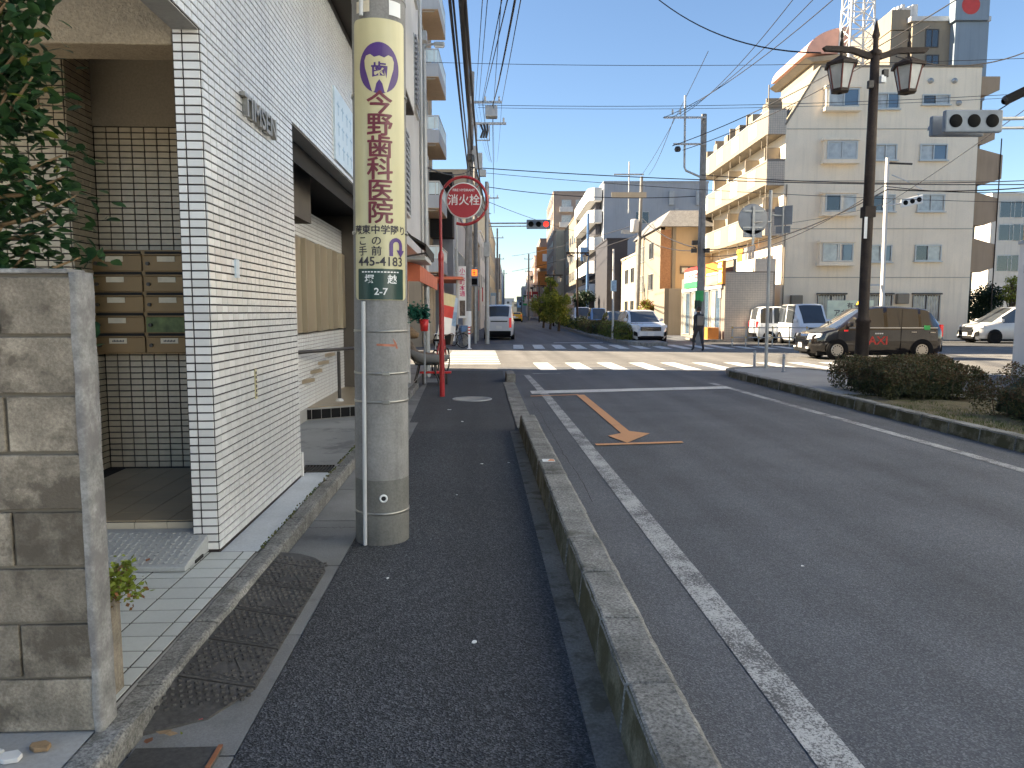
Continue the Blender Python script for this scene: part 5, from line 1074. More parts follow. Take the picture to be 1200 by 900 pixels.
# pink barrel roof, lift tower and tall rear block
a = F(941, 66, 47); cx = F(992, 66, 47).x; rz = a.z; r = cx - a.x; hz = F(990, 35, 47).z - rz
m = MB(); m.prism([(cx - r*cos(b), 46.5, rz + hz*sin(b)) for b in [pi/2*k/14 for k in range(15)]] + [(cx, 46.5, rz)], (0, 6, 0)); m.build('barrel_roof', 'pink_roof', R1)
MB().prism([(cx - r - .1, 46.3, rz - .3), (cx + .1, 46.3, rz - .02), (cx + .1, 46.3, rz - .3), (cx - r + .3, 46.3, rz - .55)], (0, 6.3, 0)).build('penthouse_eave', 'cream_wall', R1)
MB().box(cx - r + .5, cx + .3, 46.6, 52, ZR - 3, rz - .3).build('penthouse', 'cream_wall', R1)
rb = thing('rear_tower_block', 'tall cream tower with grey sheet cladding and a red dot sign behind the beige block', 'building', (24, 52, 0), None, True)
a, b = F(1070, 25, 52), F(1157, 25, 52); MB().box(a.x, b.x, 52, 62, 0, a.z).build('wall', 'cream_wall', rb); MB().box(a.x - .2, b.x + .2, 51.9, 62, a.z, a.z + .3).build('parapet', 'white_wall', rb)
c, d_ = F(1030, 60, 54), F(1072, 60, 54)
for k, v in enumerate((72, 48, 24)):
    z = F(1030, v, 54).z; bl = MB().box(c.x, a.x, 52.4, 60, z - 1.2, z + .1).build('balcony', 'cream_wall', rb)
MB().box(c.x + 1.3, a.x, 52.6, 60, 0, a.z - .8).build('set_back_wall', 'white_wall', rb)
for (u, v) in ((1092, 45), (1092, 75)): q = F(u, v, 52); win(rb, '-y', 52, q.x - .45, q.x + .45, q.z - .6, q.z + .6, 2, 'dark_glass', 'frame_dark')
a, b = F(1116, 82, 51.5), F(1158, 26, 51.5); MB().box(a.x, b.x, 51.4, 52, a.z - 2, b.z).build('grey_cladding', 'blue_sheet', rb)
a, b = F(1118, 24, 51.3), F(1160, -12, 51.3); sp = MB().box(a.x, b.x, 51.2, 51.9, a.z, b.z).build('roof_sign', 'blue_sheet', rb); q = F(1139, 5, 51.1); MB().lathe([(.6, 0), (.001, .002)], (q.x, 51.19, q.z), (0, -1, 0), 30, smooth=False).build('red_dot', 'red_print', sp)
m = MB(); a = F(1048, 14, 53); 
for k in range(6): m.box(a.x + .25*k, a.x + .3*k + .1, 53, 53.6, a.z - .6, a.z + .3 + .1*(k % 3))
m.build('roof_equipment', 'white_wall', rb)['kind'] = 'stuff'
# lattice mast
q0, q1 = F(994, 72, 45), F(1026, 72, 45); lt = thing('lattice_mast', 'white steel lattice mast standing on the apartment roof', 'mast', (q0.x, 45, ZR), None, True)
zb, zt = ZR, F(1000, -40, 45).z; w0 = q1.x - q0.x; cx, cy = (q0.x + q1.x)/2, 45 + w0/2
cor = lambda z: [(cx + sx*w0/2*(1 - .25*(z - zb)/(zt - zb)), cy + sy*w0/2*(1 - .25*(z - zb)/(zt - zb)), z) for sx, sy in ((-1, -1), (1, -1), (1, 1), (-1, 1))]
for k in range(4): MB().cyl(cor(zb)[k], cor(zt)[k], .07, n=8).build('leg', 'white_wall', lt)
nb = 7
for i in range(nb):
    A_, B_ = cor(zb + (zt - zb)*i/nb), cor(zb + (zt - zb)*(i+1)/nb)
    for k in range(4): MB().cyl(A_[k], B_[(k+1) % 4], .03, n=6).build('brace', 'white_wall', lt); MB().cyl(B_[k], A_[(k+1) % 4], .03, n=6).build('brace', 'white_wall', lt); MB().cyl(B_[k], B_[(k+1) % 4], .03, n=6).build('ring_bar', 'white_wall', lt)
m = MB(); a = F(990, 30, 45)
for dx in (0, .35): m.cyl((a.x + dx, 44.6, a.z), (a.x + dx, 44.6, zt), .025, n=6)
ld_ = m.build('ladder', 'white_wall', lt)
for k in range(8): MB().cyl((a.x, 44.6, a.z + .3 + .4*k), (a.x + .35, 44.6, a.z + .3 + .4*k), .018, n=6).build('rung', 'white_wall', ld_)
# laundry
for k, (yy, c_) in enumerate(((42.6, 'dark_cloth'), (43.2, 'dark_cloth'), (43.9, 'grey_cloth'), (44.8, 'orange_sign'), (45.3, 'yellow_paint'))):
    z = F(900, 258, Y1).z - 1.2; t = MB().prism([(13.72, yy, z - .75), (13.72, yy + .5, z - .75), (13.72, yy + .48, z - .2), (13.72, yy + .62, z - .25), (13.72, yy + .55, z), (13.72, yy - .05, z), (13.72, yy - .12, z - .25), (13.72, yy + .02, z - .2)], (.03, 0, 0)).build('hanging_shirt', c_, loc=(13.7, yy, z), isfar=True)
    props(t, ['dark shirt nearest the corner on the lowest balcony', 'second dark shirt on the lowest balcony line', 'grey shirt drying on the lowest balcony', 'orange shirt drying on the lowest balcony', 'yellow shirt at the end of the balcony line'][k], 'laundry', 'laundry on the lowest balcony')
# ------------------------------------------------------------------ store on the ground floor corner
YS = 38.6; sx0, sx1, zt = F(850, 318, YS).x, F(909, 318, YS).x, F(880, 318, YS).z
ST = thing('corner_store', 'small shop with brown tiled wall and white red green and orange signs', 'shop', (sx0, YS, 0), None, True)
m = MB().box(sx0 + .02, sx1, YS + .02, Y1 - .02, 0, zt); m.box(sx0 + .021, BX - .02, Y1 - .018, 48.5, 0, zt); m.build('wall', 'store_grout', ST); m = MB()
for i in range(int((sx1 - sx0)/.13)):
    for j in range(int(zt/.115)): m.box(sx0 + .02 + .13*i, sx0 + .14 + .13*i, YS + .006, YS + .02, .02 + .115*j, .125 + .115*j)
m.build('tiles', 'store_tile', ST)['kind'] = 'stuff'
xx = F(885, 305, YS).x; MB().box(xx, sx1, YS - .002, YS + .3, zt, F(900, 303, YS).z).build('raised_wall', 'store_tile', ST); MB().box(sx0 + .5, sx0 + .65, YS + .31, 48.5, zt, zt + .62).build('roof_parapet', 'cream_wall', ST); MB().box(sx0 + .46, sx0 + .69, YS + .3, 48.6, zt + .62, zt + .68).build('roof_rail', 'frame_alu', ST)
for (y0, y1) in ((39.3, 41.2), (41.6, 43.4), (43.8, 45.6), (46, 48)): win(ST, '-x', sx0 + .02, y0, y1, .15, 2.75, 2, ['blue_glass', 'curtain_glass'], 'frame_alu', .06, name='shop_window')
for (u0, u1, mt, nm) in ((828, 848, 'orange_sign', 'orange_signboard'), (803, 826, 'white_print', 'striped_signboard')):
    ya, yb = sx0*FPX/(u1 - 600), sx0*FPX/(u0 - 600); s = MB().box(sx0 - .16, sx0 - .0, ya, yb, 3.0, 4.2).build(nm, mt, ST); nx_ = sx0 - .163
    if mt == 'white_print':
        MB().box(nx_, nx_ + .003, ya, yb, 3.98, 4.2).build('red_stripe', 'red_print', s); MB().box(nx_, nx_ + .003, ya, yb, 3.0, 3.35).build('green_stripe', 'green_sign', s)
        m = MB(); ym = (ya + yb)/2
        for (dy, dz, wy, hz_) in ((.9, .05, .5, .08), (.85, -.1, .12, .3), (.2, .08, .45, .08), (.15, -.08, .4, .07), (.0, -.02, .1, .38), (-.6, .1, .55, .08), (-.55, -.1, .5, .08), (-.75, 0, .1, .35)): m.box(nx_ - .003, nx_ - .001, ym + dy - wy/2, ym + dy + wy/2, 3.66 + dz - hz_/2, 3.66 + dz + hz_/2)
        m.build('logo_strokes', 'red_print', s)['kind'] = 'stuff'
    else:
        MB().box(nx_, nx_ + .003, ya + .9, yb - .05, 3.0, 3.5).build('dark_panel', 'brown_balcony', s); MB().box(nx_, nx_ + .003, ya + .2, ya + .8, 3.1, 3.7).build('white_panel', 'white_print', s); MB().box(nx_, nx_ + .003, ya + .2, ya + .9, 3.85, 4.1).build('white_panel', 'white_print', s); MB().box(nx_, nx_ + .003, ya + 1.0, yb - .2, 3.55, 3.65).build('white_line', 'white_print', s)
MB().box(sx0 - .1, sx0 - .0, 38.9, 48, 2.78, 2.98).build('fascia', 'grey_wall', ST)
MB().box(sx0 - .06, sx0 + .0, 39.2, 39.6, 2.3, 2.72).build('lit_panel', 'white_print', ST)
for k in range(2): t = MB().box(sx0 - .9 + .02*k, sx0 - .3, 38.4 + .8*k, 39.0 + .8*k, .1, .75).build('crate_stack', 'orange_sign', loc=(sx0 - .6, 38.4 + .8*k, .1), isfar=True, bevel=.03); props(t, ['orange crate at the shop corner nearest the fence', 'orange crate behind it by the shop door'][k], 'crate', 'orange crates by the shop')
MB().box(sx0 - 1.3, sx0 - .1, 38.2, 41.5, 0, .14).build('store_step', 'kerb_concrete', ST)
# guard fence
t = thing('guard_fence', 'low steel pipe fence with yellow joints before the tiled shop wall', 'fence', (9.9, 33.3, 0), None, True)
xs = [F(u, 400, 33.3).x for u in (858, 874, 889, 905, 925, 945, 965, 985)]
for k, x in enumerate(xs):
    p_ = MB().cyl((x, 33.3, 0), (x, 33.3, .92), .028, n=8).build('post', 'galvanised', t)
    if True:
        for z in (.86, .42): MB().lathe([(.036, z - .035), (.036, z + .035)], (x, 33.3, 0), n=8).build('joint', 'yellow_paint', p_)
for z in (.86, .42): MB().cyl((xs[0], 33.3, z), (xs[-1], 33.3, z), .024, n=8).build('rail', 'galvanised', t)
# green sign board
a, b = F(969, 381, 38), F(1024, 352, 38); t = thing('green_signboard', 'pale green sign board with dark lettering standing behind the taxi', 'sign', ((a.x + b.x)/2, 38, 0), None, True)
bd = MB().box(a.x, b.x, 38, 38.08, a.z, b.z).build('board', 'pale_green', t); [MB().cyl((x, 38.12, 0), (x, 38.12, b.z - .1), .04, n=8).build('leg', 'galvanised', t) for x in (a.x + .3, b.x - .3)]
m = MB(); text(m, '有 橋', .3, (a.x + 1.35, 37.996, b.z - .28), (1, 0, 0), (0, 0, 1), .004, 1.1); text(m, 'アカツキパ', .38, (a.x + 1.2, 37.996, b.z - .66), (1, 0, 0), (0, 0, 1), .004, .95); m.build('lettering', 'black_print', bd); q = F(984, 372, 38); MB().poly((q.x - .15, 37.996, q.z - .1), (q.x + .2, 37.996, q.z - .12), (q.x + .25, 37.996, q.z + .15), (q.x - .12, 37.996, q.z + .13)).build('green_mark', 'green_sign', bd)
MB().box(b.x - 2.4, b.x - .0, 37.99, 37.996, a.z, a.z + .1).build('white_edge', 'white_print', bd)
# far buildings right of the street
def bldg(*a, **k): return block(*a, **k)
R2y = 55
a, b = F(777, 390, R2y), F(830, 245, R2y)
t = thing('tan_house', 'tan rendered house with grey hipped roof and orange brick edge', 'house', (a.x, R2y, 0), None, True)
zt = F(800, 266, R2y).z; ap = F(786, 244, R2y)
MB().box(a.x, b.x + 2, R2y, 66, 0, zt).build('wall', 'tan_wall', t); MB().box(a.x - .3, a.x + .45, R2y - .05, R2y - .001, 0, zt - .2).build('brick_edge', 'brick_orange', t); MB().box(a.x + .55, a.x + .8, R2y - .12, R2y - .001, 0, zt).build('downpipe', 'cream_wall', t)
MB().box(a.x - .32, a.x - .301, R2y - .04, 66, 0, zt).build('street_front', 'cream_wall', t)
m = MB(); e = .5; x0_, x1_ = a.x - e, b.x + 2 + e; m.add([(x0_, R2y - e, zt), (x1_, R2y - e, zt), (x1_, 66 + e, zt), (x0_, 66 + e, zt), (x0_ + 1.1, R2y + 1.2, ap.z), (x1_ - 1.1, R2y + 1.2, ap.z), (x1_ - 1.1, 65, ap.z), (x0_ + 1.1, 65, ap.z)], [(0,1,5,4), (1,2,6,5), (2,3,7,6), (3,0,4,7), (4,5,6,7), (3,2,1,0)]); m.build('roof', 'roof_grey', t)
q0, q1 = F(797, 321, R2y), F(817, 312, R2y); win(t, '-y', R2y, q0.x, q1.x, q0.z, q1.z, 2, 'curtain_glass', 'frame_dark', .08, .1)
for z in (3.2, 5.6): win(t, '-x', a.x - .32, 57.5, 59.3, z, z + 1.3, 2, 'dark_glass'); win(t, '-x', a.x - .32, 61.5, 63.3, z, z + 1.3, 2, 'curtain_glass')
a, b = F(783, 387, 50), F(822, 338, 50); t = thing('sand_gatehouse', 'sand coloured low wall block with a dark doorway in front of the tan house', 'building', (a.x, 50, 0), None, True)
MB().box(a.x, b.x + 1, 50, 53.5, 0, b.z).build('wall', 'sand_wall', t); q0, q1 = F(809, 387, 50), F(820, 362, 50); MB().box(q0.x, q1.x, 49.95, 49.998, 0, q1.z).build('doorway', 'black_void', t); MB().box(a.x - .3, a.x - .002, 49.98, 53.5, 0, b.z).build('corner_pier', 'cream_wall', t)
a, b = F(735, 380, 66), F(776, 297, 66); bldg('cream_low_building', 'low cream building with two upper windows left of the tan house', a.x + .9, b.x + 1, 66, 76, b.z, 'sand_wall', [('-x', a.x + .9, [68, 71.5], [1.2, 4.2], 2, 1.4, 'dark_glass')])
a, b = F(715, 380, 74), F(741, 281, 74); bldg('dark_narrow_building', 'narrow charcoal building between the cream and grey blocks', a.x, b.x, 77, 88, F(720, 281, 77).z, 'dark_wall')
a, b = F(692, 380, 90), F(830, 214, 90)
GB = bldg('grey_apartment_block', 'big blue grey apartment block with rounded balconies on its street corner', F(706, 380, 90).x, b.x, 90, 112, b.z, 'grey_wall', [('-y', 90, [F(u, 300, 90).x for u in (744,)], [F(750, 262, 90).z], 1.6, 1.4, 'dark_glass')])
MB().box(F(760, 205, 90).x, b.x, 94, 108, b.z, F(760, 205, 90).z).build('upper_block', 'grey_wall', GB)
for k, v in enumerate((232, 258, 290, 318, 345)):
    z = F(700, v, 90).z; xa, xb = F(690, v, 90).x, F(706, v, 90).x
    m = MB(); m.prism([(xb, 90.5, z - .2), (xa + .7, 90.5, z - .2), (xa + .1, 91.1, z - .2), (xa, 92, z - .2), (xa, 110, z - .2), (xb, 110, z - .2)], (0, 0, 1.5)); m.build('balcony', 'white_wall', GB); MB().box(xb - .6, xb - .01, 92, 110, z - 1.5, z - .21).build('balcony_recess', 'dark_wall', GB)
for (u, v, y_, w_) in ((787, 232, 89.8, .3), (819, 232, 89.8, .3), (793, 252, 89.8, .2)): q = F(u, v, y_); MB().box(q.x - w_, q.x + w_, 89.7, 90, q.z - .8, q.z + .8).build('wall_duct', 'galvanised', GB)
a, b = F(672, 380, 118), F(700, 255, 118); bldg('cream_stepped_block', 'cream apartment block with stacked balconies beyond the grey block', a.x, b.x + 3, 114, 140, b.z, 'cream_wall', [('-x', a.x, arange(116, 136, 4), arange(3.5, b.z - 2, 2.9), 2.2, 1.5, 'dark_glass'), ('-y', 114, [a.x + .6], arange(3.5, b.z - 2, 2.9), 1.6, 1.4, 'dark_glass')])
a, b = F(648, 380, 150), F(689, 225, 150); BT = bldg('brown_tower', 'brown high rise with white balconies above a sand coloured wall', a.x, b.x, 150, 178, b.z, 'tower_brown', [('-x', a.x, arange(152, 176, 5), arange(5, b.z - 2, 3), 2.6, 1.7, 'dark_glass'), ('-y', 150, [a.x + 1.6, a.x + 4.4], arange(16, b.z - 2, 3), 1.9, 1.6, 'curtain_glass')])
for z in arange(15.2, b.z - 2, 3): MB().box(a.x + 1.2, a.x + 3.8, 149.3, 149.99, z, z + 1.0).build('balcony', 'white_wall', BT)
a, b = F(660, 380, 143), F(682, 272, 143); bldg('sand_block', 'sand coloured windowless wall in front of the brown tower', a.x - 1.6, b.x, 141, 149, b.z, 'sand_wall', [('-y', 141, [a.x + 3], [5, 10, 15], 1.4, 2, 'curtain_glass')])
a, b = F(632, 370, 190), F(652, 282, 190); OB = bldg('orange_sign_building', 'dark building carrying a big square orange roof sign', a.x, b.x, 186, 210, F(640, 282, 190).z, 'tower_brown', [('-x', a.x, arange(188, 206, 5), arange(5, 18, 3), 3, 1.6, 'dark_glass')])
q = F(639, 302, 185.5); sq = MB().box(q.x - 2.2, q.x + 2.4, 185.2, 185.9, q.z - 2.6, q.z + 2.6).build('orange_sign', 'orange_sign', OB); MB().box(q.x - .7, q.x + .9, 185.1, 185.19, q.z - .9, q.z + .9).build('white_mark', 'white_print', sq)
q = F(636, 327, 180); MB().box(q.x - 1.2, q.x + 1.8, 179, 181, q.z - 1.8, q.z + 1.8).build('side_sign', 'orange_sign', OB)
for i, (u0, u1, v, y_, mt, lb) in enumerate(((618, 634, 318, 215, 'white_wall', 'white building left of the orange sign building'), (612, 622, 336, 250, 'grey_wall', 'grey building further along the right side'), (606, 615, 348, 300, 'cream_wall', 'low cream building near the end of the street'), (600.5, 608, 354, 380, 'sand_wall', 'sand coloured building at the very end of the right side'), (626, 634, 300, 205, 'pastel_b', 'slim pinkish building behind the orange sign'))):
    a, b = F(u0, 370, y_), F(u1, v, y_); bldg('street_building', lb, a.x, b.x + 2, y_, y_ + 30, b.z, mt, [('-x', a.x, arange(y_ + 2, y_ + 26, 6), arange(4, max(6, b.z - 2), 3.2), 3, 1.6, 'dark_glass'), ('-y', y_, [a.x + .8], arange(4, max(6, b.z - 2), 3.2), 1.6, 1.4, 'dark_glass')], group='far buildings of the right side')
t = block('end_building', 'low pale building closing the vista at the end of the street', -8, 1.2, 430, 445, 9, 'grey_wall', [('-y', 430, [-6, -3, 0], [3, 6], 1.6, 1.4, 'dark_glass')])
a, b = F(1150, 330, 75), F(1210, 228, 75); block('pale_far_building', 'pale building with small windows seen past the brown stair balconies', a.x + .6, b.x + 8, 75, 90, b.z, 'pale_cream', [('-y', 75, [F(u, 300, 75).x for u in (1168, 1185)], [F(1, v, 75).z for v in (318, 282, 255)], 2.2, 1.6, 'dark_glass')])
# ------------------------------------------------------------------ trees
def crown_tree(name, label, x, y, h, rx, rz, n, L, mats, trunk_h, isfar=True, seed=1, r0=.12, clumps=26, group=None):
    r = random.Random(seed); t = thing(name, label, 'tree', (x, y, 0), group, isfar); c = Vector((x, y, h - rz))
    m = MB(); m.tube([(x, y, 0), (x + r.gauss(0, .05), y, trunk_h*.5), (x, y, trunk_h), (x, y, h - rz*.6)], [r0, r0*.8, r0*.65, r0*.3], 8); m.build('trunk', 'bark', t)
    cl = []; m = MB()
    for k in range(clumps):
        d = Vector((r.gauss(0, 1), r.gauss(0, 1), r.gauss(0, 1))).normalized(); q = c + Vector((d.x*rx, d.y*rx, d.z*rz))*r.uniform(.35, .85); cl.append((q, rx*r.uniform(.16, .42))); m.tube([(x, y, max(trunk_h*.6, q.z - 1.2)), q.lerp(Vector((x, y, q.z)), .4), q], [r0*.35, r0*.2, r0*.08], 5)
    m.build('limbs', 'bark', t)
    for q_, (mt, sh) in enumerate(mats):
        m = MB(); pts = []
        for k in range(int(n*sh)):
            q, rr = cl[r.randrange(len(cl))]; d = Vector((r.gauss(0, 1), r.gauss(0, 1), r.gauss(0, 1))).normalized(); pts.append(q + d*rr*r.random()**.4)
        scatter_leaves(m, pts, L, r, .8); m.build('crown', mt, t)['kind'] = 'stuff'
    return t
for i, (u, v0, y_, rx, mt, lb) in enumerate(((645, 309, 66, .75, 'tree_leaf', 'slim bright green tree on the far median'), (637, 345, 72, 1.3, 'tree_leaf', 'bushy yellow green tree at the far end of the median'), (655, 340, 60, 1.1, 'tree_leaf', 'round yellow green tree behind the far hedge'))):
    q = F(u, v0, y_); h = q.z; crown_tree('median_tree', lb, q.x, y_, h, rx*1.1, (h - .4)/2, 6000, .17, [(mt, .75), ('hedge_leaf', .25)], 1.4, seed=20 + i, group='trees on the far median')
q = F(758, 345, 56); crown_tree('flowering_tree', 'small garden tree with red blossoms beside the tan house', F(758, 350, 56).x, 56, F(758, 345, 56).z, 1.15, 1.2, 2600, .14, [('tree_leaf', .55), ('red_leaf', .45)], 1, seed=31, clumps=16)
q = F(1158, 325, 46); crown_tree('dark_evergreen', 'dark dense evergreen beside the beige apartment block', q.x, 46, q.z, 1.7, 1.7, 7000, .14, [('dark_leaf', 1)], .5, seed=41, clumps=34)
crown_tree('bright_shrub', 'bright green shrub just right of the dark evergreen', F(1186, 330, 44).x, 44, F(1186, 322, 44).z, .9, 1.0, 1800, .12, [('tree_leaf', 1)], .6, seed=42)
hedge('median_hedge', 'clipped green hedge at the tip of the far median', 5.2, 6.75, 36.8, 45.5, .15, .85, 9000, .09, [('hedge_leaf', .8), ('azalea_brown', .2)], True, 5, lumpy=.1)
hedge('median_hedge', 'brownish lower hedge farther along the median', 4.85, 6.6, 46.5, 56, .15, .75, 6000, .1, [('azalea_leaf', .5), ('hedge_leaf', .3), ('azalea_brown', .2)], True, 6, lumpy=.2)
hedge('median_hedge', 'dark green hedge at the far end of the median', 4.8, 6.4, 58, 84, .15, .9, 6000, .14, [('dark_leaf', .5), ('hedge_leaf', .5)], True, 7, lumpy=.2)
crown_tree('dark_street_tree', 'dark leafy street tree behind the small cars on the right', F(684, 350, 84).x, 84, F(684, 340, 84).z + .8, 1.6, 1.5, 2500, .2, [('dark_leaf', 1)], 1.2, seed=50)
# ------------------------------------------------------------------ far lamp posts, signs, poles on the right
def far_lantern(label, x, y, h):
    t = thing('lantern_lamp_post', label, 'street lamp', (x, y, 0), 'lantern posts along the far median', True); MB().cyl((x, y, 0), (x, y, h), .1, .07, 10).build('post', 'brown_iron', t); MB().box(x - .95, x + .95, y - .05, y + .05, h - .65, h - .52).build('arm', 'brown_iron', t)
    for s in (-.65, .65): MB().lathe([(.3, h - .85), (.28, h - .8), (.05, h - .66)], (x + s, y, 0), n=6, smooth=False).build('lantern_roof', 'brown_iron', t); MB().lathe([(.24, h - .86), (.14, h - 1.35), (.001, h - 1.36)], (x + s, y, 0), n=6, smooth=False).build('lantern', 'lamp_glass', t)
for (u, v, y_, lb) in ((677, 288, 62, 'brown lantern post rising behind the tip hedge'), (649, 316, 80, 'lantern post among the median trees'), (632, 330, 108, 'third lantern post down the far median'), (619, 343, 150, 'small lantern post far down the median'), (611, 350, 210, 'tiny lantern post near the end of the median')): q = F(u, v, y_); far_lantern(lb, q.x, y_, q.z)
q = F(707, 288, 38.5); t = thing('white_sign_post', 'thin white post with a small blue plate on the far median tip', 'sign post', (q.x, 38.5, 0), None, True)
MB().cyl((F(718, 398, 38.5).x, 38.5, .15), (F(719, 292, 38.5).x, 38.5, F(719, 292, 38.5).z), .06, .045, 10).build('post', 'white_wall', t); q = F(719, 335, 38.5); MB().box(q.x - .14, q.x + .14, 38.38, 38.42, q.z - .28, q.z + .28).build('plate', 'blue_print', t)
# concrete pole right with shop sleeve
y_ = 35.5; q = F(820, 400, y_); tp = F(825, 134, y_); t = conc_pole('concrete pole with long crossarms in front of the cream balconies', q.x, y_, tp.z, .2, .13, lean=tp.x - q.x)
for v, u0 in ((139, 777), (170, 788)): z = F(800, v, y_).z; MB().box(F(u0, v, y_).x, F(826, v, y_).x, y_ - .25, y_ - .17, z - .04, z + .04).build('crossarm', 'galvanised', t)
m = MB(); m.tube([F(803, 112, y_), F(802, 196, y_), F(804, 200, y_), F(822, 208, y_)], .05, 8); m.build('riser_arm', 'galvanised', t)
for u in (787, 796): q = F(u, 137, y_); MB().lathe([(.02, 0), (.06, .04), (.03, .08), (.06, .12), (.02, .26)], (q.x, y_ - .2, q.z + .05), n=10).build('insulator', 'porcelain', t)
q = F(793, 176, y_); MB().lathe([(.12, -.1), (.16, 0), (.1, .12)], (q.x, y_ - .2, q.z), n=12).build('cable_coil', 'dark_metal', t)
for (u, v, mt, h_) in ((820, 347, 'green_sign', .5), (819, 357, 'sign_green', .4), (818.5, 368, 'white_print', .25)): q = F(u, v, y_); rr = .208; MB().lathe([(rr, -h_/2), (rr, h_/2)], (q.x, y_, q.z), n=18).build('shop_sleeve', mt, t)
for (u, v) in ((813, 285), (812, 294), (827, 294)): q = F(u, v, y_); MB().box(q.x - .12, q.x + .12, y_ - .3, y_ - .1, q.z - .1, q.z + .1).build('junction_box', 'dark_metal', t)
y_ = 62; q = F(746, 370, y_); tp = F(752, 207, y_); t = conc_pole('concrete pole with transformer can and yellow crossarms beyond the crossing', q.x, y_, tp.z, .2, .12, lean=tp.x - q.x)
for v, u0, u1, s_ in ((205, 719, 754, .06), (229, 716, 757, .22)): a, b = F(u0, v, y_), F(u1, v, y_); MB().box(a.x, b.x, y_ - .25, y_ - .2, a.z - s_, a.z + s_).build('crossarm', 'galvanised' if s_ < .1 else 'sand_wall', t)
q = F(743, 265, y_); MB().lathe([(.001, .55), (.3, .5), (.34, .4), (.34, -.5), (.3, -.55), (.001, -.55)], (q.x, y_ - .3, q.z), n=16).build('transformer', 'white_wall', t); q = F(737, 190, y_); MB().cyl((q.x, y_ - .2, F(737, 250, y_).z), (q.x, y_ - .2, q.z), .05, n=8).build('riser_arm', 'galvanised', t)
q = F(736, 270, y_); MB().box(q.x - .6, q.x + .5, y_ - .3, y_ - .25, q.z - .3, q.z + .0).build('equipment_frame', 'galvanised', t)
y_ = 88; q = F(688, 370, y_); t = conc_pole('dark blue steel pole with a signal box near the grey block', q.x, y_, F(688, 250, y_).z, .2, .14, 'car_blue'); q = F(685, 298, y_); MB().box(q.x - .5, q.x + .3, y_ - .4, y_ - .2, q.z - .8, q.z + .8).build('blue_sign', 'blue_print', t)

# ------------------------------------------------------------------ small shop signs down the far street
for i, (u, v, y_, w_, h_, mt, lb) in enumerate(((556, 352, 58, .7, 1.6, 'red_print', 'red projecting sign on the left frontages'), (563, 345, 70, .8, 2.2, 'white_print', 'white projecting sign on the left frontages'), (578, 352, 100, .9, 2, 'blue_print', 'blue projecting sign far down the left'), (584, 348, 120, 1, 2.4, 'cream_card', 'cream projecting sign far down the left'),
        (627, 350, 160, 1.4, 3, 'red_print', 'small red sign beyond the median trees'), (620, 346, 190, 1.5, 3, 'white_print', 'small white sign on the far right side'), (616, 352, 220, 1.5, 3, 'green_sign', 'small green sign on the far right side'), (609, 356, 300, 2, 3, 'blue_print', 'tiny blue sign near the end of the street'), (668, 352, 112, 1.2, 2.2, 'pastel_b', 'pale pink sign beside the cream stepped block'), (701, 358, 88, .8, 1.2, 'blue_print', 'blue sign plate at the foot of the grey block'))):
    q = F(u, v, y_); t = thing('projecting_sign', lb, 'sign', (q.x, y_, 0), 'projecting shop signs of the far street', True)
    MB().box(q.x - w_/2, q.x + w_/2, y_, y_ + .2, q.z - h_/2, q.z + h_/2).build('panel', mt, t, bevel=.03); MB().cyl((q.x, y_ + .1, 0), (q.x, y_ + .1, q.z - h_/2), .05, n=8).build('post', 'galvanised', t); MB().box(q.x - w_*.3, q.x + w_*.3, y_ - .012, y_ - .002, q.z - h_*.3, q.z + h_*.3).build('face_print', 'white_print' if mt != 'white_print' else 'red_print', t)
for i, (u, v, y_) in enumerate(((602, 342, 130), (606, 346, 170), (589, 345, 130), (593, 350, 180))):
    q = F(u if u > 600 else u, v, y_); t = conc_pole(['far utility pole right of the vanishing point', 'second far utility pole on the right', 'far utility pole left of the vanishing point', 'second far utility pole on the left'][i], q.x + (2.6 if u > 600 else -.5), y_, 11.5, .18, .12); crossarm(t, q.x + (2.6 if u > 600 else -.5), y_, 10.6, -.8, .8, 3)
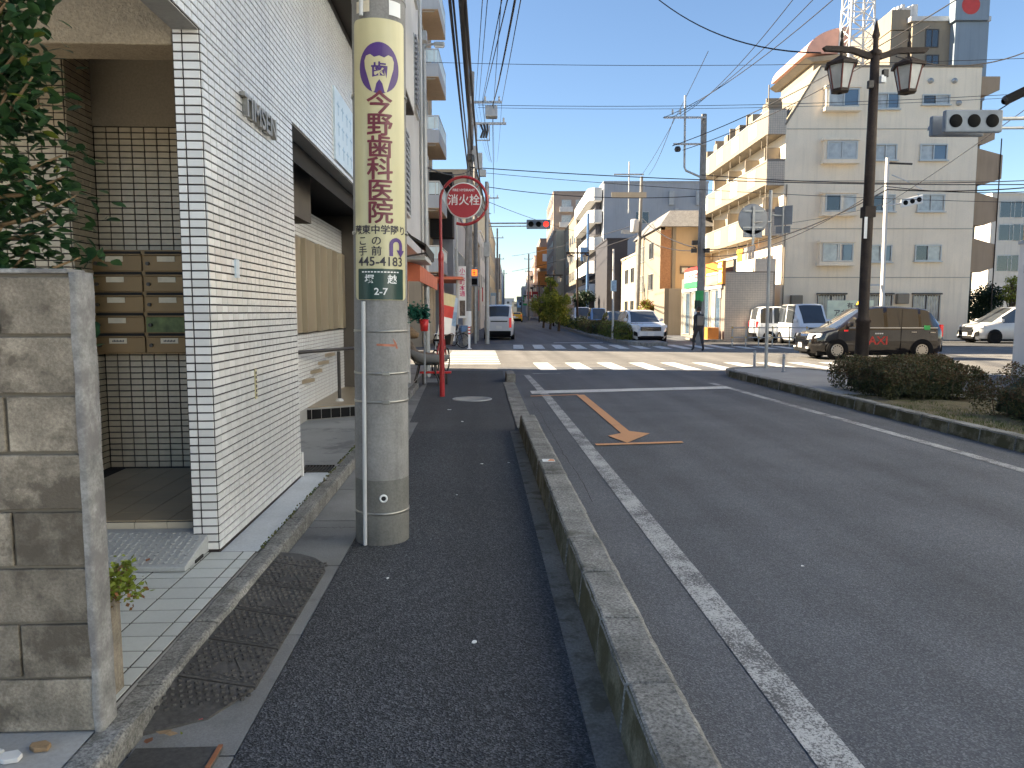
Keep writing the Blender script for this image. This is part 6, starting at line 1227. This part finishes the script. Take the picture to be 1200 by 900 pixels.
# ================================================================== VEHICLES
def interp(tab, x):
    if x <= tab[0][0]: return tab[0][1]
    for (a, p), (b, q) in zip(tab, tab[1:]):
        if x <= b:
            f = (x - a)/(b - a); f = f*f*(3 - 2*f) if False else f
            return p + (q - p)*f
    return tab[-1][1]
def car(name, label, cat, loc, ang, L, W, H, belt, roof, segs, shield, rear, paint_, wheelx, wr=.31, group=None, isfar=True, tumble=.16, rim='alloy', lower='rubber', nose=.0, extras=None, bottom=.2):
    t = thing(name, label, cat, (0, 0, 0), group); h = W/2
    xs = sorted(set([round(-L/2 + L*k/30, 4) for k in range(31)] + [round(s, 4) for sg in segs for s in sg[:2]] + [round(s, 4) for s in shield + rear]))
    plan = [(-L/2, h*.80), (-L/2 + .12, h*.93), (-L/2 + .5, h), (L/2 - .9, h), (L/2 - .35, h*.93), (L/2 - .1, h*.8), (L/2, h*.66)]
    rings = []
    for x in xs:
        w_ = interp(plan, x); zs = interp(belt, x); zr = max(zs + .004, interp(roof, x)); c = min(1, (zr - zs)/.4); e = min(1, min(x + L/2, L/2 - x)/.15); zb = bottom + .1*(1 - e)
        tw = w_ - .03 - tumble*c - .04*(1 - c)
        half = [(w_ - .12, zb), (w_ - .025, zb + .1), (w_, (zb + zs)*.5), (w_ - .012, zs - .07), (w_ - .035, zs), (w_ - .035 - tumble*c*.5 - .02*(1-c), zs + (zr - zs)*.5), (tw, zr - .06*c), (tw - .1, zr - .012), (tw*.45, zr + .006*c), (0, zr + .01*c)]
        rings.append([Vector((x, y, z)) for y, z in half] + [Vector((x, -y, z)) for y, z in half[::-1][1:]])
    n = len(rings[0]); body = MB(); glass = {}
    def g(key): return glass.setdefault(key, MB())
    for i in range(len(xs) - 1):
        xm = (xs[i] + xs[i+1])/2
        for k in range(n - 1):
            kk = k if k < 9 else 17 - k; key = None
            if kk in (4, 5):
                for q, (a, b) in enumerate([s_[:2] for s_ in segs]):
                    if a < xm < b: key = ('side_window', q, k < 9)
            if kk in (7, 8) or (kk == 6 and False):
                if shield[0] < xm < shield[1]: key = ('windscreen', 0, 0)
                if rear[0] < xm < rear[1]: key = ('rear_window', 0, 0)
            m = body if key is None else g(key); A = [rings[i][k], rings[i+1][k], rings[i+1][k+1], rings[i][k+1]]
            m.add(A, [(0, 1, 2, 3)], True)
    body.poly(*rings[0]); body.poly(*rings[-1][::-1])
    # weld for smooth shading
    bo = body.build('body', paint_, t); bm = bmesh.new(); bm.from_mesh(bo.data); bmesh.ops.remove_doubles(bm, verts=bm.verts[:], dist=.0005); bmesh.ops.recalc_face_normals(bm, faces=bm.faces[:]); bm.to_mesh(bo.data); bm.free()
    for p in bo.data.polygons: p.use_smooth = abs(p.normal.x) < .98
    for (nm, q, s), m in glass.items():
        o = m.build(nm, 'car_glass', t); bm = bmesh.new(); bm.from_mesh(o.data); bmesh.ops.remove_doubles(bm, verts=bm.verts[:], dist=.0005); bmesh.ops.recalc_face_normals(bm, faces=bm.faces[:]); bm.to_mesh(o.data); bm.free()
    MB().box(-L/2 + .25, L/2 - .25, -h + .1, h - .1, bottom - .06, bottom + .04).build('underbody', 'rubber', t)
    for x in wheelx:
        for s in (-1, 1):
            ar = MB().lathe([(wr*1.17, .0), (wr*1.17, .012), (wr*.9, .012)], (x, s*(h - .008), wr), (0, s, 0), 28).build('wheel_arch', 'rubber', t)
            y0 = s*(h - .19)
            wh = MB().lathe([(wr*.6, .0), (wr*.97, .01), (wr, .05), (wr, .17), (wr*.95, .205), (wr*.66, .21), (wr*.64, .19)], (x, y0, wr), (0, s, 0), 28).build('tyre', 'rubber', t)
            MB().lathe([(wr*.65, .19), (wr*.6, .2), (wr*.5, .195), (wr*.2, .2), (.001, .205)], (x, y0, wr), (0, s, 0), 24).build('rim', rim, wh)
            m = MB()
            for k in range(12): a = 2*pi*k/12; m.box(x + cos(a)*wr*.47 - .018, x + cos(a)*wr*.47 + .018, y0 + s*.2 - .004, y0 + s*.2 + .004, wr + sin(a)*wr*.47 - .018, wr + sin(a)*wr*.47 + .018)
            m.build('rim_slots', 'rubber', wh)
    for s in (-1, 1):
        xm = shield[1] - .35; zm = interp(belt, xm) + .08
        mi = MB().box(xm - .1, xm + .06, s*(h + .02) - .08, s*(h + .02) + .08, zm - .02, zm + .13).build('mirror', paint_, t, bevel=.03)
        for (a, b) in [s_[:2] for s_ in segs][:2]: MB().box(a + .1, a + .26, s*(h + .012) - .012, s*(h + .012) + .012, interp(belt, a) - .16, interp(belt, a) - .13).build('door_handle', paint_ if paint_ != 'taxi_paint' else 'alloy', t)
    if extras: extras(t, L, W, H, h)
    t.location = far(*loc) if isfar else Vector(loc); t.rotation_euler.z = ang - (YAW if isfar else 0)
    return t
def front_kit(t, L, h, z=.62, lamp=.32, lh=.14, grille=True, plate=True):
    x = L/2
    for s in (-1, 1):
        m = MB(); m.prism([(x - .03, s*(h*.60), z - lh/2), (x - .34, s*(h*.955), z + .02), (x - .40, s*(h*.945), z + lh), (x - .10, s*(h*.60), z + lh*.9)], (.05, s*.012, 0)); m.build('headlight', 'lamp_clear', t)
        MB().box(x - .05, x + .025, s*h*.62 - .08, s*h*.62 + .08, .34, .42).build('fog_lamp', 'lamp_clear', t, bevel=.02)
    if grille: MB().box(x - .05, x + .02, -h*.55, h*.55, z - .16, z + .04).build('grille', 'rubber', t, bevel=.02); [MB().box(x + .018, x + .026, -h*.54, h*.54, z - .13 + .055*k, z - .115 + .055*k).build('grille_bar', 'chrome', t) for k in range(3)]
    MB().box(x - .1, x + .03, -h*.7, h*.7, .24, .38).build('bumper', 'rubber', t, bevel=.03)
    if plate: MB().box(x + .028, x + .034, -.165, .165, .38, .545).build('number_plate', 'white_print', t)
def rear_kit(t, L, h, z=.8, tall=.3):
    x = -L/2
    for s in (-1, 1): MB().box(x - .012, x + .1, s*h*.74 - .07, s*h*.74 + .07, z - tall/2, z + tall/2).build('tail_light', 'tail_red', t, bevel=.02)
    MB().box(x - .03, x + .15, -h*.78, h*.78, .25, .5).build('bumper', 'rubber', t, bevel=.03); MB().box(x - .018, x - .01, -.165, .165, .62, .785).build('number_plate', 'white_print', t)
# taxi
def taxi_extras(t, L, W, H, h):
    front_kit(t, L, h, .72); rear_kit(t, L, h, .95, .4)
    sd = MB(); y = h + .004           # the side towards the camera is the car's left (+y)
    text(sd, 'TAXI', .38, (.12, h + .006, .62), (-1, 0, 0), (0, 0, 1), .006, 1.05); sd.build('side_lettering', 'red_print', t)
    m = MB(); [m.box(.06 - .07*k, .11 - .07*k, h + .003, h + .006, .84, .88) for k in range(4)]; m.build('side_number', 'white_print', t)['kind'] = 'stuff'
    rl = MB().box(.1, .32, -.28, .28, 1.77, 1.80).build('roof_lamp_base', 'rubber', t); MB().prism([(.12, -.22, 1.80), (.3, -.22, 1.80), (.26, -.17, 1.93), (.16, -.17, 1.93)], (0, .16, 0)).build('roof_lamp', 'amber', t, bevel=.02); MB().prism([(.12, .06, 1.80), (.3, .06, 1.80), (.26, .11, 1.93), (.16, .11, 1.93)], (0, .11, 0)).build('roof_lamp', 'amber', t, bevel=.02)
    MB().box(-1.95, .95, h - .045, h - .018, 1.035, 1.055).build('window_trim', 'chrome', t)
    MB().box(-1.68, -1.5, h - .015, h + .006, .98, 1.12).build('green_sticker', 'green_sign', t)
    for s in (1, -1): MB().box(1.0, 1.12, s*(h + .004) - .008, s*(h + .004) + .008, .93, .98).build('side_repeater', 'tail_red', t)
    MB().box(-.75, -.735, h - .006, h + .004, .32, 1.65).build('door_seam', 'rubber', t); MB().box(.5, .515, h - .006, h + .004, .32, 1.0).build('door_seam', 'rubber', t)
    m = MB(); m.tube([(1.5, h - .35, 1.0), (1.5, h - .3, 1.22)], .012, 6); m.build('fender_mirror_stem', 'chrome', t); MB().box(1.45, 1.55, h - .36, h - .2, 1.16, 1.3).build('fender_mirror', 'chrome', t, bevel=.03)
car('taxi', 'glossy black taxi with red lettering crossing behind the lamp post', 'taxi', (12.0, 25.2, 0), pi, 4.4, 1.7, 1.75,
    [(-2.2, .95), (-1.9, 1.06), (1.2, 1.02), (1.5, .98), (1.95, .86), (2.15, .74), (2.2, .6)], [(-2.2, .95), (-2.1, 1.15), (-1.85, 1.56), (-1.6, 1.69), (-.7, 1.76), (0, 1.75), (.45, 1.67), (1.3, 1.04), (1.5, .98), (2.2, .6)],
    [(-1.95, -1.42), (-1.34, -.32), (-.2, .62), (.68, .95)], (.48, 1.3), (-2.12, -1.9), 'taxi_paint', (-1.45, 1.33), .315, extras=taxi_extras)
# the driver
def driver(label, loc, ang):
    t = thing('person', label, 'person', (0, 0, 0)); m = MB(); m.lathe([(.001, .86), (.15, .86), (.2, 1.0), (.21, 1.15), (.16, 1.24), (.06, 1.28), (.055, 1.33), (.085, 1.37), (.1, 1.45), (.09, 1.53), (.05, 1.57), (.001, 1.58)], (0, 0, 0), n=18); m.build('body', 'white_print', t); MB().lathe([(.102, 1.44), (.106, 1.5), (.09, 1.56), (.05, 1.592), (.001, 1.6)], (-.015, 0, 0), n=16).build('hair', 'hair', t); t.location = loc; t.rotation_euler.z = ang
def van_extras(t, L, W, H, h):
    rear_kit(t, L, h, .95, .55); MB().box(-L/2 - .012, -L/2, -h*.55, h*.55, 1.0, 1.06).build('garnish', 'rubber', t); front_kit(t, L, h, .7)
vx = F(585.5, 398, 43.6).x
car('delivery_van', 'white delivery van seen from behind in the far left lane', 'van', (vx, 43.9, 0), pi/2, 4.7, 1.7, 1.98, [(-2.35, 1.12), (1.9, 1.1), (2.2, .95), (2.35, .6)], [(-2.35, 1.15), (-2.3, 1.3), (-2.12, 1.86), (-1.95, 1.95), (0, 1.98), (1.2, 1.92), (1.95, 1.1), (2.35, .6)],
    [(-2.0, -.9), (-.8, .2), (.3, 1.1)], (1.2, 1.93), (-2.3, -2.1), 'car_white', (-1.3, 1.45), .32, extras=van_extras, tumble=.1, group='vehicles of the far street')
def suv_extras(t, L, W, H, h):
    front_kit(t, L, h, .78); rear_kit(t, L, h, .95)
    for s in (-1, 1): MB().prism([(L/2 - .03, s*h*.7, .35), (L/2 - .16, s*h*.9, .4), (L/2 - .16, s*h*.88, .62), (L/2 - .04, s*h*.74, .55)], (.035, 0, 0)).build('air_intake', 'rubber', t)
sx_ = F(760, 403, 36.6).x
SUVB = [(-2.35, 1.05), (1.0, 1.02), (1.6, .98), (2.1, .88), (2.3, .75), (2.35, .6)]; SUVR = [(-2.35, 1.05), (-2.2, 1.25), (-1.8, 1.58), (-.6, 1.67), (.1, 1.62), (1.1, 1.03), (2.35, .6)]
car('suv', 'silver white suv waiting at the far stop line facing the camera', 'car', (sx_, 39.0, 0), -pi/2 + .05, 4.7, 1.84, 1.66, SUVB, SUVR, [(-1.95, -1.0), (-.9, .1), (.18, .8)], (.15, 1.08), (-2.2, -1.85), 'car_white', (-1.38, 1.42), .35, extras=suv_extras, group='vehicles of the far street')
car('suv', 'black car half hidden behind the silver white suv', 'car', (F(727, 395, 45).x + .1, 46.5, 0), -pi/2 + .03, 4.4, 1.75, 1.6, [(x*.94, z) for x, z in SUVB], [(x*.94, z*.97) for x, z in SUVR], [(-1.8, -.9), (-.8, .1), (.18, .75)], (.15, 1.0), (-2.05, -1.75), 'car_black', (-1.3, 1.32), .32, extras=suv_extras, group='vehicles of the far street')
car('small_van', 'blue small van queueing behind the hedge on the right lane', 'van', (F(703, 390, 54).x, 55.5, 0), -pi/2, 3.4, 1.48, 1.85, [(-1.7, 1.05), (1.2, 1.0), (1.55, .85), (1.7, .6)], [(-1.7, 1.1), (-1.6, 1.7), (-1.3, 1.83), (.4, 1.82), (1.35, 1.0), (1.7, .6)], [(-1.5, -.6), (-.5, .5)], (.45, 1.33), (-1.68, -1.5), 'car_blue', (-1.1, 1.15), .28, extras=suv_extras, group='vehicles of the far street')
car('small_van', 'white van at the back of the queue behind the hedge', 'van', (F(683, 390, 62).x, 63.5, 0), -pi/2, 4.2, 1.66, 1.95, [(-2.1, 1.1), (1.6, 1.08), (1.9, .95), (2.1, .6)], [(-2.1, 1.15), (-2.0, 1.8), (-1.7, 1.93), (.8, 1.93), (1.7, 1.08), (2.1, .6)], [(-1.8, -.7), (-.6, .7)], (.85, 1.68), (-2.08, -1.9), 'car_white', (-1.3, 1.35), .3, extras=suv_extras, group='vehicles of the far street')
car('yellow_car', 'small yellow car far up the left lane', 'car', (F(606, 370, 110).x, 112, 0), pi/2, 3.5, 1.6, 1.5, [(x*.75, z) for x, z in SUVB], [(x*.75, z*.9) for x, z in SUVR], [(-1.3, -.4), (-.3, .5)], (.1, .8), (-1.6, -1.3), 'yellow_paint', (-1, 1), .28, extras=suv_extras, group='vehicles of the far street')
MPVB = [(-2.35, 1.05), (-1.9, 1.1), (1.3, 1.0), (1.7, .97), (2.15, .88), (2.3, .75), (2.35, .5)]; MPVR = [(-2.35, 1.1), (-2.2, 1.6), (-1.9, 1.78), (-.5, 1.84), (.4, 1.76), (1.55, 1.02), (2.35, .5)]
def mpv_extras(t, L, W, H, h):
    suv_extras(t, L, W, H, h); MB().box(L/2 - .06, L/2 + .022, -h*.58, h*.58, .4, .66).build('black_grille', 'rubber', t, bevel=.02)
car('minivan', 'pearl white minivan parked at the right beside the evergreen', 'minivan', (25.0, 37.3, 0), pi + .06, 4.7, 1.74, 1.84, MPVB, MPVR, [(-2.0, -1.1), (-1.0, .1), (.2, 1.05)], (.42, 1.52), (-2.2, -1.95), 'car_pearl', (-1.4, 1.45), .33, rim='rubber', extras=mpv_extras, group='vehicles in the parking lot')
kx = F(917, 400, 37).x
car('kei_van', 'white boxy kei van parked side on behind the pipe fence', 'van', (kx + .45, 37.8, 0), 0, 3.4, 1.48, 1.85, [(-1.7, 1.0), (1.2, .98), (1.55, .85), (1.7, .6)], [(-1.7, 1.05), (-1.6, 1.7), (-1.35, 1.82), (.6, 1.84), (1.3, 1.0), (1.7, .6)], [(-1.52, -.95), (-.87, -.05), (.05, .8)], (.65, 1.27), (-1.68, -1.5), 'car_white', (-1.1, 1.15), .28, extras=suv_extras, tumble=.09, group='vehicles in the parking lot')
car('kei_van', 'pale blue white van facing the camera beside the green sign board', 'van', (F(958, 400, 33.9).x, 35.6, 0), -pi/2, 3.4, 1.5, 1.95, [(-1.7, 1.05), (1.3, 1.02), (1.6, .9), (1.7, .6)], [(-1.7, 1.1), (-1.6, 1.8), (-1.3, 1.93), (.6, 1.93), (1.35, 1.03), (1.7, .6)], [(-1.5, -.5), (-.4, .6)], (.65, 1.34), (-1.68, -1.5), 'car_white', (-1.1, 1.15), .28, extras=suv_extras, tumble=.09, group='vehicles in the parking lot')
# ================================================================== pedestrian at the far crossing
def skin_body(name, joints, edges, mat, parent, sub=2):
    me = bpy.data.meshes.new(name); keys = list(joints); me.from_pydata([Vector(joints[k][:3]) for k in keys], [(keys.index(a), keys.index(b)) for a, b in edges], []); me.materials.append(MT[mat])
    o = bpy.data.objects.new(name, me); COL.objects.link(o); o.parent = parent
    sk = o.modifiers.new('s', 'SKIN'); sk.use_smooth_shade = True
    for k, sv in zip(keys, me.skin_vertices[0].data): r = joints[k][3]; sv.radius = (r, r if len(joints[k]) < 5 else joints[k][4])
    me.skin_vertices[0].data[0].use_root = True
    ss = o.modifiers.new('u', 'SUBSURF'); ss.levels = sub; ss.render_levels = sub; return o
def pedestrian(label, loc, ang, jacket='dark_cloth', trousers='dark_cloth'):
    t = thing('person', label, 'person', (0, 0, 0))
    J = {'pelvis': (0, 0, .95, .13, .11), 'waist': (0, 0, 1.08, .125, .1), 'chest': (.02, 0, 1.28, .15, .12), 'neck0': (.02, 0, 1.44, .07), 'neck': (.03, 0, 1.51, .05), 'head0': (.05, 0, 1.58, .075), 'head1': (.05, 0, 1.67, .085), 'head2': (.045, 0, 1.73, .06)}
    E_ = [('pelvis', 'waist'), ('waist', 'chest'), ('chest', 'neck0'), ('neck0', 'neck'), ('neck', 'head0'), ('head0', 'head1'), ('head1', 'head2')]
    for s, sw in ((1, 1), (-1, -1)):
        J.update({'sh%d' % s: (.01, s*.17, 1.40, .065), 'el%d' % s: (-.04 - .1*sw, s*.24, 1.13, .05), 'wr%d' % s: (.06 - .12*sw, s*.24, .9, .036), 'hd%d' % s: (.09 - .12*sw, s*.235, .83, .035), 'hp%d' % s: (.0, s*.09, .88, .095), 'kn%d' % s: (.06 + .16*sw, s*.1, .5, .065), 'an%d' % s: (-.02 + .24*sw, s*.1, .1, .045), 'ft%d' % s: (.12 + .24*sw, s*.11, .04, .04)})
        E_ += [('neck0', 'sh%d' % s), ('sh%d' % s, 'el%d' % s), ('el%d' % s, 'wr%d' % s), ('wr%d' % s, 'hd%d' % s), ('pelvis', 'hp%d' % s), ('hp%d' % s, 'kn%d' % s), ('kn%d' % s, 'an%d' % s), ('an%d' % s, 'ft%d' % s)]
    skin_body('body', J, E_, jacket, t)
    MB().lathe([(.088, 1.56), (.094, 1.62), (.09, 1.68), (.06, 1.7)], (.066, 0, 0), n=16).build('face', 'skin', t); MB().lathe([(.093, 1.6), (.102, 1.68), (.09, 1.745), (.05, 1.775), (.001, 1.782)], (.03, 0, 0), n=16).build('hair', 'hair', t)
    for s in (1, -1):
        hx = .09 - .12*s
        for k in range(4): MB().tube([(hx + .02 - .015*k, s*.235, .82), (hx + .03 - .015*k, s*.23, .77), (hx + .025 - .015*k, s*.22, .735)], .009, 6).build('finger', 'skin', t)
        MB().tube([(hx + .03, s*.22, .84), (hx + .05, s*.2, .80)], .009, 6).build('thumb', 'skin', t)
    b = MB().box(-.2, -.09, -.14, .14, 1.02, 1.42); bp_ = b.build('backpack', 'grey_cloth', t, bevel=.04)
    t.location = loc; t.rotation_euler.z = ang
q = far(F(818, 412, 29.8).x, 29.8); pedestrian('person in dark clothes with a grey backpack walking over the far crossing', (q.x, q.y, 0), pi*.55)
q = far(11.55, 24.95); driver('driver in a white shirt at the wheel of the taxi', (q.x, q.y, -.12), pi)
# ================================================================== wires
def cable(name, label, pts, r, sag=.3, isfar=True, mat='cable', group='overhead cables', n=14):
    P_ = []
    for a, b in zip(pts, pts[1:]):
        a, b = Vector(a), Vector(b)
        for k in range(n + (1 if b == Vector(pts[-1]) else 0)): f_ = k/n; q = a.lerp(b, f_); q.z -= 4*sag*f_*(1 - f_); P_.append(q)
    o = MB().tube(P_, r, 5).build(name, mat, loc=tuple(P_[0]), isfar=isfar); return props(o, label, 'cable', group)
# from behind the camera on the left to the second pole (far frame); near ends lie above and behind the viewer
A = lambda u, v, y=34.4: F(u, v, y)
near_end = lambda u, y=7.5, v=-60: F(u, v, y)
left = [(527, 548, 196, .028, 'thick black cable bundle leftmost of the overhead run'), (531, 552, 205, .02, 'second cable of the left overhead run'), (541, 553, 175, .06, 'fattest black cable bundle of the left overhead run'), (545, 562, 210, .03, 'black cable beside the fattest bundle'),
        (566, 557, 122, .008, 'thin wire above the left pole, first'), (572, 561, 120, .008, 'thin wire above the left pole, second'), (590, 565, 119, .01, 'thin wire above the left pole, third'), (597, 566, 120, .012, 'wire to the middle insulator of the left pole'), (588, 578, 128, .009, 'wire to the transformer of the left pole'), (603, 577, 124, .02, 'lashed cable running to the transformer'), (612, 588, 120, .01, 'rightmost wire of the left overhead run')]
for (u0, u1, v1, r, lb) in left:
    e = A(u1, v1); b = Vector(((u0 - 600)/FPX*6*1.05, 6, 0)); f0 = F(u0, -10, 12); cable('overhead_cable', lb, [f0 + (f0 - e)*.25, e], r, .0 if r < .02 else .25)
    nx_ = F(575 + (u1 - 560)*.25, 250 if r > .015 else 190, 62); cable('overhead_cable', 'continuation of the ' + lb, [e, nx_], r*.8, .5)
cross = [((470, 72, 33), (1260, 66, 30), .012, 'high thin wire crossing the sky'), ((560, 123, 34.4), (1230, 108, 32), .012, 'upper of two wires crossing from the left pole'), ((560, 126, 34.4), (1230, 112, 32), .01, 'lower of two wires crossing from the left pole'),
         ((551, 196, 34.4), (1240, 216, 30), .021, 'thick cable crossing behind the lamp post'), ((551, 201, 34.4), (1240, 238, 31), .012, 'thin wire crossing below the thick cable'), ((571, 219, 36.4), (815, 230, 35.3), .018, 'cable from the signal pole to the right concrete pole'), ((571, 236, 36.4), (700, 275, 62), .014, 'cable slanting away from the signal pole'),
         ((500, 196, 18), (556, 196, 34.4), .02, 'cable from the shop pole to the left utility pole'), ((822, 205, 35.3), (1240, 210, 30), .02, 'cable from the right pole along the apartment block')]
for a, b, r, lb in cross: cable('overhead_cable', lb, [F(*a), F(*b)], r, .25)
diag = [((777, 138, 35.3), (985, -8, 20), .014, 'first diagonal wire rising to the upper right'), ((788, 137, 35.3), (960, -8, 20), .012, 'second diagonal wire rising to the upper right'), ((797, 136, 35.3), (935, -8, 20), .012, 'third diagonal wire rising to the upper right'), ((752, 205, 62), (830, 60, 33), .014, 'wire from the far pole towards the right pole'), ((760, 205, 62), (790, 138, 35.3), .014, 'second wire from the far pole to the right pole'),
        ((788, 171, 35.3), (1130, -6, 22), .018, 'diagonal cable over the apartment roof'), ((800, 176, 35.3), (1090, 30, 24), .016, 'lower diagonal cable over the apartment roof'), ((752, 255, 62), (815, 290, 35.3), .03, 'drooping cable bundle between the right poles'), ((750, 275, 62), (815, 294, 35.3), .025, 'lower drooping cable between the right poles'), ((600, 300, 140), (750, 262, 62), .03, 'cable running down the far street'), ((600, 318, 140), (750, 275, 62), .03, 'second cable running down the far street'),
        ((765, -6, 20), (962, 62, 14), .014, 'black cable swooping to the lamp post from the left'), ((1050, 66, 14), (1240, 42, 16), .012, 'wire leaving the lamp post to the right')]
for a, b, r, lb in diag: cable('overhead_cable', lb, [F(*a), F(*b)], r, .35 if r > .01 else .2)
cable('overhead_cable', 'thick twisted cable drooping across the apartment front', [F(824, 292, 35.3), F(905, 280, 26), F(1040, 222, 24), F(1240, 216, 24)], .02, .12)
cable('overhead_cable', 'second cable drooping beside the thick twisted one', [F(824, 300, 35.3), F(905, 287, 26), F(1035, 218, 24), F(1240, 222, 24)], .013, .15)
cable('overhead_cable', 'thin wire from the apartment wall to the right edge', [F(920, 262, 40.8), F(1040, 238, 38), F(1240, 100, 20)], .012, .1)
cable('overhead_cable', 'wire climbing from the big signal head', [F(1165, 132, 15.6), F(1205, 105, 15)], .012, .02)
t = thing('cable_sleeve', 'black cable sleeve hanging on the wire at the right edge', 'cable sleeve', tuple(F(1178, 118, 15)), None, True); MB().cyl(F(1178, 118, 15), F(1215, 100, 15), .09, n=12).build('sleeve', 'rubber', t); MB().lathe([(.05, -.05), (.09, 0)], F(1178, 118, 15), F(1215, 100, 15) - F(1178, 118, 15), 12).build('end_cap', 'dark_metal', t)
